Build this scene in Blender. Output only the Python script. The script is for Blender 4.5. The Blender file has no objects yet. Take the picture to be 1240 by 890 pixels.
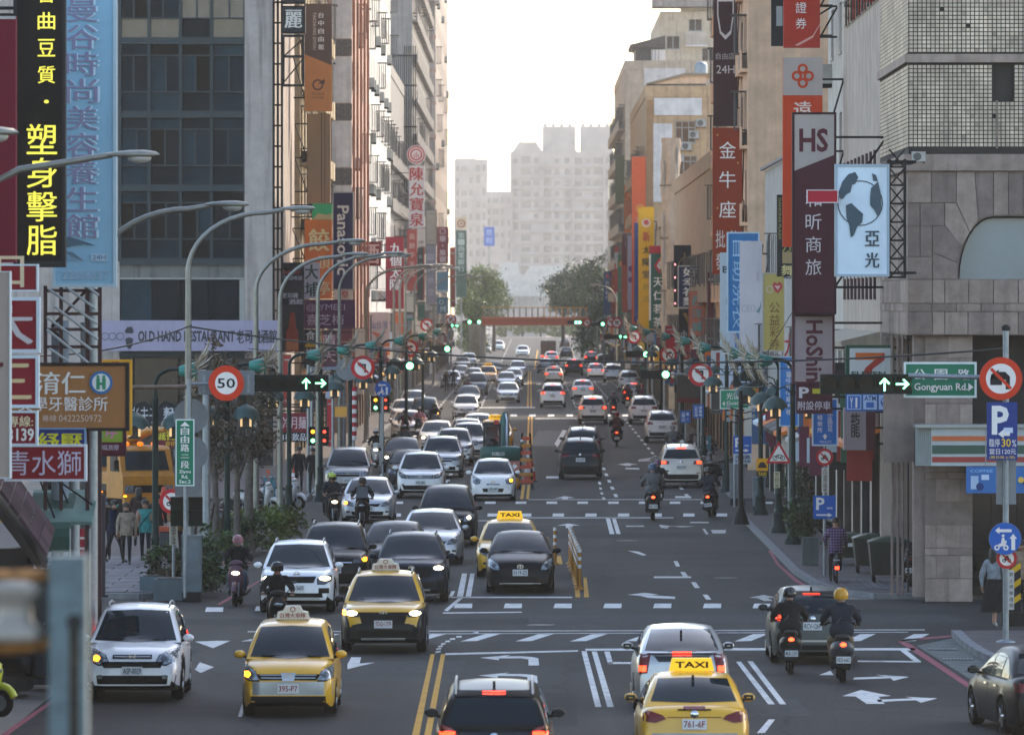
import bpy,bmesh,math,random
from mathutils import Vector,Matrix
from mathutils.bvhtree import BVHTree
PI=math.pi
R=math.radians
random.seed(11)
SC=bpy.context.scene
COL=SC.collection
# ---- camera: level, 7.35 m up on a footbridge, long lens; F = focal length in photo pixels (1240 wide)
F,VX,VY,H=8000.0,640.0,365.0,7.35
cam=bpy.data.cameras.new('camera')
camo=bpy.data.objects.new('camera',cam)
COL.objects.link(camo)
camo.location=(0,0,H)
camo.rotation_euler=(R(90),0,0)
cam.sensor_width=36.0
cam.lens=36.0*F/1240.0
cam.shift_x=(620.0-VX)/1240.0
cam.shift_y=(VY-445.0)/1240.0
cam.clip_start=1.0
cam.clip_end=9000.0
cam.dof.use_dof=True
cam.dof.focus_distance=170.0
cam.dof.aperture_fstop=4.5
SC.camera=camo
# ---- sky and sun: sun ahead and to the right, behind the right-hand buildings
SUN_EL,SUN_AZ=R(36),R(36)
world=bpy.data.worlds.new('World')
SC.world=world
world.use_nodes=True
wn=world.node_tree
bg=wn.nodes['Background']
sky=wn.nodes.new('ShaderNodeTexSky')
sky.sky_type='NISHITA'
sky.sun_disc=False
sky.sun_elevation=SUN_EL
sky.sun_rotation=SUN_AZ
sky.air_density=1.0
sky.dust_density=1.0
sky.ozone_density=0.3
wn.links.new(sky.outputs[0],bg.inputs[0])
bg.inputs[1].default_value=0.15
sun=bpy.data.lights.new('sun','SUN')
sun.energy=2.0
sun.angle=R(0.5)
sun.color=(1.0,0.88,0.72)
suno=bpy.data.objects.new('sun',sun)
COL.objects.link(suno)
sd=Vector((math.sin(SUN_AZ)*math.cos(SUN_EL),math.cos(SUN_AZ)*math.cos(SUN_EL),math.sin(SUN_EL)))
suno.rotation_euler=(-sd).to_track_quat('-Z','Y').to_euler()
SC.view_settings.view_transform='Standard'
SC.view_settings.look='None'
SC.view_settings.exposure=1.6
SC.view_settings.gamma=1.0
SC.view_settings.use_white_balance=True
SC.view_settings.white_balance_temperature=7000
SC.view_settings.white_balance_tint=12
SC.render.engine='CYCLES'
SC.cycles.max_bounces=6
SC.cycles.volume_bounces=1
SC.cycles.transparent_max_bounces=8
SC.cycles.caustics_reflective=False
SC.cycles.caustics_refractive=False
def gz(py):return F*H/(py-VY)
def wx(px,d):return(px-VX)*d/F
def wz(py,d):return H-(py-VY)*d/F
# ---------------------------------------------------------------- materials
def lin(c):return c/12.92 if c<=0.04045 else((c+0.055)/1.055)**2.4
def hexc(h):
 if not isinstance(h,str):return h
 h=h.lstrip('#')
 return tuple(lin(int(h[i:i+2],16)/255)for i in(0,2,4))
MATS={}
def _nt(name):
 m=bpy.data.materials.new(name)
 m.use_nodes=True
 t=m.node_tree
 return m,t,t.nodes['Principled BSDF']
def mat(name,col=None,rough=0.55,metal=0.0,var=0.10,scale=3.0,bump=0.0,streak=0.0,coat=0.0,emit=0.0,spec=0.5,dirt=0.0,ecol=None):
 if name in MATS:return MATS[name]
 m,t,p=_nt(name)
 c=hexc(col)
 N=t.nodes.new
 L=t.links.new
 p.inputs['Roughness'].default_value=rough
 p.inputs['Metallic'].default_value=metal
 p.inputs['Specular IOR Level'].default_value=spec
 if coat:
  p.inputs['Coat Weight'].default_value=coat
  p.inputs['Coat Roughness'].default_value=0.06
 if emit:
  e=hexc(ecol)if ecol else c
  p.inputs['Emission Color'].default_value=(*e,1)
  p.inputs['Emission Strength'].default_value=emit
 if var or streak or dirt:
  tc=N('ShaderNodeTexCoord')
  nz=N('ShaderNodeTexNoise')
  nz.inputs['Scale'].default_value=scale
  nz.inputs['Detail'].default_value=6
  nz.inputs['Roughness'].default_value=0.65
  L(tc.outputs['Object'],nz.inputs['Vector'])
  ramp=N('ShaderNodeMapRange')
  ramp.inputs[1].default_value=0.3
  ramp.inputs[2].default_value=0.7
  ramp.inputs[3].default_value=1-var*1.5
  ramp.inputs[4].default_value=1+var
  L(nz.outputs['Fac'],ramp.inputs[0])
  mx=N('ShaderNodeMix');mx.data_type='RGBA';mx.blend_type='MULTIPLY'
  mx.inputs['Factor'].default_value=1.0
  mx.inputs[6].default_value=(*c,1)
  L(ramp.outputs[0],mx.inputs[7])
  out=mx.outputs[2]
  if streak:
   mp=N('ShaderNodeMapping')
   mp.inputs['Scale'].default_value=(2.2,2.2,0.10)
   L(tc.outputs['Object'],mp.inputs['Vector'])
   n2=N('ShaderNodeTexNoise');n2.inputs['Scale'].default_value=1.6;n2.inputs['Detail'].default_value=7
   L(mp.outputs[0],n2.inputs['Vector'])
   r2=N('ShaderNodeMapRange');r2.inputs[1].default_value=0.5;r2.inputs[2].default_value=0.72
   r2.inputs[3].default_value=0.0;r2.inputs[4].default_value=streak
   L(n2.outputs['Fac'],r2.inputs[0])
   m2=N('ShaderNodeMix');m2.data_type='RGBA'
   m2.inputs[7].default_value=(0.05,0.045,0.04,1)
   L(r2.outputs[0],m2.inputs['Factor']);L(out,m2.inputs[6])
   out=m2.outputs[2]
  if dirt:
   n3=N('ShaderNodeTexNoise');n3.inputs['Scale'].default_value=scale*0.35;n3.inputs['Detail'].default_value=8
   L(tc.outputs['Object'],n3.inputs['Vector'])
   r3=N('ShaderNodeMapRange');r3.inputs[1].default_value=0.48;r3.inputs[2].default_value=0.7
   r3.inputs[3].default_value=0.0;r3.inputs[4].default_value=dirt
   L(n3.outputs['Fac'],r3.inputs[0])
   m3=N('ShaderNodeMix');m3.data_type='RGBA'
   m3.inputs[7].default_value=(0.09,0.08,0.07,1)
   L(r3.outputs[0],m3.inputs['Factor']);L(out,m3.inputs[6])
   out=m3.outputs[2]
  L(out,p.inputs['Base Color'])
  if bump:
   b=N('ShaderNodeBump');b.inputs['Strength'].default_value=bump;b.inputs['Distance'].default_value=0.02
   n4=N('ShaderNodeTexNoise');n4.inputs['Scale'].default_value=scale*8;n4.inputs['Detail'].default_value=4
   L(tc.outputs['Object'],n4.inputs['Vector'])
   L(n4.outputs['Fac'],b.inputs['Height']);L(b.outputs[0],p.inputs['Normal'])
 else:
  p.inputs['Base Color'].default_value=(*c,1)
 MATS[name]=m
 return m
def paint(name,col,metal=0.25,rough=0.32):
 dk=sum(hexc(col))<0.25
 return mat('paint_'+name,col,rough=rough,metal=metal*(0.5 if dk else 1),var=0.05,scale=2.0,coat=0.08 if dk else 0.6,dirt=0.03 if dk else 0.1,spec=0.12 if dk else 0.4)
def wallm(name,col,streak=0.35,var=0.14,scale=1.2,rough=0.85):
 c=hexc(col);k=min(1.3,0.78/max(c));c=tuple(v*k for v in c)
 return mat('wall_'+name,c,rough=rough,spec=0.2,var=var,scale=scale,bump=0.3,streak=streak)
def signm(col,rough=0.45):
 k='sign_'+str(col).strip('#')
 c=hexc(col);g_=min(1.55,0.85/max(c));c=tuple(v*g_ for v in c)
 return mat(k,c,rough=0.6,spec=0.2,var=0.05,scale=1.5,streak=0.10)
def glow(name,col,s):return mat('glow_'+name,col,rough=0.3,var=0,emit=s)
METAL=mat('galvanised_steel','#8b959b',rough=0.45,metal=0.6,var=0.15,scale=6)
DARKM=mat('dark_metal','#15191c',rough=0.55,metal=0.1,var=0.1,spec=0.2)
BLACKP=mat('black_plastic','#0e1012',rough=0.6,var=0.1,spec=0.15)
RUBBER=mat('tyre_rubber','#0b0c0d',rough=0.9,var=0.15,spec=0.1)
CHROME=mat('chrome','#c8ccd0',rough=0.18,metal=1.0,var=0)
GLASS=mat('dark_window_glass','#0d161b',rough=0.06,var=0.05,spec=0.5)
CARGLASS=mat('car_glass','#081c24',rough=0.04,var=0,spec=0.22)
WHITEP=mat('white_plate','#d5d8d8',rough=0.5,var=0.05)
GREENPOST=mat('lamp_post_green','#0e2725',rough=0.5,metal=0.1,var=0.12,spec=0.2)
TEAL=mat('trumpet_teal','#1b7d72',rough=0.45,var=0.1)
# ---------------------------------------------------------------- mesh builder
TXT={}
def glyph(s,off=0.02):
 k=(s,off)
 if k in TXT:return TXT[k]
 cu=bpy.data.curves.new('tmp','FONT')
 cu.body=s
 cu.resolution_u=2
 cu.offset=off
 o=bpy.data.objects.new('tmp',cu)
 me=o.to_mesh()
 vs=[v.co.copy()for v in me.vertices]
 fs=[tuple(p.vertices)for p in me.polygons]
 o.to_mesh_clear()
 bpy.data.objects.remove(o)
 bpy.data.curves.remove(cu)
 if vs:
  x0=min(v.x for v in vs);x1=max(v.x for v in vs)
  y0=min(v.y for v in vs);y1=max(v.y for v in vs)
  vs=[((v.x-x0)/max(1e-6,x1-x0),(v.y-y0)/max(1e-6,y1-y0))for v in vs]
  asp=(x1-x0)/max(1e-6,y1-y0)
 else:asp=1
 TXT[k]=(vs,fs,asp)
 return TXT[k]
class MB:
 def __init__(s):s.v=[];s.f=[];s.m=[];s.sm=[];s.T=None
 def _add(s,vs,fs,m,smooth=False):
  n=len(s.v)
  if s.T is not None:vs=[tuple(s.T@Vector(p))for p in vs]
  s.v+=[tuple(p)for p in vs]
  for f in fs:
   s.f.append(tuple(i+n for i in f));s.m.append(m);s.sm.append(smooth)
  return s
 def box(s,x0,x1,y0,y1,z0,z1,m,bev=0.0):
  if bev<=0:
   vs=[(x0,y0,z0),(x1,y0,z0),(x1,y1,z0),(x0,y1,z0),(x0,y0,z1),(x1,y0,z1),(x1,y1,z1),(x0,y1,z1)]
   fs=[(0,3,2,1),(4,5,6,7),(0,1,5,4),(1,2,6,5),(2,3,7,6),(3,0,4,7)]
   return s._add(vs,fs,m)
  b=bev
  poly=[(x0+b,z0),(x1-b,z0),(x1,z0+b),(x1,z1-b),(x1-b,z1),(x0+b,z1),(x0,z1-b),(x0,z0+b)]
  return s.prism(poly,y0,y1,m)
 def prism(s,poly,y0,y1,m,cap=True):
  n=len(poly)
  vs=[(x,y0,z)for x,z in poly]+[(x,y1,z)for x,z in poly]
  fs=[(i,(i+1)%n,n+(i+1)%n,n+i)for i in range(n)]
  if cap:fs+=[tuple(range(n-1,-1,-1)),tuple(range(n,2*n))]
  return s._add(vs,fs,m)
 def prismx(s,poly,x0,x1,m):
  n=len(poly)
  vs=[(x0,y,z)for y,z in poly]+[(x1,y,z)for y,z in poly]
  fs=[(i,(i+1)%n,n+(i+1)%n,n+i)for i in range(n)]+[tuple(range(n-1,-1,-1)),tuple(range(n,2*n))]
  return s._add(vs,fs,m)
 def prismz(s,poly,z0,z1,m):
  n=len(poly)
  vs=[(x,y,z0)for x,y in poly]+[(x,y,z1)for x,y in poly]
  fs=[(i,(i+1)%n,n+(i+1)%n,n+i)for i in range(n)]+[tuple(range(n-1,-1,-1)),tuple(range(n,2*n))]
  return s._add(vs,fs,m)
 def quad(s,a,b,c,d,m):return s._add([a,b,c,d],[(0,1,2,3)],m)
 def poly(s,pts,m):return s._add(pts,[tuple(range(len(pts)))],m)
 def cyl(s,p0,p1,r0,r1=None,n=8,m=None,caps=True):
  if r1 is None:r1=r0
  p0=Vector(p0);p1=Vector(p1)
  d=(p1-p0).normalized()
  a=Vector((0,0,1))if abs(d.z)<0.9 else Vector((1,0,0))
  u=d.cross(a).normalized();w=d.cross(u)
  vs=[]
  for p,r in((p0,r0),(p1,r1)):
   for i in range(n):
    t=2*PI*i/n
    vs.append(p+u*(r*math.cos(t))+w*(r*math.sin(t)))
  fs=[(i,n+i,n+(i+1)%n,(i+1)%n)for i in range(n)]
  s._add(vs,fs,m,n>6)
  if caps:s._add(vs,[tuple(range(n)),tuple(range(2*n-1,n-1,-1))],m)
  return s
 def tube(s,pts,r,n=6,m=None):
  pts=[Vector(p)for p in pts]
  rs=r if isinstance(r,(list,tuple))else[r]*len(pts)
  vs=[]
  u=None
  for i,p in enumerate(pts):
   d=(pts[min(i+1,len(pts)-1)]-pts[max(i-1,0)]).normalized()
   if u is None:
    a=Vector((0,0,1))if abs(d.z)<0.9 else Vector((1,0,0))
    u=d.cross(a).normalized()
   else:
    u=(u-d*u.dot(d)).normalized()
   w=d.cross(u)
   for k in range(n):
    t=2*PI*k/n
    vs.append(p+(u*math.cos(t)+w*math.sin(t))*rs[i])
  fs=[]
  for i in range(len(pts)-1):
   for k in range(n):
    fs.append((i*n+k,(i+1)*n+k,(i+1)*n+(k+1)%n,i*n+(k+1)%n))
  s._add(vs,fs,m,True)
  L_=len(vs)
  s._add(vs,[tuple(range(n)),tuple(range(L_-1,L_-n-1,-1))],m)
  return s
 def lathe(s,prof,m,n=16,axis='z',c=(0,0,0),smooth=True):
  vs=[]
  for r,h in prof:
   for k in range(n):
    t=2*PI*k/n
    a,b=r*math.cos(t),r*math.sin(t)
    p={'z':(a,b,h),'y':(a,h,-b),'x':(h,a,b)}[axis]
    vs.append((p[0]+c[0],p[1]+c[1],p[2]+c[2]))
  fs=[]
  for i in range(len(prof)-1):
   for k in range(n):
    fs.append((i*n+k,i*n+(k+1)%n,(i+1)*n+(k+1)%n,(i+1)*n+k))
  s._add(vs,fs,m,smooth)
  if prof[0][0]>1e-4:s._add(vs[:n],[tuple(range(n-1,-1,-1))],m)
  if prof[-1][0]>1e-4:s._add(vs[-n:],[tuple(range(n))],m)
  return s
 def disc(s,x,z,y,r,m,n=28,r2=None):
  if r2 is None:
   return s._add([(x+r*math.cos(2*PI*i/n),y,z+r*math.sin(2*PI*i/n))for i in range(n)],[tuple(range(n))],m)
  vs=[(x+q*math.cos(2*PI*i/n),y,z+q*math.sin(2*PI*i/n))for q in(r2,r)for i in range(n)]
  return s._add(vs,[(i,(i+1)%n,n+(i+1)%n,n+i)for i in range(n)],m)
 def ell(s,c,r,m,n=12,k=8):
  prof=[(max(1e-5,math.sin(PI*i/k)),-math.cos(PI*i/k))for i in range(k+1)]
  o=MB();o.lathe(prof,m,n)
  return s._add([(c[0]+x*r[0],c[1]+y*r[1],c[2]+z*r[2])for x,y,z in o.v],o.f,m,True)
 def text(s,t,x0,x1,z0,z1,y,m,off=0.02,rot=0,keep=False):
  cjk=any(ord(q)>0x2e80 for q in t)
  if cjk and off>0.004:
   k=(x1-x0)/max(1,len(t))*min(0.03,off*1.2)
   s.text(t,x0-k,x1-k,z0,z1,y,m,0.0,rot)
   return s.text(t,x0+k,x1+k,z0+k*0.4,z1+k*0.4,y-0.003,m,0.0,rot)
  vs,fs,asp=glyph(t,0.0 if cjk else off)
  if not vs:return s
  w,h=x1-x0,z1-z0
  if rot:
   pts=[(x0+b*w,y,z1-a*h)for a,b in vs]
  else:
   if keep:
    ww=min(w,h*asp);xc=(x0+x1)/2;x0=xc-ww/2;w=ww
   pts=[(x0+a*w,y,z0+b*h)for a,b in vs]
  return s._add(pts,fs,m)
 def column(s,t,xc,size,z1,z0,y,m,off=0.02,wide=1.0):
  n=len(t)
  step=(z1-z0)/n
  hh=min(size,step*0.9)
  for i,ch in enumerate(t):
   if ch==' ':continue
   zc=z1-step*(i+0.5)
   k=0.22 if ch in '·-' else(0.45 if ch=='二' else 1.0)
   s.text(ch,xc-size*wide/2*(0.3 if ch=='·' else 1),xc+size*wide/2*(0.3 if ch=='·' else 1),zc-hh/2*k,zc+hh/2*k,y,m,off)
  return s
 def mesh(s,name):
  me=bpy.data.meshes.new(name)
  me.from_pydata(s.v,[],s.f)
  ms=[]
  for q in s.m:
   if q not in ms:ms.append(q)
  for q in ms:me.materials.append(q)
  idx={q:i for i,q in enumerate(ms)}
  me.polygons.foreach_set('material_index',[idx[q]for q in s.m])
  me.polygons.foreach_set('use_smooth',s.sm)
  me.update()
  return me
 def build(s,name,parent=None,loc=None,kind=None):
  return link(name,s.mesh(name),parent,loc,kind)
def link(name,data,parent=None,loc=None,kind=None,rz=0):
 o=bpy.data.objects.new(name,data)
 COL.objects.link(o)
 if parent is not None:o.parent=parent
 if loc is not None:o.location=loc
 if rz:o.rotation_euler=(0,0,rz)
 if kind:o['kind']=kind
 return o
def tag(o,label,cat,group=None):
 o['label']=label;o['category']=cat
 if group:o['group']=group
 return o
def thing(name,label,cat,loc=(0,0,0),group=None,rz=0):
 o=link(name,None,None,loc,None,rz)
 o.empty_display_size=0.3
 return tag(o,label,cat,group)
def copy_tree(o,parent=None):
 c=o.copy();COL.objects.link(c)
 c.parent=parent
 for ch in list(o.children):copy_tree(ch,c)
 return c
def part(name,parent,m,fn):
 b=MB();fn(b);return b.build(name,parent)
def bx(name,parent,x0,x1,y0,y1,z0,z1,m):
 return MB().box(x0,x1,y0,y1,z0,z1,m).build(name,parent)
HAZE_DENSITY=0.000115
# ---------------------------------------------------------------- ground, road, pavements
def asphalt():
 m,t,p=_nt('asphalt')
 N=t.nodes.new;L=t.links.new
 tc=N('ShaderNodeTexCoord')
 def noise(sc,det,vec=None):
  n=N('ShaderNodeTexNoise');n.inputs['Scale'].default_value=sc;n.inputs['Detail'].default_value=det
  L(vec or tc.outputs['Object'],n.inputs['Vector']);return n.outputs['Fac']
 mp=N('ShaderNodeMapping');mp.inputs['Scale'].default_value=(0.9,0.05,1);L(tc.outputs['Object'],mp.inputs['Vector'])
 tracks=noise(1.3,4,mp.outputs[0])
 patch=noise(0.12,3)
 fine=noise(9.0,8)
 def rng(src,a,b,lo,hi):
  r=N('ShaderNodeMapRange');r.inputs[1].default_value=a;r.inputs[2].default_value=b;r.inputs[3].default_value=lo;r.inputs[4].default_value=hi
  L(src,r.inputs[0]);return r.outputs[0]
 def mul(a,b):
  q=N('ShaderNodeMath');q.operation='MULTIPLY';L(a,q.inputs[0]);L(b,q.inputs[1]);return q.outputs[0]
 k=mul(mul(rng(tracks,0.35,0.65,0.68,1.25),rng(patch,0.42,0.58,0.8,1.14)),rng(fine,0.3,0.7,0.6,1.4))
 vo=N('ShaderNodeTexVoronoi');vo.feature='DISTANCE_TO_EDGE';vo.inputs['Scale'].default_value=0.22
 mp2=N('ShaderNodeMapping');mp2.inputs['Scale'].default_value=(1.0,0.45,1);L(tc.outputs['Object'],mp2.inputs['Vector'])
 nz=N('ShaderNodeTexNoise');nz.inputs['Scale'].default_value=1.2;nz.inputs['Detail'].default_value=5;L(mp2.outputs[0],nz.inputs['Vector'])
 ad=N('ShaderNodeVectorMath');ad.operation='ADD';L(mp2.outputs[0],ad.inputs[0]);L(nz.outputs['Color'],ad.inputs[1])
 L(ad.outputs[0],vo.inputs['Vector'])
 k=mul(k,rng(vo.outputs['Distance'],0.0,0.016,0.5,1.0))
 mx=N('ShaderNodeMix');mx.data_type='RGBA';mx.blend_type='MULTIPLY';mx.inputs['Factor'].default_value=1
 mx.inputs[6].default_value=(0.025,0.0255,0.026,1)
 L(k,mx.inputs[7]);L(mx.outputs[2],p.inputs['Base Color'])
 L(rng(tracks,0.3,0.7,0.78,0.92),p.inputs['Roughness'])
 p.inputs['Specular IOR Level'].default_value=0.22
 b=N('ShaderNodeBump');b.inputs['Strength'].default_value=0.25;b.inputs['Distance'].default_value=0.01
 f2=noise(60,3);L(f2,b.inputs['Height']);L(b.outputs[0],p.inputs['Normal'])
 return m
def worn(name,col,wear):
 m,t,p=_nt(name)
 N=t.nodes.new;L=t.links.new
 tc=N('ShaderNodeTexCoord')
 n=N('ShaderNodeTexNoise');n.inputs['Scale'].default_value=2.2;n.inputs['Detail'].default_value=10;n.inputs['Roughness'].default_value=0.75
 L(tc.outputs['Object'],n.inputs['Vector'])
 r=N('ShaderNodeMapRange');r.inputs[1].default_value=0.5;r.inputs[2].default_value=0.72;r.inputs[3].default_value=0.0;r.inputs[4].default_value=wear
 L(n.outputs['Fac'],r.inputs[0])
 mx=N('ShaderNodeMix');mx.data_type='RGBA'
 mx.inputs[6].default_value=(*hexc(col),1);mx.inputs[7].default_value=(0.035,0.035,0.035,1)
 L(r.outputs[0],mx.inputs['Factor']);L(mx.outputs[2],p.inputs['Base Color'])
 p.inputs['Roughness'].default_value=0.85
 p.inputs['Specular IOR Level'].default_value=0.25
 MATS[name]=m
 return m
ASPH=asphalt()
WHITE=worn('road_paint_white','#d2d2ce',0.75)
WHITEW=worn('road_paint_white_worn','#b4b4b0',1.0)
YELL=worn('road_paint_yellow','#c9963a',0.6)
REDL=worn('road_paint_red','#96505a',0.7)
CONC=wallm('pavement_concrete','#514c4b',streak=0,var=0.2,scale=2.0)
KERB=wallm('kerb_concrete','#6f7274',streak=0.1,var=0.2,scale=3.0)
PAVER=wallm('pavement_paver','#5f5f63',streak=0,var=0.25,scale=1.5)
EARTH=wallm('city_ground','#77736c',streak=0,var=0.2,scale=0.2)
MB().box(-500,500,-40,3600,-0.5,0.0,EARTH).build('ground',kind='structure')
def sheet(b,pts,z,m):b.poly([(x,y,z)for x,y in pts],m)
def g(px,py):
 d=gz(py);return(wx(px,d),d)
rd=MB()
sheet(rd,[(-8.9,-30),(8.7,-30),(8.7,136),(60,136),(60,163),(7.6,163),(7.6,226),(60,226),(60,242),(7.6,242),(7.6,425),(40,425),(40,442),(7.6,442),(7.6,1290),(180,1290),(180,1345),(-180,1345),(-180,1290),(-8.2,1290),(-8.2,442),(-40,442),(-40,425),(-8.2,425),(-8.2,242),(-60,242),(-60,226),(-8.2,226),(-8.2,163),(-60,163),(-60,136),(-8.9,136)],0.005,ASPH)
rd.build('road',kind='structure')
def pavement(name,pts,m=CONC,h=0.13):
 b=MB();b.prismz(pts,0.0,h,m)
 return b.build(name,kind='structure')
def kerb_run(parent,pts,w=0.16,h=0.145,step=1.0):
 for(ax,ay),(cx,cy)in zip(pts,pts[1:]):
  L_=math.hypot(cx-ax,cy-ay)
  n=max(1,int(L_/step))
  ang=math.atan2(cy-ay,cx-ax)
  key=('kerb',round(L_/n,2),w,h)
  if key not in TXT:
   TXT[key]=MB().box(-L_/n/2+0.012,L_/n/2-0.012,-w/2,w/2,0.0,h,KERB).mesh('kerb_stone')
  for i in range(n):
   t=(i+0.5)/n
   o=link('kerb_stone',TXT[key],parent,(ax+(cx-ax)*t,ay+(cy-ay)*t,0.006))
   o.rotation_euler=(0,0,ang)
pl=pavement('pavement_left_far',[(-40,163.2),(-9.6,163.2),(-8.7,164.2),(-8.3,166),(-8.3,225.6),(-40,225.6)])
kerb_run(pl,[(-13.5,163.1),(-9.6,163.1),(-8.65,164.1),(-8.22,166),(-8.22,225)],step=1.6)
for z0,z1 in((242.4,424.6),(442.4,1289)):
 q=pavement('pavement_left_beyond',[(-16,z0),(-8.3,z0),(-8.3,z1),(-16,z1)])
 kerb_run(q,[(-8.22,z0),(-8.22,min(z1,424))],step=6.0)
 q=pavement('pavement_right_beyond',[(7.7,z0),(16,z0),(16,z1),(7.7,z1)])
 kerb_run(q,[(7.62,z0),(7.62,min(z1,424))],step=6.0)
q=pavement('pavement_right_far',[(8.6,163.2),(40,163.2),(40,225.6),(7.3,225.6),(7.3,178),(7.5,170),(8.0,165)])
kerb_run(q,[(12.5,163.1),(8.6,163.1),(7.95,165),(7.42,170),(7.22,178),(7.22,225)],step=1.6)
q=pavement('pavement_left_near',[(-40,-30),(-9.7,-30),(-9.7,134),(-10.4,136),(-40,136)])
kerb_run(q,[(-9.65,95),(-9.65,134),(-10.4,135.9)],step=1.6)
cr=[g(1158,771),g(1170,783),g(1188,795),g(1212,806),g(1240,815)]
q=pavement('pavement_right_near',[(cr[-1][0],96),(40,96),(40,cr[0][1]+0.3),(cr[0][0]+0.5,cr[0][1]+0.3)]+cr)
kerb_run(q,cr+[(cr[-1][0],96)],w=0.22,step=1.2)
gut=MB()
sheet(gut,[g(1110,782),g(1158,772),g(1172,785),g(1190,797),g(1214,809),g(1240,830),g(1190,832)],0.009,wallm('gutter_concrete','#5b605d',streak=0,var=0.25,scale=3))
go=gut.build('gutter',kind='structure')
dm=MB()
for a in((1124,787,1159),(1141,799,1178),(1170,813,1199)):
 p0=g(a[0],a[1]);p1=g(a[2],a[1]-0.3)
 dm.box(p0[0],p1[0],p0[1]-0.22,p0[1]+0.22,0.012,0.02,DARKM)
 for k in range(9):
  x=p0[0]+(p1[0]-p0[0])*(k+0.5)/9
  dm.box(x-0.02,x+0.02,p0[1]-0.2,p0[1]+0.2,0.02,0.03,METAL)
 dm.build('drain_grate',go);dm=MB()
pv_=MB()
y=163.8
row=0
while y<186:
 x=-13.6+(0.6 if row%2 else 0)
 while x<-8.9:
  if not(x>-9.9 and y<166):
   pv_.box(x+0.02,x+1.18,y+0.06,y+1.3,0.13,0.152+random.uniform(0,0.006),PAVER)
  x+=1.2
 y+=1.36;row+=1
pv_.build('paving_slab',pl,kind='stuff')
tb=MB()
for i in range(22):
 for j in range(8):
  tb.box(7.5+i*0.2+0.01,7.68+i*0.2,165.6+j*0.8,166.3+j*0.8,0.13,0.145+random.uniform(0,0.008),PAVER)
tb.build('tactile_tile',q,kind='stuff')
# ---- painted markings (each run of paint is one sheet)
def pmark(name,polys,m,z=0.010):
 b=MB()
 for pts in polys:sheet(b,[g(*p)for p in pts],z,m)
 return b.build(name,kind='structure')
def zs(ox,oy,s,pts):return[(ox+a/s,oy+b/s)for a,b in pts]
Z1=lambda*p:zs(500,720,5.235,p)
Z2=lambda*p:zs(600,667,3.99,p)
Z3=lambda*p:zs(900,667,3.647,p)
Z4=lambda*p:zs(300,667,3.99,p)
Z5=lambda*p:zs(600,430,3.99,p)
pmark('centre_line',[Z1((112,378),(138,378),(22,990),(-28,990)),Z1((178,378),(205,378),(98,990),(52,990))],YELL)
pmark('stop_line',[Z1((205,372),(1047,353),(1047,362),(205,384)),Z3((0,430),(760,430),(760,440),(0,440)),[(709,785.6),(900,784.9),(900,787.6),(709,788)]],WHITE)
def arr_left(dx,dy):
 return Z1(*[(a+dx,b+dy)for a,b in[(425,401),(545,416),(545,405),(680,405),(733,411),(733,450),(800,450),(795,404),(755,396),(690,392),(590,392),(620,383)]])
pmark('turn_arrow',[arr_left(0,0)],WHITE)
pmark('turn_arrow',[arr_left(-8,112)],WHITE)
pmark('lane_line',[Z2((415,485),(440,485),(512,755),(482,755)),Z2((465,487),(490,487),(572,755),(540,755))],WHITE)
pmark('waiting_box',[Z2((525,487),(552,487),(568,545),(543,545)),Z2((545,538),(660,538),(660,547),(548,547)),Z3((505,485),(785,487),(785,493),(505,491)),Z3((692,440),(722,440),(785,489),(755,489))],WHITE)
pmark('lane_line',[Z3((-32,490),(-10,490),(140,678),(110,678)),Z3((18,488),(42,488),(190,678),(162,678))],WHITE)
pmark('lane_arrow',[Z3((545,676),(625,676),(597,645),(652,641),(520,615),(437,642),(497,644)),Z3((596,668),(760,660),(785,671),(857,652),(715,645),(752,652),(590,658))],WHITE)
pmark('lane_arrow',[Z3((485,569),(650,563),(665,574),(733,557),(583,548),(628,555),(490,560)),Z3((335,549),(385,530),(400,549))],WHITE)
pmark('lane_line',[Z3((60,805),(95,805),(140,745),(112,745))],WHITE)
pmark('worn_lane_arrow',[Z3((25,207),(90,195),(155,208),(105,208),(135,222),(92,222),(65,210))],WHITEW)
zb=[]
for k in range(-4,9):
 x0=557.3+66.4*k
 lean=30-1.5*max(0,k)if k>=0 else 30+2*-k
 zb.append([(x0,776.8),(x0+20,776.3),(x0+20+lean*0.95,767.7),(x0+lean,768)])
pmark('zebra_crossing',zb,WHITE)
pmark('zebra_crossing',[[(248+60.3*k,741-0.16*k*0-(4.5 if k>3 else 4.5*k/4)),(270+60.3*k,741-(4.5 if k>3 else 4.5*k/4)),(270.5+60.3*k,735.5-(4.5 if k>3 else 4.5*k/4)),(250+60.3*k,735.5-(4.5 if k>3 else 4.5*k/4))]for k in range(0,12)if k not in(2,)],WHITE)
pmark('crossing_edge_line',[[(300,764.4),(1120,762.2),(1120,763.4),(300,765.6)],[(480,767.3),(1100,765.2),(1100,766.1),(480,768.2)]],WHITEW)
pmark('guide_line',[Z1((190,114),(690,109),(690,115),(190,121)),Z1((150,14),(1010,14),(1010,22),(150,22)),Z1((197,100),(220,106),(318,22),(292,20))],WHITE)
gd=[]
for a,b_ in(((143,372),(176,362)),((148,352),(180,343)),((160,336),(190,327)),((178,320),(206,312)),((205,303),(235,297)),((235,288),(268,281)),((275,274),(310,268)),((380,252),(415,242))):
 gd.append(Z1(a,(a[0],a[1]-10),(b_[0],b_[1]-6),(b_[0],b_[1]+4)))
pmark('guide_line',gd,WHITE)
pmark('lane_line',[Z4((1035,110),(1060,110),(1040,225),(1010,225)),Z4((1075,110),(1097,110),(1078,225),(1052,225)),Z4((985,195),(1002,195),(988,225),(970,225))],WHITE)
pmark('straight_arrow',[Z4((482,572),(615,540),(540,545),(548,515),(500,515),(482,548))],WHITE)
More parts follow.
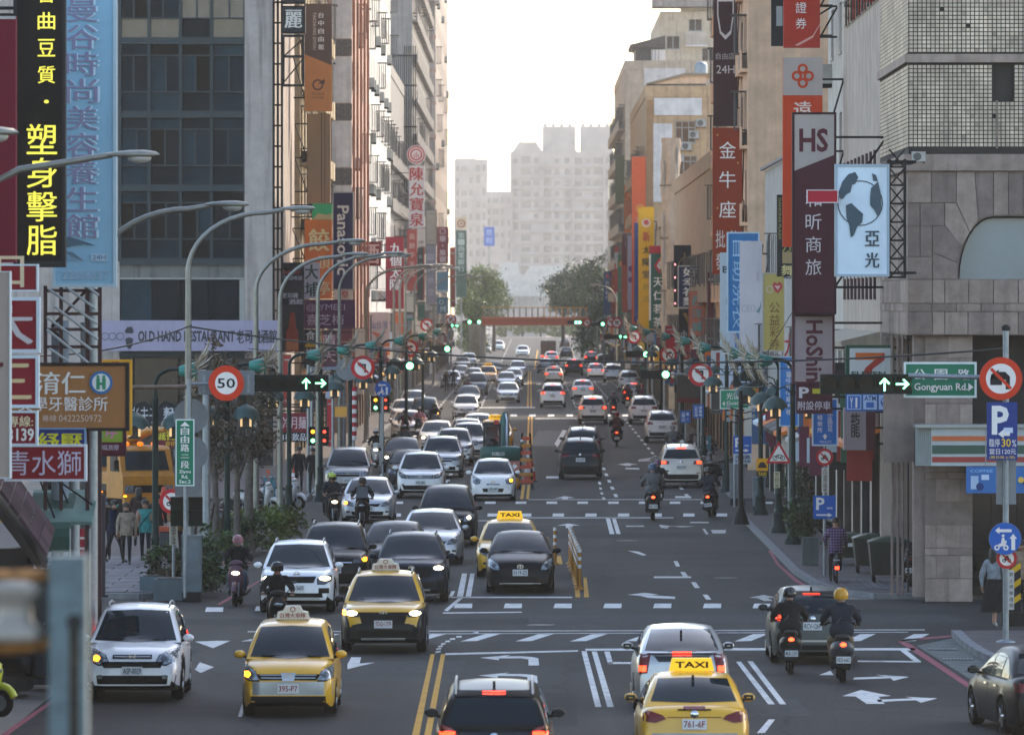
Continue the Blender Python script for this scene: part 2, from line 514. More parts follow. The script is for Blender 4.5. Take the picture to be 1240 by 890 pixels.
pmark('lane_line',[[(288,868),(293,868),(297,853),(293,853)],[(565,898),(569,898),(572,889),(568,889)],[(236,777),(258,785),(279,776),(262,776)]],WHITE)
pmark('lane_arrow',[[(236,811),(242,802),(259,808),(243,815)]],WHITE)
pmark('kerb_line',[[(0,890),(10,890),(68,848),(62,848)],[(62,848),(68,848),(160,770),(156,770)]],REDL)
pmark('kerb_line',[Z3((682,402),(700,412),(1045,640),(1062,628),(735,410),(705,400),(920,381),(915,374),(700,392))],REDL)
pmark('kerb_line',[Z3((110,0),(125,0),(160,60),(245,130),(285,155),(270,158),(225,135),(148,62))],REDL)
pmark('kerb_line',[[(319,700),(322,700),(268,732),(262,732)]],REDL)
pmark('centre_line',[Z2((358,0),(385,0),(410,225),(387,225)),Z2((425,130),(440,130),(452,225),(428,225)),Z2((280,28),(315,24),(325,65),(292,65))],YELL)
pmark('guide_line',[Z2((860,50),(880,50),(892,76),(872,76)),Z2((892,102),(915,102),(932,126),(908,126)),Z2((945,152),(968,152),(988,180),(963,180)),Z2((1000,212),(1025,212),(1043,236),(1018,236)),Z2((765,124),(945,124),(945,132),(765,132)),Z2((640,0),(690,4),(730,20),(715,24))],WHITE)
pmark('turn_arrow',[Z2((635,213),(720,203),(790,212),(745,215),(868,222),(868,233),(740,228),(700,218))],WHITE)
pmark('lane_line',[Z5((532,786),(552,786),(575,865),(552,865)),Z5((562,786),(580,786),(605,865),(584,865))],WHITE)
pmark('stop_line',[Z5((120,784),(860,784),(860,789),(120,789))],WHITEW)
pmark('straight_arrow',[Z5((298,824),(350,814),(410,823),(372,824),(372,836),(340,836),(340,824))],WHITE)
pmark('straight_arrow',[Z5((288,692),(335,682),(385,690),(350,691),(350,698),(322,698),(322,692))],WHITE)
pmark('lane_arrow',[Z5((790,820),(900,832),(965,828),(900,826),(840,828),(830,838),(800,836))],WHITEW)
pmark('waiting_box',[Z5((630,824),(718,824),(718,830),(630,830)),Z5((940,806),(1030,806),(1030,812),(940,812)),Z5((1000,840),(1012,840),(1030,866),(1016,866)),Z5((1040,845),(1115,845),(1110,862),(1050,862))],WHITEW)
def dashes(py0,py1,xs,w):
 return[[(x,py1),(x+w,py1),(x+w,py0),(x+0.6,py0)]for x in xs]
pmark('zebra_crossing',dashes(607.4,610.2,[475+37.3*k for k in range(13)],13.2),WHITE)
pmark('zebra_crossing',dashes(621.9,625.6,[432+39.5*k for k in range(13)],14.0),WHITE)
pmark('stop_line',[[(430,630.5),(640,630),(640,631),(430,631.6)],[(640,604.6),(850,604.6),(850,605.5),(640,605.5)]],WHITEW)
pmark('centre_line',[[(630,604.5),(633.5,604.5),(636,587),(632.5,587)],[(637,604.5),(640.5,604.5),(642,587),(639,587)],[(625,638),(629,638),(631,627),(627.5,627)],[(632,638),(636,638),(637,627),(634,627)]],YELL)
pmark('centre_line',[[(638,538),(640.3,538),(641.3,505),(639.3,505)],[(642.5,538),(645,538),(645,505),(643,505)]],YELL)
pmark('centre_line',[[(638.2,493),(640,493),(640.6,450),(639.4,450)],[(642.4,493),(644,493),(643.2,450),(642,450)]],YELL)
pmark('zebra_crossing',dashes(501.8,504.4,[550+22.6*k for k in range(11)],8.2),WHITE)
pmark('zebra_crossing',dashes(464.5,466,[585+16*k for k in range(10)],6.0),WHITEW)
pmark('stop_line',[[(560,493.2),(648,493),(648,494),(560,494.2)],[(648,506.6),(760,506.4),(760,507.3),(648,507.4)]],WHITE)
pmark('centre_line',[[(646.5,447),(648,447),(652,424),(650.5,424)]],YELL)
ln=[]
for X in(-3.3,3.3,-6.2,6.0):
 yy=248.0
 while yy<1280:
  if not(415<yy<452)and not(600<yy<640):
   ln.append((X,yy))
  yy+=10.0
b=MB()
for X,yy in ln:
 sheet(b,[(X-0.07,yy),(X+0.07,yy),(X+0.07,yy+4),(X-0.07,yy+4)],0.010,WHITE)
b.build('lane_line',kind='structure')
pmark('guide_line',[Z5((495,612),(508,612),(512,626),(498,626)),Z5((500,640),(512,640),(516,650),(503,650)),Z5((505,664),(518,664),(522,674),(510,674)),Z5((514,688),(528,688),(534,700),(520,700))],WHITE)
pmark('lane_line',[Z5((285,430),(300,445),(345,365),(325,362)),Z5((628,545),(695,546),(695,553),(628,552)),Z5((245,586),(320,586),(320,596),(245,596)),Z5((868,682),(945,682),(945,691),(868,691))],WHITE)
pmark('lane_arrow',[Z5((590,528),(640,522),(690,530),(655,530),(655,535),(630,535))],WHITE)
pmark('lane_arrow',[Z5((690,505),(760,495),(740,508),(760,512),(690,515))],WHITEW)
sheetb=MB();sheet(sheetb,[Z5((180,440),(210,360),(330,370),(290,440))[i]and g(*Z5((165,440),(205,365),(335,365),(285,440))[i])for i in range(4)],0.008,mat('asphalt_patch','#2b2d30',rough=0.8,var=0.2));sheetb.build('road_patch',kind='structure')
PT_=[mat('asphalt_patch_dark','#26282a',rough=0.9,var=0.25,scale=4,spec=0.2),mat('asphalt_patch_pale','#3d3e3f',rough=0.9,var=0.3,scale=4,spec=0.2),mat('asphalt_patch_brown','#36332f',rough=0.9,var=0.3,scale=4,spec=0.2)]
for k,(a,c,e,f)in enumerate(((560,700,880,838),(760,985,868,846),(300,470,850,838),(180,640,757,749),(640,1180,754,744),(700,900,668,661),(560,860,652,645),(430,560,815,800),(720,800,840,800),(650,690,590,545),(730,830,600,594),(560,640,525,515),(690,740,560,500),(560,780,637,633))):
 b=MB();sheet(b,[g(a,e),g(c,e-1),g(c-(c-640)*0.06,f),g(a-(a-640)*0.06,f+0.6)],0.0075,PT_[k%3]);b.build('road_patch',kind='structure')
for k,(px,py)in enumerate(((655,757),(560,850),(880,700),(760,655))):
 X,Y=g(px,py)
 MB().lathe([(0.33,0.0),(0.33,0.008),(0.3,0.008)],mat('manhole_iron','#3a3c3e',rough=0.6,metal=0.4,var=0.3,scale=8),20,c=(X,Y,0.005)).build('manhole_cover',kind='structure')
 # ---------------------------------------------------------------- buildings
def wall_open(b,P,u0,u1,v0,v1,ops,m,rev=0.18,rm=None):
 us=sorted({u0,u1,*[x for o in ops for x in(o[0],o[1])]})
 vs=sorted({v0,v1,*[x for o in ops for x in(o[2],o[3])]})
 us=[u for u in us if u0<=u<=u1];vs=[v for v in vs if v0<=v<=v1]
 for a,c in zip(us,us[1:]):
  run=None
  for e,f in zip(vs,vs[1:]):
   inside=any(o[0]<=(a+c)/2<=o[1]and o[2]<=(e+f)/2<=o[3]for o in ops)
   if inside:continue
   b.quad(P(a,e,0),P(c,e,0),P(c,f,0),P(a,f,0),m)
 for o in ops:
  a,c,e,f=o[:4]
  rm=o[4]if len(o)>4 else None
  b.quad(P(a,e,0),P(a,f,0),P(a,f,rev),P(a,e,rev),rm or m)
  b.quad(P(c,e,0),P(c,e,rev),P(c,f,rev),P(c,f,0),rm or m)
  b.quad(P(a,e,0),P(a,e,rev),P(c,e,rev),P(c,e,0),rm or m)
  b.quad(P(a,f,0),P(c,f,0),P(c,f,rev),P(a,f,rev),rm or m)
WIN={}
ALU=mat('window_aluminium','#8e9496',rough=0.4,metal=0.5,var=0.08)
ALUD=mat('window_frame_dark','#2b3134',rough=0.5,metal=0.3,var=0.08)
CURT=mat('curtain_cloth','#8d8478',rough=0.9,var=0.2)
def window(parent,w,h,loc,rz=0,style='slide',fr=ALU):
 k=(round(w,2),round(h,2),style,fr.name)
 if k not in WIN:
  f=MB();t=0.06
  f.box(-w/2,w/2,-0.03,0.06,0,t,fr).box(-w/2,w/2,-0.03,0.06,h-t,h,fr)
  f.box(-w/2,-w/2+t,-0.028,0.058,t,h-t,fr).box(w/2-t,w/2,-0.028,0.058,t,h-t,fr)
  if style=='slide':f.box(-0.035,0.035,-0.026,0.055,t,h-t,fr)
  if style=='grid':
   for i in(1,2):f.box(-w/2+w*i/3-0.03,-w/2+w*i/3+0.03,-0.026,0.055,t,h-t,fr)
   f.box(-w/2+t,w/2-t,-0.024,0.05,h*0.7-0.03,h*0.7+0.03,fr)
  f.box(-w/2-0.06,w/2+0.06,-0.16,-0.03,-0.07,0.0,fr)
  g_=MB().box(-w/2+t,w/2-t,0.01,0.03,t,h-t,GLASS)
  WIN[k]=(f.mesh('window'),g_.mesh('pane'))
 o=link('window',WIN[k][0],parent,loc,None,rz)
 link('pane',WIN[k][1],o)
 return o
ACM=mat('ac_casing','#a3a49f',rough=0.6,var=0.15)
AC={}
def ac_unit(parent,loc,rz=0):
 if 'm' not in AC:
  c=MB().box(-0.4,0.4,-0.32,0.0,0,0.6,ACM).box(-0.35,-0.3,-0.3,0,-0.12,0,DARKM).box(0.3,0.35,-0.3,0,-0.12,0,DARKM)
  fgr=MB().disc(-0.08,0.3,-0.325,0.24,DARKM,16)
  for i in range(4):fgr.disc(-0.08,0.3,-0.33,0.05+i*0.055,ACM,16,0.035+i*0.055)
  AC['m']=(c.mesh('air_conditioner'),fgr.mesh('fan_grille'))
 o=link('air_conditioner',AC['m'][0],parent,loc,None,rz)
 link('fan_grille',AC['m'][1],o)
 return o
CAGE={}
def cage(parent,w,h,loc,rz):
 k=(round(w,1),round(h,1))
 if k not in CAGE:
  b=MB();gm=mat('window_cage_steel','#55585a',rough=0.5,metal=0.4,var=0.2);d=0.5
  for z in(0,h*0.5,h):b.box(-w/2,w/2,-d,-d+0.04,z,z+0.04,gm)
  n=int(w/0.16)
  for i in range(n+1):b.box(-w/2+w*i/n-0.012,-w/2+w*i/n+0.012,-d-0.01,-d,0,h,gm)
  for s in(-1,1):
   for q in range(4):b.box(s*w/2-0.015,s*w/2+0.015,-d+q*0.13,-d+q*0.13+0.025,0,h,gm)
  b.box(-w/2-0.1,w/2+0.1,-d-0.15,0,h+0.04,h+0.07,gm).box(-w/2,w/2,-d,0,-0.03,0,gm)
  CAGE[k]=b.mesh('window_cage')
 link('window_cage',CAGE[k],parent,loc,None,rz)
SHOPS=[mat('shop_glass_%d'%i,c,rough=0.15,var=0.25,scale=0.8)for i,c in enumerate(('#1a2226','#2b2a28','#34302a','#20262c'))]
SHUT=mat('roller_shutter','#6d7070',rough=0.5,metal=0.4,var=0.15)
COLM=[wallm('arcade_column_%d'%i,c,streak=0.4,var=0.3)for i,c in enumerate(('#3a3634','#2c2a2b','#4a4440','#33302a','#262b2e'))]
BRD=[signm(c)for c in('#7a2a26','#2c4a6a','#b0aca4','#a8842c','#2f5a48','#5a2a3c','#8f8a86','#1f2226','#b5632c','#9fb0b8')]
def building(name,label,side,x0,x1,y0,y1,h,wm,floor=3.3,base=4.0,front=None,street=True,win=(1.6,1.5),bay=3.6,fr=ALU,balc=False,acs=0.3,bd=0.45,band=None,arcade=True,seed=1,roof=True):
 rnd=random.Random(seed)
 ox,oy=(x0+x1)/2,y0
 t=thing(name,label,'building',(ox,oy,0))
 X=(lambda a:a-ox);Y=(lambda a:a-oy)
 b=MB()
 fo=[]
 if front:
  for(xc,zb,w,hh,st)in front:fo.append((X(xc)-w/2,X(xc)+w/2,zb,zb+hh))
 wall_open(b,lambda u,v,d:(u,d,v),X(x0),X(x1),0 if not arcade else 0,h,fo,wm)
 if front:
  for(xc,zb,w,hh,st)in front:window(t,w-0.02,hh-0.02,(X(xc),0.12,zb+0.01),0,st,fr)
 sx=x1 if side=='L' else x0
 sg=1 if side=='L' else-1
 P=(lambda u,v,d:(X(sx)-sg*d,u,v))
 nb=max(1,int((y1-y0)/bay))
 bw=(y1-y0)/nb
 so=[]
 nf=int((h-base-0.4)/floor)
 if street:
  for i in range(nb):
   for k in range(nf):
    yc=bw*(i+0.5);zb=base+k*floor+0.9
    so.append((yc-win[0]/2,yc+win[0]/2,zb,zb+win[1]))
    rz=R(90)if side=='L' else R(-90)
    window(t,win[0]-0.02,win[1]-0.02,(X(sx)-sg*0.12,yc,zb+0.01),rz,'slide',fr)
    if rnd.random()<acs*0.7:cage(t,win[0]+0.2,win[1]+0.1,(X(sx),yc,zb-0.05),rz)
    if rnd.random()<acs:
     ac_unit(t,(X(sx),yc+rnd.uniform(-0.6,0.6),zb-0.75),rz)
    if balc and k%1==0:
     lb=MB().box(min(X(sx),X(sx)+sg*bd),max(X(sx),X(sx)+sg*bd),yc-bw*0.36,yc+bw*0.36,zb-0.9,zb-0.75,wm)
     lb.box(min(X(sx)+sg*(bd-0.07),X(sx)+sg*bd),max(X(sx)+sg*(bd-0.07),X(sx)+sg*bd),yc-bw*0.36,yc+bw*0.36,zb-0.75,zb+0.05,wm)
     lb.build('balcony',t)
 if arcade:
  for i in range(nb+1):
   so.append((max(0.45,bw*i+0.45)if i else 0.45,min(bw*(i+1)-0.0,Y(y1)-0.45)if i<nb else 0,0.0,0.0))
  so=[o for o in so if o[3]>o[2]]
  for i in range(nb):
   so.append((bw*i+0.4,bw*(i+1)-0.4,0.0,base-0.7,rnd.choice(COLM)))
 wall_open(b,P,0,Y(y1),0,h,so,wm,rev=0.2)
 b.quad((X(x0),Y(y1),0),(X(x0),Y(y1),h),(X(x1),Y(y1),h),(X(x1),Y(y1),0),wm)
 fx=X(x0 if side=='L' else x1)
 b.quad((fx,0,0),(fx,0,h),(fx,Y(y1),h),(fx,Y(y1),0),wm)
 b.quad((X(x0),0,h),(X(x1),0,h),(X(x1),Y(y1),h),(X(x0),Y(y1),h),wm)
 if roof:
  b.box(X(x0)-0.06,X(x1)+0.06,-0.06,0.2,h+0.003,h+0.9,wm)
  b.box(min(X(sx)-sg*0.2,X(sx)+sg*0.06),max(X(sx)-sg*0.2,X(sx)+sg*0.06),0.2,Y(y1),h+0.003,h+0.9,wm)
 b.build('wall',t)
 if arcade:
  for i in range(nb):
   kx=X(sx)-sg*2.6
   mb=MB().box(min(kx,kx-sg*0.1),max(kx,kx-sg*0.1),bw*i+0.05,bw*(i+1)-0.05,0.15,base-0.72,rnd.choice(SHOPS+[SHUT]))
   mb.build('shop_front',t)
   for q in range(3):
    x_,z_,w_,h_=X(sx)+sg*rnd.uniform(0.1,0.7),rnd.uniform(2.0,base),rnd.uniform(0.25,0.7),rnd.uniform(0.5,1.7)
    yb=bw*(i+rnd.uniform(0.1,0.9))
    MB().box(x_-w_/2,x_+w_/2,yb,yb+0.12,z_,z_+h_,rnd.choice(BRD)).build('shop_board',t)
   aw=rnd.choice(BRD)
   if rnd.random()<0.6:MB().prism([(X(sx),base-0.55),(X(sx)+sg*1.0,base-1.0),(X(sx)+sg*1.0,base-1.12),(X(sx),base-0.7)],bw*i+0.3,bw*(i+1)-0.3,aw).build('awning',t)
 if band:
  for k in range(nf+1):
   zz=base+k*floor
   bb=MB().box(X(x0)-0.07,X(x1)+0.07,-0.07,0.0,zz-0.18,zz+0.18,band)
   bb.build('floor_band',t)
 return t,ox,oy
 # --- left: glass-fronted block behind the corner square
D1=290.0
S1=F/D1
concrete=wallm('stained_concrete','#a8a19c',streak=0.5)
t=thing('glass_office_building','grey concrete building with dark blue glass curtain wall above the restaurant banner','building',(-15.0,D1,0))
lx=lambda px:wx(px,D1)+15.0
lz=lambda py:wz(py,D1)
b=MB()
b.box(lx(-130),lx(145),0,24,0,32,concrete)
b.box(lx(296.5),lx(333),-0.25,24,0,32,concrete)
b.box(lx(145),lx(296.5),1.2,24,0,32,mat('office_dark_inside','#15191b',var=0.2))
b.box(lx(145),lx(296.5),0.3,1.2,31.5,32,concrete)
b.build('wall',t)
BLUEFR=mat('curtain_wall_frame','#1f343d',rough=0.45,metal=0.4,var=0.1)
PANEM=[mat('office_glass_%d'%i,c,rough=0.25,var=0.25,scale=0.7,spec=0.03)for i,c in enumerate(('#0f2733','#16323f','#0b2029','#1c3d4a','#070d10'))]
PANEW=mat('office_glass_grey','#5a5350',rough=0.15,var=0.3,scale=0.5)
cols=[145,180.5,218.5,256,296.5]
rows=[]
for k in range(-9,5):
 yb=50+89*k-0.5
 rows+=[(yb+5,yb+18),(yb+18,yb+62),(yb+62,yb+86)]
rows=[r for r in rows if r[1]<318]
fm=MB()
for c in cols:fm.box(lx(c)-0.07,lx(c)+0.07,-0.1,0.28,lz(317),31.4,BLUEFR)
for k in range(-9,4):
 yb=50+89*k
 fm.box(lx(145),lx(296.5),-0.16,0.25,lz(yb+4),lz(yb-3),BLUEFR)
for r_ in rows:fm.box(lx(145),lx(296.5),-0.09,0.24,lz(r_[1])-0.03,lz(r_[1])+0.03,BLUEFR)
fm.build('curtain_wall_frame',t)
rn=random.Random(5)
for r_ in rows:
 if lz(r_[0])>31:continue
 for i in range(4):
  x0,x1=lx(cols[i])+0.07,lx(cols[i+1])-0.07
  z0,z1=lz(r_[1])+0.03,lz(r_[0])-0.03
  big=r_[1]-r_[0]>40
  m_=rn.choice(PANEM)
  if r_[1]<50 and rn.random()<0.75:m_=PANEW
  if big:
   xm=(x0+x1)/2+rn.uniform(-0.1,0.1)
   if rn.random()<0.18 and r_[1]>150:
    for k in range(12):pass
    rl=MB()
    for k in range(14):rl.box(x0+(x1-x0)*k/14,x0+(x1-x0)*k/14+0.02,0.12,0.14,z0,z0+0.45,ALU)
    rl.box(x0,x1,0.11,0.15,z0+0.45,z0+0.5,ALU)
    rl.build('balcony_rail',t)
    if rn.random()<0.6:MB().box(x0+0.1,x1-0.5,0.6,0.66,z0,z1-0.1,CURT).build('curtain',t)
    continue
   MB().box(x0,xm,0.12,0.15,z0,z1,m_).build('pane',t)
   MB().box(xm+0.05,x1,0.16,0.19,z0,z1,rn.choice(PANEM)if m_!=PANEW else PANEW).build('pane',t)
   MB().box(xm-0.03,xm+0.05,0.08,0.2,z0,z1,BLUEFR).build('sash',t)
  else:
   MB().box(x0,x1,0.12,0.15,z0,z1,m_).build('pane',t)
MB().box(lx(145),lx(296.5),0.05,0.3,lz(337),lz(321),wallm('spandrel_grey','#6f7371',streak=0.5)).build('spandrel',t)
MB().box(lx(145),lx(296.5),-0.05,0.0,lz(338.5),lz(336.5),ALU).build('drip_edge',t)
for a,c in((145,184),(184,218),(218,252),(252,290)):
 MB().box(lx(a)+0.03,lx(c)-0.03,0.12,0.15,lz(388),lz(339),rn.choice(PANEM[:4])).build('pane',t)
MB().box(lx(290),lx(296),0.0,0.2,lz(388),lz(339),ALU).build('drain_pipe',t)
MB().box(lx(145),lx(296.5),-0.4,0.3,lz(432),lz(426),BLUEFR).build('canopy',t)
for a,c,m_ in((100,160,0),(162,215,2),(217,262,0),(264,331,3)):
 MB().box(lx(a),lx(c),-0.28 if a>250 else 0.6,-0.26 if a>250 else 0.7,0.15,lz(434),SHOPS[m_]).build('shop_front',t)
fr_=MB()
for px in(332,337,342):fr_.box(lx(px)-0.05,lx(px)+0.05,-0.6,-0.5,6,31,DARKM)
zz=6.0
while zz<31:
 fr_.box(lx(332),lx(342),-0.6,-0.5,zz,zz+0.08,DARKM)
 zz+=0.9
fr_.build('sign_frame',t)
beige=wallm('beige_tile','#9c8e74',streak=0.3)
creamw=wallm('cream_render','#cfae92',streak=0.15)
whitew=wallm('white_render','#b9b7b2',streak=0.25)
pinkw=wallm('pinkish_render','#a3897c',streak=0.3)
greyw=wallm('grey_render','#84807c',streak=0.4)
greyd=wallm('dark_grey_render','#5d5d60',streak=0.3)
granite=mat('speckled_granite','#6a6866',rough=0.7,var=0.5,scale=14)
building('beige_balcony_building','beige balcony building behind the brown and orange hotel sign','L',-24,-11.0,318,361,34,beige,balc=True,acs=0.6,win=(1.8,1.9),bay=4.3,seed=3)
t,ox,oy=building('white_panel_building','white building with speckled granite bands on its end wall','L',-24,-9.75,363,402,38,pinkw,floor=3.55,acs=0.1,bay=5,seed=4)
for k in range(10):
 zc=wz(58+78*k,363)
 if zc<1:continue
 for j in range(3):
  MB().box(wx(402,363)-ox+j*0.37,wx(402,363)-ox+j*0.37+0.36,-0.05,0.0,zc-0.45,zc+0.45,granite).build('granite_panel',t)
 for j in range(2):
  MB().box(wx(402,363)-ox+j*0.55,wx(402,363)-ox+j*0.55+0.54,-0.04,0.0,zc+0.5,zc+3.05,wallm('white_cladding','#c4c4c2',streak=0.25)).build('cladding_panel',t)
for j in range(5):
 MB().cyl((wx(427.5,363)-ox+0.04+0.12*j,0.5+3*j,3),(wx(427.5,363)-ox+0.04+0.12*j,0.5+3*j,37),0.07,n=8,m=mat('rust_pipe','#8d5c49',rough=0.7,var=0.2)).build('drain_pipe',t)
building('white_tower_block','tall white street block right of the granite-banded wall on the left','L',-24,-9.9,404,474,42,whitew,acs=0.25,bay=4.4,seed=6,win=(1.4,1.5))
t,ox,oy=building('grey_tower_block','grey rendered tower behind the tall dark louvre screen','L',-24,-9.6,545,640,46,greyw,acs=0.4,bay=6,seed=7,balc=True,front=[(-12.3,30.2,1.1,1.9,'slide'),(-12.3,26.7,1.1,1.9,'slide')])
building('old_balcony_block','low grimy balcony block between the white tower and louvre screen','L',-24,-10.2,476,543,24,greyw,acs=0.5,bay=5.2,seed=9,balc=True)
t,ox,oy=building('stone_slab_tower','tall pale stone tower, last on the left before the trees','L',-24,-9.3,660,760,52,wallm('pale_stone','#9a9088',streak=0.2),acs=0.15,bay=8,seed=12,band=pinkw)
lt=thing('louvre_screen','tall dark grey vertical louvre screen hung over the left pavement','screen',(wx(487,540),540,0))
sc_=F/540
for k in range(7):
 x=(471.5+k*2.6-487)/sc_
 MB().box(x,x+0.11,-0.2,0.2,wz(268,540),wz(66,540),mat('louvre_grey','#4a4d52',rough=0.5,metal=0.4,var=0.1)).build('slat',lt)
for k in range(6):
 x=(490+k*2.6-487)/sc_
 MB().cyl((x,0,wz(268,540)),(x,0,wz(56,540)),0.05,n=6,m=DARKM).build('post',lt)
for py in(68,104,154,205,255):MB().box((471-487)/sc_,(505-487)/sc_,-0.26,-0.2,wz(py,540)-0.06,wz(py,540)+0.06,DARKM).build('rail',lt)
MB().box((471-487)/sc_-0.3,(471-487)/sc_,0.2,1.6,wz(262,540),wz(258,540),DARKM).build('bracket',lt)
MB().cyl((-0.5,0.1,0),(-0.5,0.1,wz(262,540)),0.14,n=8,m=DARKM).build('post',lt)
# --- left, this side of the crossroads: the block that carries the near signs (just outside the frame)
building('corner_shophouse','shophouse at the left edge that carries the near signs','L',-26,-11.3,96,134,13,greyw,floor=3.3,acs=0.4,seed=15)
# --- right: the corner block with the convenience store
DR=161.0
t=thing('tiled_corner_building','corner building of dirty white tiles over grey stone with convenience store below','building',(9.26,DR,0))
rx=lambda px:wx(px,DR)-9.26
rzz=lambda py:wz(py,DR)
tilebed=mat('tile_grout','#2a2826',rough=0.9,var=0.2)
TILE=[mat('white_glazed_tile_%d'%i,c,rough=0.42,var=0.3,scale=0.9,streak=0.35)for i,c in enumerate(('#c9b9a4','#bfb09b','#d0c2ae','#ad9f8d','#9a8d7e'))]
def tpick():return TILE[min(4,int(abs(random.gauss(0,1.6))))]
stone=[wallm('grey_stone_%d'%i,c,streak=0.3,var=0.18,scale=2.5,rough=0.7)for i,c in enumerate(('#7c6f68','#86786f','#71655f','#8c7e75'))]
ZS,ZT=rzz(406),rzz(190)
b=MB()
ops=[(rx(1203),rx(1228),rzz(122),rzz(75))]
wall_open(b,lambda u,v,d:(u,d,v),0,38,ZT,72,ops,tilebed,rev=0.3)  # height and width outside the frame are enlarged to shade the near road
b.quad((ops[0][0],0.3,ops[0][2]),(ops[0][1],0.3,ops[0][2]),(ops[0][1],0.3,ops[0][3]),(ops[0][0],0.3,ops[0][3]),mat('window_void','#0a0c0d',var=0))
b.quad((0,0,ZT),(0,0,72),(0,13,72),(0,13,ZT),tilebed)
ell=[(1203-43*math.cos(a),338-76*math.sin(a))for a in[PI/2*i/8 for i in range(9)]]
b.box(0.004,rx(1128),0.03,0.4,rzz(338),ZT,stone[2])
poly_=[(rx(1128),rzz(338)),(rx(1128),rzz(206)),(rx(1400),rzz(206)),(rx(1400),rzz(262))]+[(rx(x),rzz(y))for x,y in reversed(ell)]
b.prism(poly_,0.03,0.4,stone[2])
b.box(0.004,30,0.03,12.9,ZS,rzz(338),stone[2])
b.box(0.004,0.3,0.4,12.9,rzz(338),ZT,stone[2])
b.box(0.3,38,0.6,12.9,rzz(338),71.9,stone[2])
b.build('wall',t)
MB().prism([(rx(x),rzz(y))for x,y in[(1160,338)]+ell[1:]+[(1400,262),(1400,338)]],0.22,0.26,mat('frosted_window','#6f858f',rough=0.12,var=0.12,scale=0.6)).build('pane',t)
arch=MB()
arch.tube([(rx(x),0.1,rzz(y))for x,y in ell]+[(rx(1400),0.1,rzz(262))],0.05,6,DARKM)
arch.build('window_frame',t)
band_=MB()
band_.box(-0.09,30,-0.09,0.02,rzz(76),rzz(66),stone[3]).box(-0.09,-0.002,0.02,13,rzz(76),rzz(66),stone[3])
band_.box(-0.12,30,-0.12,0.02,rzz(207),rzz(187),stone[1]).box(-0.12,-0.002,0.02,13,rzz(207),rzz(187),stone[1])
band_.build('string_course',t)
tl=MB()
PT=0.107
nx_=int(9.5/PT)
zrow=ZT+0.25
while zrow<16.4:
 if not(rzz(77)-PT<zrow<rzz(65.5)):
  for i in range(nx_):
   x=0.02+i*PT
   if ops[0][0]-0.08<x<ops[0][1]and ops[0][2]-0.08<zrow<ops[0][3]:continue
   if random.random()<0.004:continue
   tl.box(x,x+0.083,-0.012,0.0,zrow,zrow+0.078,tpick())
  for i in range(120):
   y=0.05+i*PT
   tl.box(-0.012,0.0,y,y+0.083,zrow,zrow+0.078,tpick())
 zrow+=0.1
tl.build('wall_tile',t,kind='stuff')
def spanel(poly,d=-0.02):
 n=len(poly);cx=sum(p[0]for p in poly)/n;cy=sum(p[1]for p in poly)/n
 k=[(rx(x-0.5*(1 if x>cx else-1)),rzz(y-0.5*(1 if y>cy else-1)))for x,y in poly]
 MB().prism(k,d,0.032,random.choice(stone)).build('stone_panel',t)
rect=lambda a,c,e,f:[(a,e),(c,e),(c,f),(a,f)]
for p in([rect(1098.5,1128,208,246),rect(1128,1158,208,246),[(1158,208),(1180,208),(1185,266),(1175,281),(1158,246)],[(1180,208),(1203,208),(1203,261),(1185,266)],rect(1203,1221,208,261),rect(1221,1239,208,261),rect(1239,1262,208,261),rect(1262,1290,208,261),rect(1098.5,1114,246,274),rect(1114,1144,246,274),[(1144,246),(1158,246),(1174.5,282),(1165,298),(1144,274)],rect(1098.5,1114,274,311),rect(1114,1129,274,311),[(1129,274),(1144,274),(1165,298),(1159,318),(1129,306)],rect(1098.5,1129,311,338.5),[(1129,306),(1159,318),(1160,338.5),(1129,338.5)]]):spanel(p)
for e,f,xs in((338.5,367.5,(1098.5,1129,1144,1173,1203,1233,1262,1292)),(367.5,377.5,(1098.5,1128,1158,1188,1217,1246,1290)),(377.5,405.5,(1098.5,1129,1144,1172,1203,1233,1262,1292))):
 for a,c in zip(xs,xs[1:]):spanel(rect(a,c,e,f))
ycuts=[208,246,274,311,338.5,367.5,377.5,405.5]
for e,f in zip(ycuts,ycuts[1:]):
 for k in range(12):
  MB().box(-0.02,0.002,0.02+k*1.06,1.06+k*1.06,rzz(f)+0.012,rzz(e)-0.012,random.choice(stone)).build('stone_panel',t)
MB().box(rx(1122),rx(1178),0.35,0.95,0.13,ZS-0.004,stone[2]).box(rx(1108),rx(1122),0.5,1.2,0.13,ZS-0.004,stone[0]).build('pillar',t)
courses=[406,434,462,489,516,544,572,580,608,636,664,673,701,729.5]
for i,(e,f)in enumerate(zip(courses,courses[1:])):
 xs=(1121,1149,1179)if i%2==0 else(1121,1134.5,1163.5,1179)
 for a,c in zip(xs,xs[1:]):MB().box(rx(a+0.3),rx(c-0.3),0.33,0.352,rzz(f)+0.012,rzz(e)-0.012,random.choice(stone)).build('stone_panel',t)
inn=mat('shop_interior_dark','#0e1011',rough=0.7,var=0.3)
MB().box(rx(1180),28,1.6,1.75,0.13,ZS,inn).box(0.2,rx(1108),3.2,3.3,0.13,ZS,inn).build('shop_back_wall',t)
for a,c in((1181,1205),(1206,1236),(1237,1275)):
 MB().box(rx(a),rx(c),1.5,1.54,0.35,rzz(575),GLASS).build('shop_pane',t)
for px in(1083,1090,1096):MB().cyl((rx(px),1.0,0.13),(rx(px),1.0,ZS),0.035,n=8,m=stone[2]).build('drain_pipe',t)
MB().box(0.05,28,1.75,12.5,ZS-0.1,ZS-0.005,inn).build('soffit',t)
MB().box(rx(1071),rx(1108),0.4,0.5,rzz(560),rzz(470),stone[2]).build('shutter_box',t)
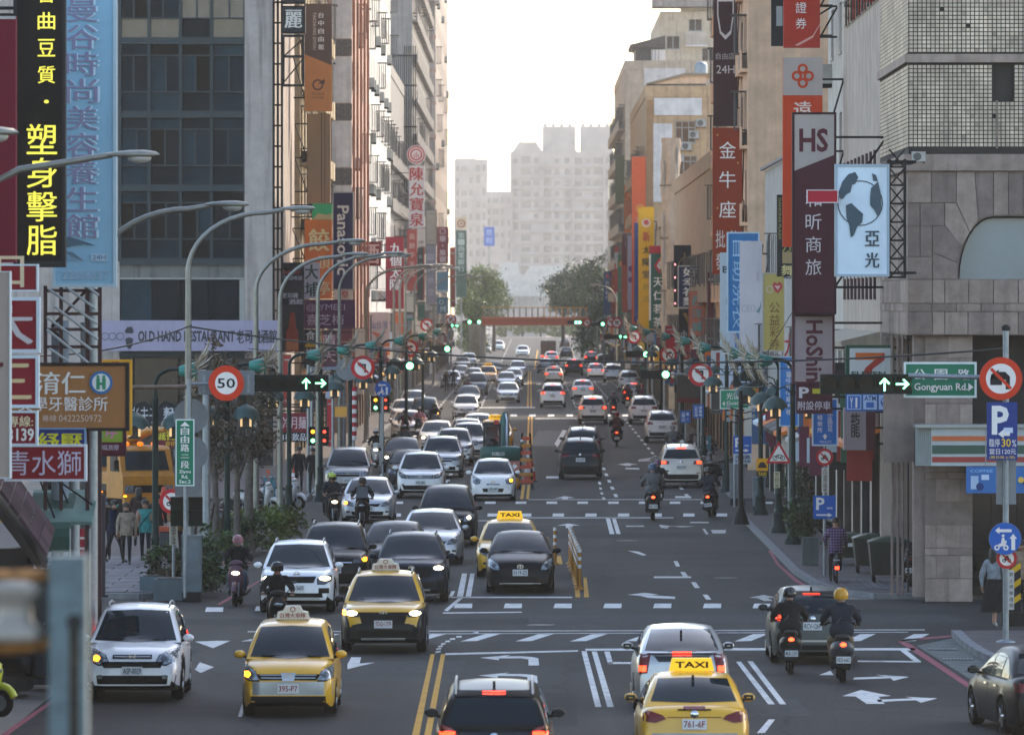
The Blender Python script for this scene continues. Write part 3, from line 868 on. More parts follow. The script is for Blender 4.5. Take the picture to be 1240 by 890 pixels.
for yy in(12.2,):MB().box(0.3,0.9,yy,yy+0.6,0.13,ZS,stone[1]).build('pillar',t)
MB().cyl((rx(1207),-0.05,ZT+0.2),(rx(1207),-0.05,rzz(122)),0.03,n=6,m=stone[2]).build('drain_pipe',t)
ac_unit(t,(rx(1112),-0.01,rzz(196)),0).scale=(0.42,0.5,0.4)
ft=thing('store_fascia','long white shop fascia with orange, green and red stripes above the corner store','sign',(rx(1108)+9.26,DR-0.9,rzz(563)))
fz=lambda py:rzz(py)-rzz(563)
fx_=lambda px:rx(px)-rx(1108)
MB().box(fx_(1125),9,0,0.9,0,fz(515),mat('fascia_white','#a9b3b5',rough=0.4,var=0.06)).build('casing',ft)
MB().prismz([(fx_(1125),0.02),(fx_(1125),0.9),(fx_(1108),0.9),(fx_(1108),0.35)],0.0,fz(517),mat('fascia_grey','#7e8a89',rough=0.5,var=0.08)).build('end_cap',ft)
for i in range(7):MB().box(fx_(1109.5+i*2.2),fx_(1109.5+i*2.2)+0.012,0.0+0.3*(1-i/7),0.05+0.32*(1-i/7),0.05,fz(519),ALU).build('rib',ft)
for y0_,y1_,c_ in((533,527,'#c05a22'),(548.5,538,'#0f4a3c'),(558.5,552,'#9a1f1c')):
 MB().box(fx_(1126),8.9,-0.012,0.0,fz(y0_),fz(y1_),mat('stripe_'+c_[1:],c_,rough=0.4,var=0.05)).build('stripe',ft)
MB().box(fx_(1106),9,-0.12,0.95,fz(517),fz(513),ALU).build('top_rail',ft)
for px in(1190,1280):MB().box(fx_(px),fx_(px)+0.02,-0.03,-0.012,0,fz(515),ALU).build('joint_strip',ft)
# --- right side further up
rw=wallm('worn_concrete','#a3978b',streak=0.5)
t,ox,oy=building('worn_concrete_building','stained concrete building with dark windows left of the tiled corner','R',9.3,24,174.3,195,30,rw,street=False,bay=5,base=4.6)
X2=9.3-ox
b=MB()
for k in range(5):
 z0=wz(205,180)+3.6*(k-0)-0.2
 if k==0:
  for j in range(9):
   MB().box(X2-0.05,X2-0.002,0.8+j*2.1,2.4+j*2.1,8.0,10.6,mat('white_shutter','#a7a5a2',var=0.1)).build('shutter',t)
   MB().box(X2-0.07,X2-0.003,2.45+j*2.1,2.75+j*2.1,7.4,11.4,mat('plum_post','#3a1f28',var=0.1)).build('post',t)
  continue
 for j in range(6):
  w_=MB().box(X2-0.06,X2-0.002,1.2+j*3.1,3.6+j*3.1,z0+1.0,z0+2.6,GLASS)
  o=w_.build('window',t)
  MB().box(X2-0.09,X2-0.06,1.2+j*3.1,3.6+j*3.1,z0+1.7,z0+1.76,ALUD).box(X2-0.09,X2-0.06,2.35+j*3.1,2.45+j*3.1,z0+1.0,z0+2.6,ALUD).build('window_bar',o)
MB().prism([(X2,6.2),(X2-1.0,6.05),(X2-1.05,6.3),(X2,6.55)],0.3,20,wallm('canopy_cream','#9a9182')).build('canopy',t)
MB().box(X2-0.04,X2-0.002,0.4,20,4.0,6.0,wallm('rust_cladding','#4d3d3c')).build('cladding',t)
building('white_tile_shophouse','white tiled shophouse above the convenience store box sign','R',9.35,24,195.2,206,31,wallm('pale_tile','#b1aca3',streak=0.2),bay=5,seed=21)
t,ox,oy=building('low_roof_shophouse','low shophouse with a grey corrugated roof behind the red and orange signs','R',9.2,24,206.5,257,12.4,wallm('pale_grey_render','#a09c96'),bay=5,seed=22,acs=0.5,roof=False)
for k in range(40):
 MB().box(9.0-ox+k*0.2,9.0-ox+k*0.2+0.13,18,50.8,12.42+0.012*k,12.52+0.012*k,mat('corrugated_sheet','#7d8287',rough=0.5,metal=0.4,var=0.15)).build('roof_rib',t)if k%2==0 else None
building('cream_end_wall_building','tall building with a blank cream end wall','R',9.4,24,283,331,36,creamw,bay=5,seed=23,acs=0.5,balc=True,bd=0.3)
building('grey_drying_rack_block','low tan tiled block behind the rust brown and navy signs','R',9.4,24,333,425,14.2,wallm('tan_tile','#968a79'),bay=4.5,seed=24,acs=0.7,balc=True)
building('low_awning_block','low cream shophouse row beside the wrapped scaffold','R',9.4,24,443,517,12.6,wallm('cream_tile','#a89a84'),bay=4.5,seed=29,acs=0.6,balc=True)
D4=520.0
t,ox,oy=building('stepped_terrace_block','tan terrace block with white wall panels and rooftop shelters','R',9.25,26,D4,600,wz(118,D4),wallm('tan_render','#a88d6e'),bay=4.2,seed=25,acs=0.5,balc=True,front=[(wx(830,D4),wz(173,D4),1.6,1.7,'grid'),(wx(845,D4),wz(240,D4),1.6,1.7,'grid'),(wx(832,D4),wz(212,D4),1.6,1.5,'grid')])
X4=lambda px:wx(px,D4)-ox
Z4_=lambda py:wz(py,D4)
wp=wallm('white_wall_panel','#bdbbb9',streak=0.15)
MB().box(X4(792),X4(850),-0.12,-0.002,Z4_(140),Z4_(119),wp).build('wall_panel',t)
MB().box(X4(791),X4(814),-0.1,-0.002,Z4_(245),Z4_(150),wp).build('wall_panel',t)
MB().box(X4(783),X4(791),-0.08,-0.002,Z4_(250),Z4_(121),wallm('brown_pilaster','#8a6a4c')).build('pilaster',t)
MB().box(X4(786),X4(855),0.3,8,Z4_(118)+0.01,Z4_(101),mat('roof_shed_glass','#55544f',rough=0.3,var=0.3)).build('roof_shed',t)
MB().prism([(X4(783),Z4_(101)),(X4(829),Z4_(89)),(X4(862),Z4_(89)),(X4(862),Z4_(92)),(X4(829),Z4_(92)),(X4(783),Z4_(103))],-0.2,8.4,mat('shed_sheet','#8d7d68',var=0.2)).build('shed_roof',t)
MB().prism([(X4(790),Z4_(102)),(X4(829),Z4_(92)),(X4(855),Z4_(92)),(X4(855),Z4_(101.5))],0.1,0.28,creamw).build('shed_gable',t)
for k in range(9):MB().box(X4(787)+k*0.5,X4(787)+k*0.5+0.07,0.2,0.28,Z4_(118),Z4_(101),ALUD).build('shed_post',t)
MB().box(X4(796),X4(850),0.15,0.19,Z4_(110),Z4_(109),ALUD).build('shed_rail',t)
MB().lathe([(0.5,0),(0.52,0.8),(0.4,1.0),(0.05,1.1)],METAL,14,c=(X4(850),3,Z4_(90))).build('water_tank',t)
for k in range(4):ac_unit(t,(X4(822+k*9),0.0,Z4_(196-k*14)),0)
D5=636.0
t,ox,oy=building('terrace_tower_block','grey-cream tower with barred balconies stepping up to roof shelters','R',9.3,26,D5,715,wz(85,D5),wallm('grey_cream_render','#a79b8a'),bay=4.6,seed=26,acs=0.9,balc=True,bd=0.7)
X5=lambda px:wx(px,D5)-ox
Z5_=lambda py:wz(py,D5)
MB().box(X5(780),X5(830),-0.1,0.0,Z5_(104),Z5_(83),wp).build('parapet',t)
MB().box(X5(770),X5(806),1,16,Z5_(85)+0.9,Z5_(57),mat('roof_shed_dark','#4b4a48',var=0.3)).build('roof_shed',t)
MB().box(X5(789),X5(806),0.9,0.98,Z5_(78),Z5_(60),wp).build('shed_window',t)
MB().prism([(X5(763),Z5_(54)),(X5(806),Z5_(43)),(X5(806),Z5_(57)),(X5(800),Z5_(57)),(X5(766),Z5_(57))],0.6,16.5,mat('shed_sheet_dark','#494643',var=0.2)).build('shed_roof',t)
for k in range(8):MB().box(X5(771)+k*0.3,X5(771)+k*0.3+0.04,0.9,0.95,Z5_(76),Z5_(57),ALUD).build('shed_post',t)
D6=740.0
t2,ox,oy=building('rooftop_tier_block','tall cream block rising behind the roof shelters with water tanks','R',wx(800,D6),34,D6,800,wz(24,D6),wallm('cream_grey_render','#aaa08e'),bay=6,seed=27,acs=0.5,arcade=False,front=[(wx(842,D6),wz(38,D6),1.5,1.5,'slide'),(wx(815,D6),wz(60,D6),1.5,1.5,'slide'),(wx(858,D6),wz(75,D6),1.5,1.5,'slide')])
X6=lambda px:wx(px,D6)-ox
Z6_=lambda py:wz(py,D6)
MB().box(X6(790),X6(870),-1.5,5,Z6_(9),Z6_(-6),greyw).build('roof_slab',t2)
MB().box(X6(825),X6(870),0.5,5,Z6_(24),Z6_(9.5),wallm('tank_room','#b0a894')).build('tank_room',t2)
for k in range(16):MB().box(X6(831)+k*0.14,X6(831)+k*0.14+0.05,-0.6,-0.55,Z6_(55),Z6_(39),wp).build('baluster',t2)
MB().box(X6(830),X6(857),-0.6,0,Z6_(57),Z6_(55),wp).build('balcony',t2)
building('far_right_block','pale hazy shophouse block before the green trees on the right','R',9.3,26,718,775,17,wallm('far_cream','#a29a8c'),bay=10,seed=28,acs=0.3)
building('rear_slab_block','tall grey slab standing back behind the low corrugated roof','R',15.5,34,207,281,52,greyw,bay=8,seed=31,acs=0.2,arcade=False)  # unseen block, added to keep sun off the crossing and left square
st_=thing('wrapped_scaffold','scaffold column wrapped in wrinkled beige cloth','scaffold',(wx(812,440),440,0))
b=MB()
n_,mlev=28,40
pts=[]
for j in range(mlev):
 for i in range(n_):
  a=2*PI*i/n_
  r_=0.62+0.07*math.sin(3*a+j*0.55)+0.05*math.sin(7*a-j*0.9)+random.uniform(-0.03,0.03)
  pts.append((r_*math.cos(a)*0.95,r_*math.sin(a)*1.2,3+j*0.39))
fs=[(j*n_+i,j*n_+(i+1)%n_,(j+1)*n_+(i+1)%n_,(j+1)*n_+i)for j in range(mlev-1)for i in range(n_)]
b._add(pts,fs,wallm('wrap_cloth','#a08e7c',streak=0.2),True)
b.build('cloth_wrap',st_)
for sx_ in(-0.45,0.45):
 for sy_ in(-0.5,0.5):MB().cyl((sx_,sy_,0),(sx_,sy_,17.6),0.05,n=6,m=METAL).build('pole',st_)
for zz in(4.5,8,11.5,15):MB().lathe([(0.72,zz),(0.74,zz+0.06),(0.72,zz+0.12)],wallm('wrap_rope','#6d6256'),20,c=(0,0,0)).build('rope',st_)
# --- hazy background: twin-topped tower and low roofs
def far_tower(name,label,px0,px1,pytop,d,extra=(),wm=None,floors=14,cols_=10):
 s=F/d
 x0,x1=wx(px0,d),wx(px1,d)
 h=wz(pytop,d)
 t=thing(name,label,'building',((x0+x1)/2,d,0))
 w=(x1-x0)/2
 b=MB();b.box(-w,w,0,26,0,h,wm)
 for a,c,p in extra:
  xa,xc=wx(a,d)-(x0+x1)/2,wx(c,d)-(x0+x1)/2
  hh=wz(p,d)
  b.box(xa,xc,2,16,h,hh,wm)
  for q in range(4):b.box(xa+(xc-xa)*(q/4+0.03),xa+(xc-xa)*(q/4+0.13),2.5,4,hh,hh+(0.8 if cols_>8 else 0.3),wm)
 b.build('wall',t)
 fh=(h-6)/floors
 frn=random.Random(len(label))
 cwid=2*w/cols_
 key=(name,'w')
 me=MB().box(-cwid*0.3,cwid*0.3,-0.12,-0.02,0,fh*0.5,mat('far_window','#8f8782',rough=0.2,var=0.1)).mesh('window')  # window tone kept pale, close to the wall, to imitate distance haze
 bl=MB().box(-w-0.1,w+0.1,-0.5,0.0,0,0.35,wm).mesh('balcony_slab')
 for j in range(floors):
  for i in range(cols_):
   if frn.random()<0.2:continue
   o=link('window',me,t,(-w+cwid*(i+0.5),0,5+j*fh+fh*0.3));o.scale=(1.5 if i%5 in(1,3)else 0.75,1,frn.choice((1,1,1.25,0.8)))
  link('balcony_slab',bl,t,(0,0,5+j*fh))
 for i in range(0,cols_,3):MB().box(-w+cwid*i+0.1,-w+cwid*i+0.6,-0.7,0,0,h-0.1,wm).build('pier',t)
 for i in range(3 if cols_>8 else 0):MB().prism([(-w+2*w*i/3+0.5,h),(-w+2*w*(i+1)/3-0.5,h),(-w+2*w*(i+0.75)/3,h+2.6),(-w+2*w*(i+0.25)/3,h+2.6)],0.3,8,wm).build('roof_gable',t)
 return t
farw=wallm('far_tower','#a89e98',streak=0.1,scale=0.2)
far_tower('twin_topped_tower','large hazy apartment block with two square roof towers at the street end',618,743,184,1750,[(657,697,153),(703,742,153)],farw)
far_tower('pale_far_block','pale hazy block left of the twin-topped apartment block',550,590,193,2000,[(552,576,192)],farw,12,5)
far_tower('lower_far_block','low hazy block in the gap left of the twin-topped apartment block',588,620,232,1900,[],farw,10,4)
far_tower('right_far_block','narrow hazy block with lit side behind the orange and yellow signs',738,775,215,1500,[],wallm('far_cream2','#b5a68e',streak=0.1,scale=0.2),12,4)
for k,(a,c,p,d,lab)in enumerate(((600,632,318,1420,'low white shed roof left of the overpass trees'),(628,700,322,1460,'long pale low roof under the twin-topped apartment block'),(604,662,340,1380,'ribbed white shed roof just above the orange footbridge'))):
 x0,x1,h=wx(a,d),wx(c,d),wz(p,d)
 t=thing('low_shed',lab,'building',((x0+x1)/2,d,0))
 w=(x1-x0)/2
 MB().box(-w,w,0,14,0,h*0.72,farw).build('wall',t)
 MB().prism([(-w-0.4,h*0.72),(w+0.4,h*0.72),(w*0.6,h),(-w*0.6,h)],-0.3,14.3,wallm('white_roof','#aeaca8',streak=0.1)).build('roof',t)
 for i in range(12):MB().box(-w+2*w*i/12,-w+2*w*i/12+0.2,-0.4,-0.3,h*0.55,h*0.72,ALU).build('roof_rib',t)
 # --- orange footbridge across the street
fbz=800.0
ft=thing('footbridge','orange steel footbridge spanning the far end of the street','bridge',(wx(663,fbz),fbz,0))
ORNG=mat('footbridge_orange','#a8431f',rough=0.55,var=0.15)
OCH=mat('footbridge_ochre','#b57a2c',rough=0.6,var=0.15)
q=lambda px:wx(px,fbz)-wx(663,fbz)
zq=lambda py:wz(py,fbz)
MB().box(q(583),q(745),0,3.4,zq(394),zq(384),ORNG).build('girder',ft)
MB().box(q(583),q(745),-0.25,3.65,zq(386.5),zq(384.2),mat('deck_edge','#b35a30',rough=0.6,var=0.1)).build('deck_edge',ft)
for k in range(22):
 px=585+k*7.3
 o=MB().box(q(px),q(px)+0.14,-0.2,-0.06,zq(384),zq(372.5),OCH if k>9 else mat('rail_post_brown','#7a6048',var=0.1));o.build('rail_post',ft)
MB().box(q(583),q(745),-0.16,-0.1,zq(373),zq(372),OCH).build('hand_rail',ft)
for k in range(110):
 if k%4:MB().box(q(584)+k*0.145,q(584)+k*0.145+0.03,-0.15,-0.11,zq(384),zq(373),METAL).build('baluster',ft)
for px in(581,738):MB().box(q(px),q(px+7),0.4,3.0,0,zq(394),wallm('bridge_pier','#7d766c')).build('pier',ft)
for sgn,px in((-1,583),(1,745)):
 st=MB()
 for i in range(16):st.box(min(q(px),q(px)+sgn*1.6),max(q(px),q(px)+sgn*1.6),3.4+i*0.5,3.9+i*0.5,zq(394)-i*0.28,zq(388)-i*0.28,wallm('stair_grey','#8a857c'))
 st.build('stair',ft)
 # ---------------------------------------------------------------- vehicles
def interp(tab,x):
 if x<=tab[0][0]:return tab[0][1]
 for(a,p),(c,q)in zip(tab,tab[1:]):
  if x<=c:
   t=(x-a)/(c-a)if c>a else 0
   return p+(q-p)*t
 return tab[-1][1]
def smooth_tab(tab,n=4):
 out=[]
 for i in range(len(tab)-1):
  p0=tab[max(0,i-1)];p1=tab[i];p2=tab[i+1];p3=tab[min(len(tab)-1,i+2)]
  for k in range(n):
   t=k/n
   x=p1[0]+(p2[0]-p1[0])*t
   m1=(p2[1]-p0[1])/max(1e-6,p2[0]-p0[0]);m2=(p3[1]-p1[1])/max(1e-6,p3[0]-p1[0])
   d=p2[0]-p1[0]
   h00=2*t**3-3*t**2+1;h10=t**3-2*t**2+t;h01=-2*t**3+3*t**2;h11=t**3-t**2
   out.append((x,h00*p1[1]+h10*d*m1+h01*p2[1]+h11*d*m2))
 out.append(tab[-1])
 return out
LAMPG=mat('headlamp_glass','#8d979b',rough=0.1,metal=0.5,var=0.6,scale=16,spec=0.9)
LAMPD=mat('headlamp_dark','#3a4146',rough=0.08,var=0.3,scale=9,spec=0.9)
LAMPON=glow('headlamp_lit','#ffe7b8',5.0)
AMBER=glow('amber_lamp','#ff8a1a',5.0)
TAILR=mat('tail_lens','#6a0f0f',rough=0.15,var=0.15,scale=8)
TAILON=glow('tail_lamp_lit','#ff3018',3.2)
TAILHOT=glow('tail_lamp_core','#ff4020',3.0)
PLATET=mat('plate_text','#1b3a46',var=0)
PLATER=mat('plate_text_red','#8a1a1a',var=0)
TAXIY=paint('taxi_yellow','#dca514',metal=0.0,rough=0.35)
LAMPWARM=glow('lantern_glow','#e8c088',0.3)
CAR={}
def car_type(key,L,W,Hh,wb,hood,roof,belt,clear=0.19,wr=0.33,plan=None,clad=False,front=None,rear=None,tail='hatch',tumble=0.24,rails=False):
 hw=W/2
 fo=(L-wb)*0.5*0.94
 ro=fo+wb
 hood=smooth_tab(hood);roof=smooth_tab(roof,5)
 plan=plan or[(0,0.80),(0.12,0.88),(0.4,0.95),(0.9,0.985),(L*0.5,1.0),(L-0.9,0.985),(L-0.35,0.95),(L-0.08,0.90),(L,0.86)]
 plan=smooth_tab(plan,3)
 ar=wr+0.055
 ys=sorted({0,0.03,0.08,0.16,0.28,L,L-0.03,L-0.08,L-0.18,L-0.32,*[0.4+(L-0.8)*i/22 for i in range(23)],*[c+ar*math.sin(a)for c in(fo,ro)for a in[R(d)for d in range(-90,91,15)]]})
 ys=[y for i,y in enumerate(ys)if i==0 or y-ys[i-1]>0.012]
 body='BODY'
 nsec=13
 verts=[];faces=[];fm_=[]
 for y in ys:
  w=hw*interp(plan,y)
  zt=interp(hood,y)
  endk=max(0,1-min(y,L-y)/0.22)
  zb=clear+0.10*endk
  zm=zb+(zt-zb)*0.48
  sec=[(0,zb),(w*0.70,zb),(w*0.74,zb),(w*0.95,zb+0.01),(w*0.985,zb+0.09),(w,zm),(w*0.995,zm+(zt-zm)*0.35),(w*0.975,zt-0.17*(zt/1.0)+0.0),(w*0.95,zt-0.075),(w*0.89,zt-0.02),(w*0.72,zt+0.012),(w*0.36,zt+0.028),(0,zt+0.032)]
  ah=0
  for c in(fo,ro):
   if abs(y-c)<ar:ah=max(ah,wr+math.sqrt(max(0,ar*ar-(y-c)**2)))
  out=[]
  for i,(x,z)in enumerate(sec):
   if ah and 2<=i<=8:z=max(z,ah+0.002*i)
   out.append((x,y-L/2,z))
  verts+=out
 nS=len(ys)
 n=nsec
 for s in(1,-1):
  base=len(verts)if s==-1 else 0
  if s==-1:verts+=[(-x,y,z)for x,y,z in verts[:nS*n]]
  for j in range(nS-1):
   for i in range(n-1):
    a,b_,c,d=base+j*n+i,base+j*n+i+1,base+(j+1)*n+i+1,base+(j+1)*n+i
    faces.append((a,b_,c,d)if s==1 else(d,c,b_,a))
    zc=(verts[a][2]+verts[c][2])/2
    yy=(verts[a][1]+verts[c][1])/2+L/2
    lim=(clear+0.17)if clad else(clear+0.02)
    near=clad and any(abs(yy-q)<ar+0.09 and(yy-q)**2+(zc-wr)**2<(ar+0.10)**2 for q in(fo,ro))
    fm_.append(1 if(i<3 or zc<lim or near)else(3 if i>=8 and yy<L*0.4 else 0))
  capf=[base+i for i in range(n)]
  faces.append(tuple(capf[::-1])if s==1 else tuple(capf));fm_.append(0)
  capr=[base+(nS-1)*n+i for i in range(n)]
  faces.append(tuple(capr)if s==1 else tuple(capr[::-1]));fm_.append(0)
 r0,r1=roof[0][0],roof[-1][0]
 zr=max(z for _,z in roof)
 gy=sorted({*[r0+(r1-r0)*i/26 for i in range(27)],*[q for q,_ in roof]})
 gb=len(verts);ng=8
 for y in gy:
  wB=hw*interp(plan,y)*0.93
  z=interp(roof,y)
  k=max(0.001,(z-belt)/(zr-belt))
  wT=wB*(1-tumble*k)
  z0=belt-0.06
  row=[(wB,z0),(wB*(1-tumble*k*0.30),belt+(z-belt)*0.33),(wB*(1-tumble*k*0.66),belt+(z-belt)*0.68),(wT*0.985,z-0.07*k),(wT*0.93,z-0.025*k),(wT*0.75,z),(wT*0.4,z+0.022*k),(0,z+0.03*k)]
  verts+=[(x,y-L/2,q)for x,q in row]
 nG=len(gy)
 for s in(1,-1):
  base=gb if s==1 else len(verts)
  if s==-1:verts+=[(-x,y,z)for x,y,z in verts[gb:gb+nG*ng]]
  for j in range(nG-1):
   for i in range(ng-1):
    a,b_,c,d=base+j*ng+i,base+j*ng+i+1,base+(j+1)*ng+i+1,base+(j+1)*ng+i
    faces.append((a,b_,c,d)if s==1 else(d,c,b_,a));fm_.append(2)
 bvh=BVHTree.FromPolygons([Vector(v)for v in verts],faces)
 dims=dict(L=L,W=W,H=Hh,hw=hw,belt=belt,zr=zr,r0=r0-L/2,r1=r1-L/2,fo=fo-L/2,ro=ro-L/2,wr=wr,clad=clad,tail=tail,tumble=tumble,roof=roof,rails=rails,clear=clear,plan=plan,hood=hood)
 CAR[key]=dict(v=verts,f=faces,fm=fm_,bvh=bvh,**dims)
def patch(T,view,lower,upper,m,off=0.006,nu=10,nv=4,thick=0.0,b=None):
 bvh=T['bvh'];L=T['L']
 if b is None:b=MB()
 def along(pl,t):
  seg=[math.dist(p,q)for p,q in zip(pl,pl[1:])]
  tot=sum(seg)or 1;d=t*tot
  for(p,q),s in zip(zip(pl,pl[1:]),seg):
   if d<=s+1e-9:k=d/s if s else 0;return(p[0]+(q[0]-p[0])*k,p[1]+(q[1]-p[1])*k)
   d-=s
  return pl[-1]
 dirs={'front':Vector((0,1,0)),'rear':Vector((0,-1,0)),'right':Vector((-1,0,0)),'left':Vector((1,0,0)),'top':Vector((0,0,-1))}
 dv=dirs[view]
 pts=[]
 last=None
 for j in range(nv+1):
  for i in range(nu+1):
   p=along(lower,i/nu);q=along(upper,i/nu)
   u=p[0]+(q[0]-p[0])*j/nv;v=p[1]+(q[1]-p[1])*j/nv
   if view in('front','rear'):o=Vector((u,-dv.y*5,v))
   elif view=='top':o=Vector((u,v,5))
   else:o=Vector((-dv.x*5,u,v))
   hit=bvh.ray_cast(o,dv)
   if hit[0]is None:
    pt=None
   else:
    nn=hit[1]if hit[1].dot(dv)<0 else-hit[1]
    pt=hit[0]+(nn*0.8-dv*0.35)*off
   pts.append(pt)
 known=[p for p in pts if p is not None]
 if not known:return b
 for i,p in enumerate(pts):
  if p is None:
   r_,c=divmod(i,nu+1)
   best=min((q for q in range(len(pts))if pts[q]is not None),key=lambda q:abs(q//(nu+1)-r_)+abs(q%(nu+1)-c))
   pts[i]=pts[best]
 fs=[]
 for j in range(nv):
  for i in range(nu):
   a=j*(nu+1)+i
   f=(a,a+1,a+nu+2,a+nu+1)
   fs.append(f)
 A,B_,C_=pts[fs[0][0]],pts[fs[0][1]],pts[fs[0][2]]
 if(B_-A).cross(C_-A).dot(dv)>0:fs=[f[::-1]for f in fs]
 b._add(pts,fs,m,True)
 return b
def mir(pl):return[(-x,z)for x,z in pl]
WHEEL={}
def wheel_meshes(r,w=0.21,style=0):
 k=(round(r,2),style)
 if k in WHEEL:return WHEEL[k]
 ty=MB().lathe([(r*0.66,-w/2+0.01),(r*0.90,-w/2),(r*0.98,-w/2+0.03),(r,0),(r*0.98,w/2-0.03),(r*0.90,w/2),(r*0.66,w/2-0.01)],RUBBER,24,'x').mesh('tyre')
 al=mat('alloy_rim','#9a9ea0',rough=0.3,metal=0.8,var=0.1)
 rm=MB()
 rm.lathe([(0.001,w*0.36),(r*0.14,w*0.40),(r*0.15,w*0.33)],al,12,'x')
 rm.lathe([(r*0.60,w*0.40),(r*0.67,w*0.44),(r*0.67,w*0.36)],al,24,'x')
 rm.lathe([(0.001,w*0.2),(r*0.64,w*0.22)],DARKM,16,'x')
 for i in range(5 if style==0 else 10):
  a=2*PI*i/(5 if style==0 else 10)
  q=0.05 if style==0 else 0.025
  p=[(math.cos(a)*r*0.12,math.sin(a)*r*0.12),(math.cos(a)*r*0.62,math.sin(a)*r*0.62)]
  rm.cyl((w*0.36,*p[0]),(w*0.38,*p[1]),q,q*0.7,5,al)
 WHEEL[k]=(ty,rm.mesh('rim'))
 return WHEEL[k]
PLATE={}
def plate_mesh(txt,red=False):
 k=(txt,red)
 if k not in PLATE:
  b=MB().box(-0.19,0.19,-0.012,0,0,0.16,WHITEP)
  l=MB().text(txt,-0.165,0.165,0.03,0.135,-0.016,PLATER if red else PLATET,off=0.015)
  PLATE[k]=(b.mesh('number_plate'),l.mesh('plate_lettering'))
 return PLATE[k]
def surf_y(T,view,x,z,off=0.0):
 d=1 if view=='front' else-1
 h=T['bvh'].ray_cast(Vector((x,-5*d,z)),Vector((0,d,0)))
 return(h[0].y-d*off)if h[0]is not None else-d*T['L']/2
CACHE={}
def build_car(key,style,col,label,loc,heading,plate=None,red=False,cat='car',group=None,on=True,name='parked_car',roofm=None,taxi=None,indicator=None,brake=True,glass=None,detail=2):
 T=CAR[key];S=STYLE[style]
 t=thing(name,label,cat,loc,group,heading)
 ck=(key,col.name,(roofm or col).name)
 if ck not in CACHE:
  b=MB();slots=[col,BLACKP,roofm or col,roofm or col]
  b._add(T['v'],[],col)
  b.f=list(T['f']);b.m=[slots[i]for i in T['fm']];b.sm=[True]*len(b.f)
  me=b.mesh('body')
  try:me.set_sharp_from_angle(angle=R(42))
  except Exception:pass
  CACHE[ck]=me
 link('body',CACHE[ck],t)
 def P(name_,k,fn,par=t):
  kk=(key,style,name_,k)
  if kk not in CACHE:CACHE[kk]=fn().mesh(name_)
  return link(name_,CACHE[kk],par)
 hw,belt,zr,L=T['hw'],T['belt'],T['zr'],T['L']
 gl=glass or CARGLASS
 tum=T['tumble']
 wT=hw*0.93*(1-tum)
 wi=P('windscreen',gl.name,lambda:patch(T,'front',[(-hw*0.83,belt+0.03),(0,belt+0.0),(hw*0.83,belt+0.03)],[(-wT*0.90,zr-0.085),(0,zr-0.06),(wT*0.90,zr-0.085)],gl,0.006,12,8))
 P('wiper',0,lambda:MB().tube([(-0.5,surf_y(T,'front',-0.5,belt+0.06,0.03),belt+0.06),(0.05,surf_y(T,'front',0.05,belt+0.03,0.03),belt+0.03)],0.012,5,BLACKP).tube([(0.05,surf_y(T,'front',0.05,belt+0.06,0.03),belt+0.06),(0.55,surf_y(T,'front',0.55,belt+0.03,0.03),belt+0.03)],0.012,5,BLACKP),wi)
 rz0,rz1=S.get('rearwin',(belt+0.04,zr-0.12))
 rwB=hw*0.93*(1-tum*(rz0-belt)/(zr-belt))*0.86
 P('rear_window',gl.name,lambda:patch(T,'rear',[(-rwB,rz0+0.02),(0,rz0),(rwB,rz0+0.02)],[(-wT*0.86,rz1),(0,rz1+0.02),(wT*0.86,rz1)],gl,0.006,12,8))
 ra,rb=T['r0'],T['r1']
 def roofz(y):return interp(T['roof'],y+L/2)
 seg=S.get('side',(0.10,0.42,0.70,0.92))
 for s,v in((1,'right'),(-1,'left')):
  for i in range(3):
   y0=ra+(rb-ra)*seg[i]+0.04;y1=ra+(rb-ra)*seg[i+1]-0.04
   yy=[y0+(y1-y0)*q/4 for q in range(5)]
   up=[(y,max(belt+0.06,roofz(y)-0.12))for y in yy]
   lo=[(y,belt+0.035)for y in yy]
   P('side_window',(v,i),lambda:patch(T,v,lo,up,CARGLASS,0.006,8,4))
  if detail>1:
   def dl():
    b=MB()
    for f_ in(seg[1],seg[2],seg[0]-0.02):
     y=ra+(rb-ra)*f_
     patch(T,v,[(y-0.008,0.36),(y+0.008,0.36)],[(y-0.008,belt),(y+0.008,belt)],BLACKP,0.003,1,6,b=b)
    return b
   P('door_seam',v,dl)
   for q in(1,2):
    y=ra+(rb-ra)*seg[q]-0.28
    P('door_handle',(v,q),lambda:patch(T,v,[(y,belt-0.14),(y+0.2,belt-0.14)],[(y,belt-0.11),(y+0.2,belt-0.11)],CHROME,0.02,3,1))
 if detail>1:
  for s,v in((1,'right'),(-1,'left')):
   yy=[ra+(rb-ra)*q/8 for q in range(1,8)]
   P('belt_trim',v,lambda:patch(T,v,[(y,belt+0.005)for y in yy],[(y,belt+0.03)for y in yy],BLACKP,0.008,8,1))
 for s in(1,-1):
  ym=ra+0.32
  xm=hw*0.98
  def mm():
   b=MB()
   b.ell((s*(xm+0.07),ym,belt+0.06),(0.105,0.07,0.072),col,10,8)
   b.cyl((s*(xm-0.08),ym,belt+0.0),(s*(xm+0.06),ym,belt+0.04),0.03,0.025,6,BLACKP)
   return b
  mo=P('wing_mirror',(s,col.name),mm)
  P('mirror_glass',s,lambda:MB().box(s*(xm+0.07)-0.075,s*(xm+0.07)+0.075,ym+0.055,ym+0.065,belt+0.015,belt+0.105,mat('mirror_glass','#3a4448',rough=0.1,metal=0.6,var=0)),mo)
 ty,rm=wheel_meshes(T['wr'],style=S.get('rim',0))
 for s in(1,-1):
  for y in(T['fo'],T['ro']):
   w_=link('wheel',ty,t,(s*(hw-0.125),y,T['wr']))
   if s<0:w_.rotation_euler=(0,0,PI)
   link('rim',rm,w_)
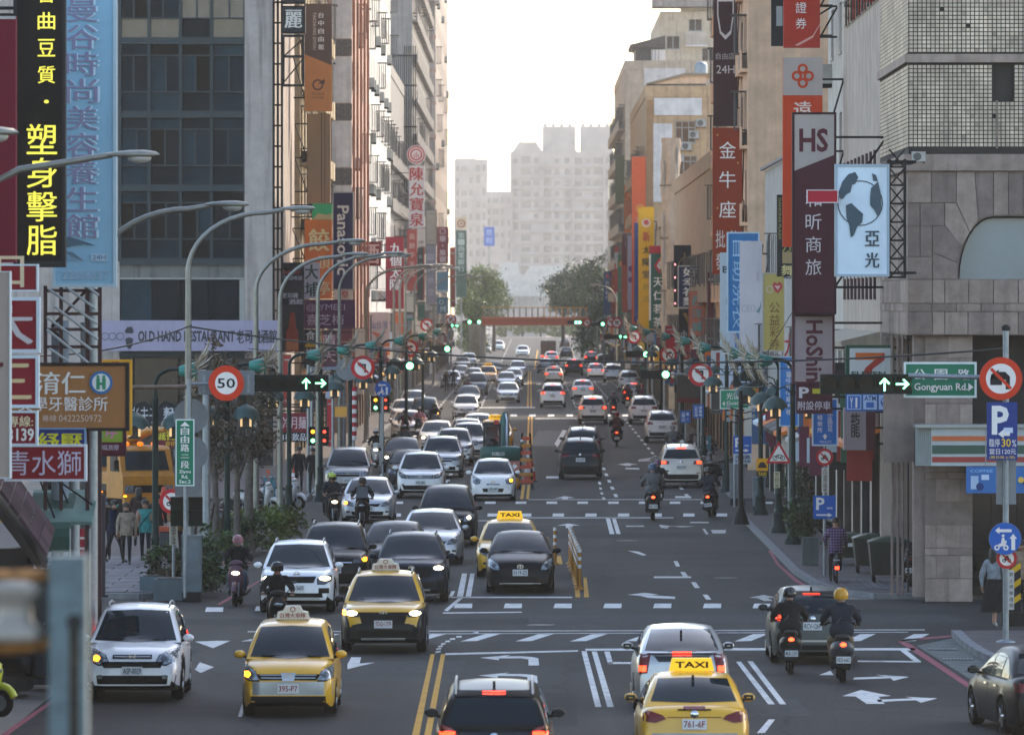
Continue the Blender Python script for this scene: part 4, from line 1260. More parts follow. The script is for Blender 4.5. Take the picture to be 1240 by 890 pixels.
 for nm,m_,lo,up,off in S['front']:
  if m_=='LAMP':m_=LAMPG
  P(nm,('f',str(lo[0])),lambda:patch(T,'front',lo,up,m_ if m_!='BODY' else col,off,10,3))
 hl=S.get('lamp')
 if hl:
  for s in(1,-1):
   lo=hl['lo']if s==1 else mir(hl['lo'])
   up=hl['up']if s==1 else mir(hl['up'])
   cxx=sum(q_[0]for q_ in lo+up)/len(lo+up);czz=sum(q_[1]for q_ in lo+up)/len(lo+up)
   gw=lambda pl:[(cxx+(x_-cxx)*1.10,czz+(z_-czz)*1.22)for x_,z_ in pl]
   P('headlight_surround',s,lambda:patch(T,'front',gw(lo),gw(up),GR,0.004,8,4))
   h_=P('headlight',(s,'x'),lambda:patch(T,'front',lo,up,hl.get('m',LAMPG),0.008,8,4))
   cx,cz,cr=hl['c']
   def bulb(mt):
    yy=surf_y(T,'front',s*cx,cz,0.012)
    b=MB();A=[(s*cx-cr*math.cos(a),cz-min(cr,0.05)*math.sin(a))for a in[PI*q/8 for q in range(9)]];B2=[(x,2*cz-z)for x,z in A];patch(T,'front',A,B2,mt,0.014,8,2,b=b);return b
   amber=indicator==s
   mt=LAMPON if on else LAMPD
   P('lamp_lens',(s,mt.name),lambda:bulb(mt),h_)
   if amber:
    ax=min(hw*0.88,cx+cr*1.2)
    def amb():
     b=MB();patch(T,'front',[(s*(ax-0.06),cz),(s*(ax-0.02),cz-0.05),(s*(ax+0.05),cz-0.03)],[(s*(ax-0.06),cz+0.02),(s*(ax-0.01),cz+0.06),(s*(ax+0.05),cz+0.05)],AMBER,0.018,5,3,b=b);return b
    P('indicator',(s,'amber'),amb,h_)
 bz=S.get('badge')
 if bz:
  x_,z_=0,bz[0]
  yy=surf_y(T,'front',0,z_,0.02)
  def bdg():
   b=MB()
   kind=bz[1]
   if kind=='oval':
    for(rx_,rz_)in((0.085,0.058),(0.05,0.03)):
     n=20
     vs=[(q*rx_*math.cos(2*PI*i/n),yy,z_+q*rz_*math.sin(2*PI*i/n))for q in(0.78,1.0)for i in range(n)]
     b._add(vs,[(i,(i+1)%n,n+(i+1)%n,n+i)for i in range(n)],CHROME)
    b.box(-0.012,0.012,yy-0.004,yy,z_-0.05,z_+0.05,CHROME)
   elif kind=='H':
    b.box(-0.055,-0.035,yy-0.01,yy,z_-0.045,z_+0.045,CHROME).box(0.035,0.055,yy-0.01,yy,z_-0.045,z_+0.045,CHROME).box(-0.034,0.034,yy-0.01,yy,z_-0.01,z_+0.01,CHROME)
   else:
    b.disc(0,z_,yy,0.07,CHROME,20,0.054);b.box(-0.08,0.08,yy-0.006,yy,z_-0.013,z_+0.013,CHROME)
   return b
  P('badge','f',bdg)
 if plate:
  pz=S.get('plate_f',0.42)
  yy=surf_y(T,'front',0,pz+0.08,0.02)
  pm=plate_mesh(plate,red)
  o=link('number_plate',pm[0],t,(0,yy,pz));link('plate_lettering',pm[1],o)
  pz=S.get('plate_r',0.75)
  yy=surf_y(T,'rear',0,pz+0.08,0.02)
  o=link('number_plate',pm[0],t,(0,yy,pz),None,PI);link('plate_lettering',pm[1],o)
 for nm,m_,lo,up,off in S['rear']:
  P(nm,('r',str(lo[0])),lambda:patch(T,'rear',lo,up,m_ if m_!='BODY' else col,off,10,3))
 tl=S['tail']
 for s in(1,-1):
  lo=tl['lo']if s==1 else mir(tl['lo'])
  up=tl['up']if s==1 else mir(tl['up'])
  tt=P('tail_light',s,lambda:patch(T,'rear',lo,up,TAILR,0.01,6,5))
  if brake:
   cx,cz,a,c=tl['c']
   P('brake_lamp',s,lambda:patch(T,'rear',[(s*(cx-a),cz-c),(s*(cx+a),cz-c)],[(s*(cx-a),cz+c),(s*(cx+a),cz+c)],TAILON,0.016,4,2),tt)
 zt3=S.get('third',zr-0.06)
 P('high_brake_light',brake,lambda:patch(T,'rear',[(-0.17,zt3-0.02),(0.17,zt3-0.02)],[(-0.17,zt3+0.02),(0.17,zt3+0.02)],TAILON if brake else TAILR,0.02,4,1))
 if S.get('rbadge',True):
  zb_=S.get('rbz',0.98)
  yy=surf_y(T,'rear',0,zb_,0.015)
  P('badge','r',lambda:MB().lathe([(0.001,yy+0.008),(0.06,yy+0.008),(0.065,yy)],CHROME,16,'y',(0,0,zb_)))
 def fin():
  b=MB();y=T['r1']-(T['r1']-T['r0'])*0.22;z=roofz(y)+0.02
  b.prismx([(y-0.1,z),(y+0.1,z),(y+0.09,z+0.09),(y+0.05,z+0.1)],-0.02,0.02,BLACKP);return b
 P('antenna',0,fin)
 if T['rails']:
  for s in(1,-1):
   yy=[T['r0']+(T['r1']-T['r0'])*q for q in(0.36,0.42,0.62,0.82,0.88)]
   P('roof_rail',s,lambda:MB().tube([(s*wT*0.88,y,roofz(y)+(0.0 if i in(0,4)else 0.055))for i,y in enumerate(yy)],0.02,6,ALU))
 if taxi:
  y=(T['r0']+T['r1'])/2-0.25 if taxi!='TAXI' else(T['r0']+T['r1'])/2+0.1
  z=roofz(y)+0.03
  base=mat('taxi_lamp_white','#d8d4c8',rough=0.4,var=0.05)if taxi!='TAXI' else mat('taxi_lamp_yellow','#d2a516',rough=0.4,var=0.05,emit=0.35)
  def tx():
   b=MB()
   if taxi=='TAXI':b.prism([(-0.36,z),(0.36,z),(0.31,z+0.2),(-0.31,z+0.2)],y-0.1,y+0.1,base)
   else:b.prism([(-0.30,z),(0.30,z),(0.27,z+0.13),(0.18,z+0.15),(0.13,z+0.24),(-0.13,z+0.24),(-0.18,z+0.15),(-0.27,z+0.13)],y-0.11,y+0.11,base)
   return b
  to=tx().build('taxi_roof_sign',t)
  tb_=MB()
  if taxi=='TAXI':
   tb_.text('TAXI',-0.26,0.26,z+0.05,z+0.15,-(y+0.104)if False else y-0.104,BLACKP,0.03)
   lt_=tb_.build('lettering',to)
   tb2=MB();tb2.T=Matrix.Rotation(PI,4,'Z');tb2.text('TAXI',-0.26,0.26,z+0.05,z+0.15,-y-0.104,BLACKP,0.03);tb2.build('lettering',to)
  else:
   tb_.text(taxi,-0.23,0.23,z+0.025,z+0.115,y-0.114,PLATER,0.02)
   tb_.disc(0,z+0.18,y-0.114,0.05,PLATER,16,0.035)
   tb_.build('lettering',to)
 for ex in S.get('extra',[]):ex(t,T,P,col)
 return t
car_type('suv',4.55,1.82,1.68,2.62,[(0,0.66),(0.06,0.80),(0.25,0.92),(0.7,1.0),(1.15,1.06),(1.5,1.08),(3.0,1.10),(4.3,1.08),(4.5,1.0),(4.55,0.92)],[(1.02,1.05),(1.35,1.28),(1.80,1.58),(2.1,1.655),(2.9,1.68),(3.7,1.62),(4.1,1.53),(4.32,1.30),(4.46,1.06)],1.06,clear=0.21,wr=0.355,clad=True,rails=True)
car_type('crossover',4.46,1.82,1.62,2.64,[(0,0.62),(0.05,0.78),(0.2,0.92),(0.6,0.99),(1.15,1.04),(1.5,1.05),(3.0,1.07),(4.2,1.04),(4.4,0.97),(4.46,0.88)],[(1.05,1.02),(1.38,1.24),(1.85,1.53),(2.15,1.60),(2.9,1.62),(3.6,1.56),(4.0,1.46),(4.25,1.25),(4.38,1.02)],1.03,clear=0.21,wr=0.345,clad=True,rails=True)
car_type('sedan',4.63,1.79,1.46,2.70,[(0,0.55),(0.05,0.66),(0.2,0.76),(0.6,0.84),(1.2,0.92),(1.6,0.95),(3.3,0.98),(4.0,1.0),(4.45,1.0),(4.58,0.92),(4.63,0.80)],[(1.15,0.90),(1.55,1.12),(2.05,1.36),(2.4,1.44),(2.9,1.46),(3.3,1.42),(3.65,1.30),(4.0,1.10),(4.2,0.97)],0.93,clear=0.16,wr=0.32,tail='sedan')
car_type('hatch',4.05,1.70,1.50,2.52,[(0,0.58),(0.06,0.72),(0.22,0.84),(0.55,0.92),(0.95,0.98),(1.3,1.0),(3.0,1.02),(3.85,1.0),(4.0,0.92),(4.05,0.82)],[(0.85,0.96),(1.2,1.2),(1.6,1.42),(1.95,1.49),(2.6,1.50),(3.2,1.44),(3.6,1.34),(3.82,1.15),(3.95,0.96)],0.97,clear=0.16,wr=0.31)
car_type('mpv',4.45,1.70,1.60,2.60,[(0,0.60),(0.05,0.74),(0.2,0.86),(0.55,0.95),(0.95,1.0),(1.3,1.02),(3.0,1.04),(4.2,1.02),(4.4,0.95),(4.45,0.85)],[(0.82,0.99),(1.2,1.26),(1.65,1.51),(2.0,1.58),(2.9,1.60),(3.7,1.56),(4.05,1.46),(4.25,1.22),(4.38,1.0)],1.0,clear=0.17,wr=0.31)
car_type('van',4.80,1.83,1.76,2.85,[(0,0.62),(0.05,0.78),(0.2,0.92),(0.5,1.0),(0.9,1.08),(1.2,1.1),(3.2,1.10),(4.5,1.08),(4.75,1.0),(4.8,0.9)],[(0.70,1.06),(1.1,1.36),(1.6,1.65),(2.0,1.74),(3.0,1.76),(4.0,1.72),(4.4,1.62),(4.6,1.35),(4.7,1.08)],1.08,clear=0.18,wr=0.33)
car_type('fastback',4.50,1.75,1.48,2.70,[(0,0.56),(0.06,0.70),(0.22,0.80),(0.6,0.90),(1.05,0.98),(1.4,1.0),(3.2,1.02),(4.1,1.06),(4.38,1.06),(4.46,0.96),(4.50,0.84)],[(0.92,0.96),(1.4,1.22),(1.9,1.42),(2.25,1.48),(2.7,1.475),(3.3,1.40),(3.9,1.24),(4.2,1.13),(4.36,1.06)],0.98,clear=0.15,wr=0.32)
def q4(xa,xb,z0,z1,bow=0.0):return[(xa,z0),((xa+xb)/2,z0-bow),(xb,z0)],[(xa,z1),((xa+xb)/2,z1),(xb,z1)]
GR=mat('grille_black','#08090a',rough=0.5,var=0.3,scale=30,spec=0.15)
SILV=mat('silver_trim','#b4b8ba',rough=0.3,metal=0.7,var=0.05)
def FP(n,m,xa,xb,z0,z1,off=0.01,xt=None):
 xt=xb if xt is None else xt
 if xa==-xb:return(n,m,[(-xb,z0),(0,z0),(xb,z0)],[(-xt,z1),(0,z1),(xt,z1)],off)
 return(n,m,[(xa,z0),(xb,z0)],[(xa,z1),(xb,z1)],off)
STYLE={'crv07':dict(front=[FP('grille',GR,-0.36,0.36,0.80,0.87,0.012),FP('grille_bar',SILV,-0.33,0.33,0.825,0.845,0.022),FP('lower_grille',GR,-0.52,0.52,0.64,0.75,0.012,0.58),FP('skid_plate',BLACKP,-0.76,0.76,0.28,0.50,0.012,0.80),FP('fog_lamp',LAMPG,0.55,0.63,0.44,0.51,0.02),FP('fog_lamp',LAMPG,-0.63,-0.55,0.44,0.51,0.02)],lamp=dict(lo=[(0.42,0.72),(0.62,0.70),(0.80,0.78)],up=[(0.50,0.86),(0.66,0.93),(0.82,0.95)],c=(0.58,0.80,0.06),m=LAMPG),badge=(0.838,'H'),plate_f=0.50,rear=[FP('bumper',BLACKP,-0.80,0.80,0.3,0.52,0.012),FP('tailgate_trim',SILV,-0.36,0.36,0.93,0.97,0.015)],tail=dict(lo=[(0.62,1.0),(0.80,1.0)],up=[(0.60,1.45),(0.70,1.45)],c=(0.72,1.08,0.07,0.05)),rearwin=(1.12,1.54),plate_r=0.76),'crv13':dict(front=[FP('grille',GR,-0.46,0.46,0.74,0.88,0.012,0.52),FP('grille_bar',SILV,-0.46,0.46,0.845,0.865,0.02),FP('grille_bar',SILV,-0.44,0.44,0.80,0.815,0.02),FP('grille_bar',SILV,-0.42,0.42,0.76,0.775,0.02),FP('skid_plate',BLACKP,-0.74,0.74,0.28,0.50,0.012),FP('fog_lamp',LAMPG,0.60,0.70,0.50,0.55,0.02),FP('fog_lamp',LAMPG,-0.70,-0.60,0.50,0.55,0.02),FP('skid_bar',SILV,-0.4,0.4,0.30,0.34,0.02)],lamp=dict(lo=[(0.50,0.76),(0.70,0.78),(0.80,0.86)],up=[(0.54,0.88),(0.72,0.95),(0.82,0.98)],c=(0.66,0.85,0.07),m=LAMPD),badge=(0.81,'H'),plate_f=0.52,rear=[FP('bumper',BLACKP,-0.80,0.80,0.3,0.50,0.012),FP('tailgate_trim',SILV,-0.40,0.40,0.95,0.99,0.015)],tail=dict(lo=[(0.56,0.92),(0.80,0.92)],up=[(0.62,1.20),(0.76,1.40)],c=(0.68,1.02,0.11,0.05)),rearwin=(1.14,1.52),plate_r=0.74),'kamiq':dict(front=[FP('grille',GR,-0.40,0.40,0.72,0.86,0.012,0.46),FP('grille_bar',CHROME,-0.46,0.46,0.86,0.875,0.02),FP('lower_grille',GR,-0.62,0.62,0.38,0.48,0.012,0.60),FP('side_intake',GR,0.52,0.76,0.48,0.60,0.012),FP('side_intake',GR,-0.76,-0.52,0.48,0.60,0.012),FP('skid_bar',SILV,-0.55,0.55,0.32,0.37,0.018)],lamp=dict(lo=[(0.50,0.70),(0.66,0.70),(0.80,0.76)],up=[(0.50,0.82),(0.68,0.87),(0.81,0.89)],c=(0.66,0.82,0.13),m=LAMPD),badge=(0.92,'ring'),plate_f=0.52,rear=[FP('bumper',BLACKP,-0.80,0.80,0.3,0.50,0.012)],tail=dict(lo=[(0.50,0.88),(0.80,0.88)],up=[(0.54,1.02),(0.78,1.04)],c=(0.66,0.95,0.13,0.03)),plate_r=0.62),'cross':dict(front=[FP('grille',GR,-0.44,0.44,0.62,0.86,0.014,0.52),FP('lower_grille',GR,-0.52,0.52,0.36,0.50,0.012,0.56),FP('bumper_corner',BLACKP,0.60,0.80,0.34,0.56,0.014),FP('bumper_corner',BLACKP,-0.80,-0.60,0.34,0.56,0.014),FP('skid_bar',SILV,-0.46,0.46,0.30,0.33,0.02)],lamp=dict(lo=[(0.52,0.78),(0.68,0.78),(0.82,0.82)],up=[(0.52,0.85),(0.70,0.91),(0.82,0.94)],c=(0.66,0.84,0.12),m=LAMPD),badge=(0.84,'oval'),plate_f=0.54,rear=[FP('bumper',BLACKP,-0.80,0.80,0.3,0.50,0.012)],tail=dict(lo=[(0.46,0.90),(0.80,0.90)],up=[(0.52,1.02),(0.80,1.04)],c=(0.66,0.96,0.14,0.03)),plate_r=0.62),'livina':dict(front=[FP('grille',GR,-0.50,0.50,0.66,0.76,0.012,0.56),FP('grille_bar',SILV,-0.50,0.50,0.735,0.748,0.02),FP('grille_bar',SILV,-0.48,0.48,0.69,0.703,0.02),FP('grille_centre',SILV,-0.10,0.10,0.64,0.78,0.022,0.13),FP('lower_grille',GR,-0.66,0.66,0.27,0.38,0.012),FP('bumper',mat('bumper_silver','#9aa1a4',rough=0.35,metal=0.4,var=0.08),-0.78,0.78,0.40,0.63,0.008)],lamp=dict(lo=[(0.52,0.66),(0.66,0.66),(0.78,0.70)],up=[(0.58,0.80),(0.70,0.88),(0.79,0.92)],c=(0.66,0.75,0.05),m=LAMPG),badge=(0.71,'ring'),plate_f=0.43,rear=[FP('bumper',BLACKP,-0.78,0.78,0.3,0.5,0.01)],tail=dict(lo=[(0.60,0.85),(0.76,0.85)],up=[(0.60,1.15),(0.72,1.15)],c=(0.68,0.95,0.06,0.06))),'prius':dict(front=[FP('lower_grille',GR,-0.42,0.42,0.30,0.42,0.012,0.50),FP('grille',GR,-0.30,0.30,0.58,0.62,0.01),FP('lip_trim',SILV,-0.52,0.52,0.25,0.268,0.018)],lamp=dict(lo=[(0.52,0.60),(0.66,0.60),(0.79,0.68)],up=[(0.56,0.74),(0.68,0.82),(0.80,0.88)],c=(0.66,0.70,0.05),m=LAMPG),badge=(0.68,'oval'),plate_f=0.45,rear=[FP('lower_rear_window',GLASS,-0.42,0.42,0.92,1.02,0.008,0.50),FP('bumper',BLACKP,-0.60,0.60,0.30,0.42,0.012),FP('spoiler',BLACKP,-0.62,0.62,1.04,1.06,0.02)],tail=dict(lo=[(0.62,0.72),(0.76,0.70)],up=[(0.56,1.04),(0.74,1.06)],c=(0.70,0.80,0.06,0.05)),rearwin=(1.09,1.43),third=1.06,plate_r=0.74,rbz=0.90),'outlander':dict(front=[FP('grille',GR,-0.5,0.5,0.7,0.85,0.012)],lamp=dict(lo=[(0.50,0.76),(0.80,0.82)],up=[(0.54,0.88),(0.82,0.95)],c=(0.66,0.84,0.07),m=LAMPD),rear=[FP('tailgate_panel',mat('tailgate_blueblack','#141c24',rough=0.3,metal=0.3,var=0.05),-0.50,0.50,0.90,1.02,0.01),FP('bumper',BLACKP,-0.80,0.80,0.3,0.6,0.012),FP('spoiler',BLACKP,-0.60,0.60,1.52,1.60,0.02),FP('tailgate_trim',SILV,-0.40,0.40,0.86,0.89,0.018)],tail=dict(lo=[(0.46,0.94),(0.80,0.84)],up=[(0.64,1.10),(0.80,1.14)],c=(0.68,0.98,0.11,0.05)),rearwin=(1.12,1.50),third=1.57,plate_r=0.66,rbz=0.96),'focus':dict(front=[FP('grille',GR,-0.4,0.4,0.4,0.6,0.012)],lamp=dict(lo=[(0.50,0.62),(0.78,0.7)],up=[(0.54,0.72),(0.78,0.82)],c=(0.62,0.68,0.06),m=LAMPD),rear=[FP('bumper',mat('bumper_silver','#9aa1a4',rough=0.35,metal=0.4,var=0.08),-0.80,0.80,0.28,0.62,0.008,0.78),FP('boot_lip',BLACKP,-0.26,0.26,0.965,0.985,0.012),FP('boot_seam',BLACKP,-0.42,0.42,0.86,0.87,0.008)],tail=dict(lo=[(0.44,0.84),(0.62,0.78),(0.80,0.80)],up=[(0.50,0.90),(0.66,0.95),(0.80,0.96)],c=(0.66,0.87,0.10,0.03)),rearwin=(1.06,1.40),third=1.0,plate_r=0.68,rbz=0.91),'yaris':dict(front=[FP('grille',GR,-0.5,0.5,0.3,0.5,0.012),FP('upper_grille',GR,-0.36,0.36,0.62,0.67,0.012)],lamp=dict(lo=[(0.50,0.68),(0.74,0.72)],up=[(0.52,0.78),(0.75,0.88)],c=(0.62,0.76,0.06),m=LAMPG),badge=(0.72,'oval'),plate_f=0.45,rear=[FP('bumper_trim',BLACKP,-0.70,0.70,0.30,0.40,0.012),FP('bumper_bar',SILV,-0.60,0.60,0.46,0.50,0.014),FP('spoiler',BLACKP,-0.5,0.5,1.40,1.44,0.03)],tail=dict(lo=[(0.50,0.86),(0.74,0.86)],up=[(0.56,1.02),(0.72,1.06)],c=(0.64,0.94,0.09,0.05)),rearwin=(1.02,1.36),third=1.42,plate_r=0.70,rbz=0.92),'march':dict(front=[FP('grille',GR,-0.24,0.24,0.60,0.645,0.012),FP('grille_bar',CHROME,-0.2,0.2,0.615,0.63,0.02),FP('lower_grille',GR,-0.36,0.36,0.34,0.47,0.012,0.40)],lamp=dict(lo=[(0.50,0.66),(0.64,0.64),(0.74,0.70)],up=[(0.46,0.78),(0.62,0.86),(0.74,0.90)],c=(0.60,0.75,0.05),m=LAMPG),badge=(0.70,'ring'),plate_f=0.36,rear=[FP('bumper_trim',BLACKP,-0.60,0.60,0.30,0.40,0.012)],tail=dict(lo=[(0.56,0.86),(0.74,0.86)],up=[(0.58,1.06),(0.72,1.08)],c=(0.65,0.95,0.06,0.06))),'plain':dict(front=[FP('grille',GR,-0.36,0.36,0.56,0.66,0.012,0.42),FP('grille_bar',CHROME,-0.38,0.38,0.645,0.66,0.02),FP('lower_grille',GR,-0.50,0.50,0.28,0.40,0.012,0.54),FP('fog_lamp',LAMPD,0.58,0.70,0.36,0.42,0.014),FP('fog_lamp',LAMPD,-0.70,-0.58,0.36,0.42,0.014)],lamp=dict(lo=[(0.46,0.58),(0.66,0.60),(0.80,0.68)],up=[(0.50,0.68),(0.68,0.76),(0.80,0.80)],c=(0.62,0.67,0.08),m=LAMPG),badge=(0.62,'oval'),plate_f=0.42,rear=[FP('bumper',BLACKP,-0.70,0.70,0.26,0.38,0.01),FP('boot_seam',BLACKP,-0.5,0.5,0.60,0.61,0.006),FP('boot_trim',CHROME,-0.36,0.36,0.86,0.88,0.012)],tail=dict(lo=[(0.42,0.76),(0.80,0.76)],up=[(0.46,0.90),(0.80,0.92)],c=(0.64,0.83,0.13,0.04)),rearwin=(1.03,1.36),third=1.42,plate_r=0.66,rbz=0.92),'suvplain':dict(front=[FP('grille',GR,-0.42,0.42,0.68,0.84,0.012,0.48),FP('grille_bar',CHROME,-0.46,0.46,0.75,0.77,0.02),FP('lower_grille',GR,-0.56,0.56,0.34,0.48,0.012),FP('fog_lamp',LAMPD,0.60,0.74,0.46,0.54,0.014),FP('fog_lamp',LAMPD,-0.74,-0.60,0.46,0.54,0.014)],lamp=dict(lo=[(0.48,0.74),(0.68,0.76),(0.81,0.82)],up=[(0.50,0.84),(0.70,0.90),(0.82,0.93)],c=(0.66,0.83,0.09),m=LAMPD),badge=(0.76,'ring'),plate_f=0.50,rear=[FP('bumper',BLACKP,-0.80,0.80,0.3,0.54,0.012),FP('reflector',TAILR,0.58,0.74,0.58,0.61,0.014),FP('reflector',TAILR,-0.74,-0.58,0.58,0.61,0.014)],tail=dict(lo=[(0.46,0.94),(0.80,0.92)],up=[(0.50,1.06),(0.78,1.10)],c=(0.70,1.0,0.09,0.05)),rearwin=(1.14,1.50),third=1.56,plate_r=0.74,rbz=1.02),'vanplain':dict(front=[FP('grille',GR,-0.44,0.44,0.72,0.86,0.012),FP('grille_bar',CHROME,-0.46,0.46,0.80,0.82,0.02),FP('lower_grille',GR,-0.60,0.60,0.34,0.46,0.012)],lamp=dict(lo=[(0.50,0.74),(0.70,0.76),(0.82,0.84)],up=[(0.52,0.88),(0.72,0.96),(0.82,1.0)],c=(0.66,0.86,0.06),m=LAMPG),badge=(0.80,'oval'),plate_f=0.48,rear=[FP('bumper',BLACKP,-0.80,0.80,0.3,0.44,0.012)],tail=dict(lo=[(0.66,1.0),(0.82,1.0)],up=[(0.64,1.35),(0.76,1.35)],c=(0.74,1.1,0.06,0.08)),rearwin=(1.18,1.6),third=1.68,plate_r=0.8),}
WPEARL=paint('pearl_white','#dcdfe0',metal=0.1)
WHITEC=paint('white','#e4e5e4',metal=0.0)
SILVER=paint('silver','#b4b9bc',metal=0.45)
GREYC=paint('grey','#4d5356',metal=0.5)
GREYL=paint('light_grey','#8f8f8d',metal=0.4)
DARKC=paint('dark_grey','#1f2427',metal=0.4)
BLACKC=paint('black','#0c0f11',metal=0.2)
NAVYC=paint('navy','#14202c',metal=0.3)
BEIGEC=paint('beige','#cdc4b6',metal=0.2)
REDC=paint('dark_red','#5a1518',metal=0.2)
def place(px,py,T,oncoming,yaw=0.0):
 d=gz(py)
 x=wx(px,d)
 return(x,d+CAR[T]['L']/2,0.006),(yaw if oncoming else PI+yaw)
NC=[0]
PL=['BKA-6621','AXH-3057','RCL-2296','BGN-7735','AVQ-0182','BDS-5566','ALT-9013','BFE-2871','AZR-4490','BHP-1308']
def car(T,style,col,px,py,onc,label,plate=None,yaw=0.0,**k):
 NC[0]+=1
 loc,hd=place(px,py,T,onc,yaw)
 k.setdefault('name','taxi' if k.get('taxi')else('suv' if T in('suv','crossover')else('van' if T in('van','mpv')else 'car')))
 k.setdefault('cat','taxi' if k.get('taxi')else 'car')
 k.setdefault('group','vehicles on the road')
 d=gz(py)
 k.setdefault('detail',2 if py>560 else 1)
 return build_car(T,style,col,label,loc,hd,plate=plate or PL[NC[0]%len(PL)]if py>470 else None,**k)
 # --- oncoming, near to far
car('suv','crv07',WPEARL,160,851,True,'pearl white SUV with its amber indicator lit, nearest the grey post','ASP-0029',on=False,indicator=-1)
car('mpv','livina',TAXIY,349,869,True,'yellow taxi with silver bumper, the nearest oncoming taxi','395-P7',red=True,on=False,taxi='台灣大車隊',indicator=-1)
car('crossover','cross',paint('taxi_lower_black','#10161a',metal=0.2),464,792,True,'yellow taxi with black front lower half behind the silver-bumper taxi','TDQ-1779',red=True,roofm=TAXIY,taxi='台灣大車隊',indicator=-1)
car('crossover','kamiq',WPEARL,359,743,True,'white crossover with both headlights lit, behind the nearest oncoming taxi','BFB-5603')
car('suv','suvplain',BLACKC,404,718,True,'black SUV with amber indicator lit, half hidden behind the white crossover',on=False,indicator=1)
car('crossover','cross',NAVYC,498,730,True,'dark navy crossover with lit headlights behind the black-fronted taxi')
car('sedan','plain',DARKC,477,703,True,'dark sedan peeping out behind the navy crossover',on=False)
car('sedan','plain',SILVER,522,684,True,'silver sedan just behind the navy crossover',on=False)
car('van','vanplain',BLACKC,541,662,True,'black people carrier with a lit headlight, second row from the taxis',on=True)
car('sedan','plain',SILVER,445,634,True,'silver sedan with amber indicator behind the black scooter rider',on=False,indicator=-1)
car('van','vanplain',GREYL,421,600,True,'old grey minivan at the left kerb past the second crossing',on=False)
car('suv','crv13',WHITEC,509,604,True,'white SUV with chrome-barred grille in the middle lane','AYN-2865',on=False)
car('sedan','plain',DARKC,494,592,True,'dark car hidden behind the white SUV with barred grille',on=False)
car('sedan','plain',BLACKC,486,573,True,'black sedan with lit headlights left of the white SUV',on=True)
car('suv','suvplain',SILVER,535,579,True,'silver SUV with dark bumper right of the white barred-grille SUV',on=False)
car('crossover','suvplain',WHITEC,549,564,True,'white crossover behind the silver SUV with dark bumper',on=False)
car('suv','suvplain',WPEARL,567,557,True,'white SUV half hidden by the green excavator',on=False)
car('hatch','march',WHITEC,597,607,True,'small white hatchback with amber indicator in front of the excavator',on=False,indicator=1)
car('fastback','prius',BLACKC,630,719,True,'black liftback stopped at the stop line beside the yellow bollards','0119-Z5',on=False)
car('sedan','plain',TAXIY,617,700,True,'yellow taxi hidden behind the black liftback',red=True,taxi='TAXI',on=False)
car('crossover','suvplain',GREYL,564,549,True,'grey-roofed crossover behind the SUV by the excavator',on=False)
car('sedan','plain',WHITEC,578,536,True,'white-roofed sedan behind the excavator cab',on=False)
car('sedan','plain',TAXIY,600,545,True,'yellow taxi seen through the excavator cab',red=True,taxi='TAXI',on=False)
car('hatch','plain',WHITEC,564,508,True,'white hatchback alone at the third crossing',on=False)
car('sedan','plain',DARKC,567,493,True,'dark car with lit headlights behind the lone white hatchback',on=True)
car('sedan','plain',SILVER,615,488,True,'silver sedan with big dark grille beside the yellow centre line',on=False)
car('van','vanplain',GREYC,577,479,True,'grey people carrier left of the silver big-grille sedan',on=False)
car('sedan','plain',WHITEC,528,547,True,'white sedan with a lit lamp behind the silver SUV',on=True)
car('sedan','plain',BEIGEC,493,531,True,'black and cream car parked in the left kerb lane',on=False)
car('van','vanplain',DARKC,514,519,True,'dark van with amber indicator in the left lane',on=True,indicator=1)
car('hatch','march',WHITEC,489,515,True,'cream hatchback parked at the left kerb before the dark van',on=False)
car('sedan','plain',SILVER,500,500,True,'silver car further up the left kerb lane',on=False)
car('sedan','plain',SILVER,622,467,True,'silver sedan with lit lamp near the far centre line',on=True)
car('sedan','plain',SILVER,613,472,True,'silver roof behind the big-grille sedan',on=False)
car('mpv','livina',TAXIY,591,465,True,'yellow taxi in the far left lanes',on=False,taxi='TAXI')
car('sedan','plain',GREYL,573,466,True,'grey sedan left of the far yellow taxi',on=False)
car('sedan','plain',DARKC,598,456,True,'dark sedan just behind the far yellow taxi',on=False)
car('sedan','plain',SILVER,627,455,True,'pale sedan ahead of the far centre line',on=False)
car('sedan','plain',GREYC,557,462,True,'grey car with amber lamp by the far left kerb',on=False,indicator=1)
car('sedan','plain',SILVER,546,470,True,'silver car parked by the far left kerb',on=False)
car('hatch','plain',WHITEC,560,449,True,'white car parked under the far left shop signs',on=False)
car('hatch','plain',SILVER,568,444,True,'silver hatchback parked beside the far shrub',on=False)
car('sedan','plain',WHITEC,633,432,True,'lone white sedan below the orange footbridge',on=False)
car('sedan','plain',SILVER,580,432,True,'silver car in the far left parking row',on=False)
car('sedan','plain',GREYC,587,428,True,'grey car in the far left parking row',on=False)
car('hatch','plain',WHITEC,604,425,True,'white car coming out of the far side street',on=False)
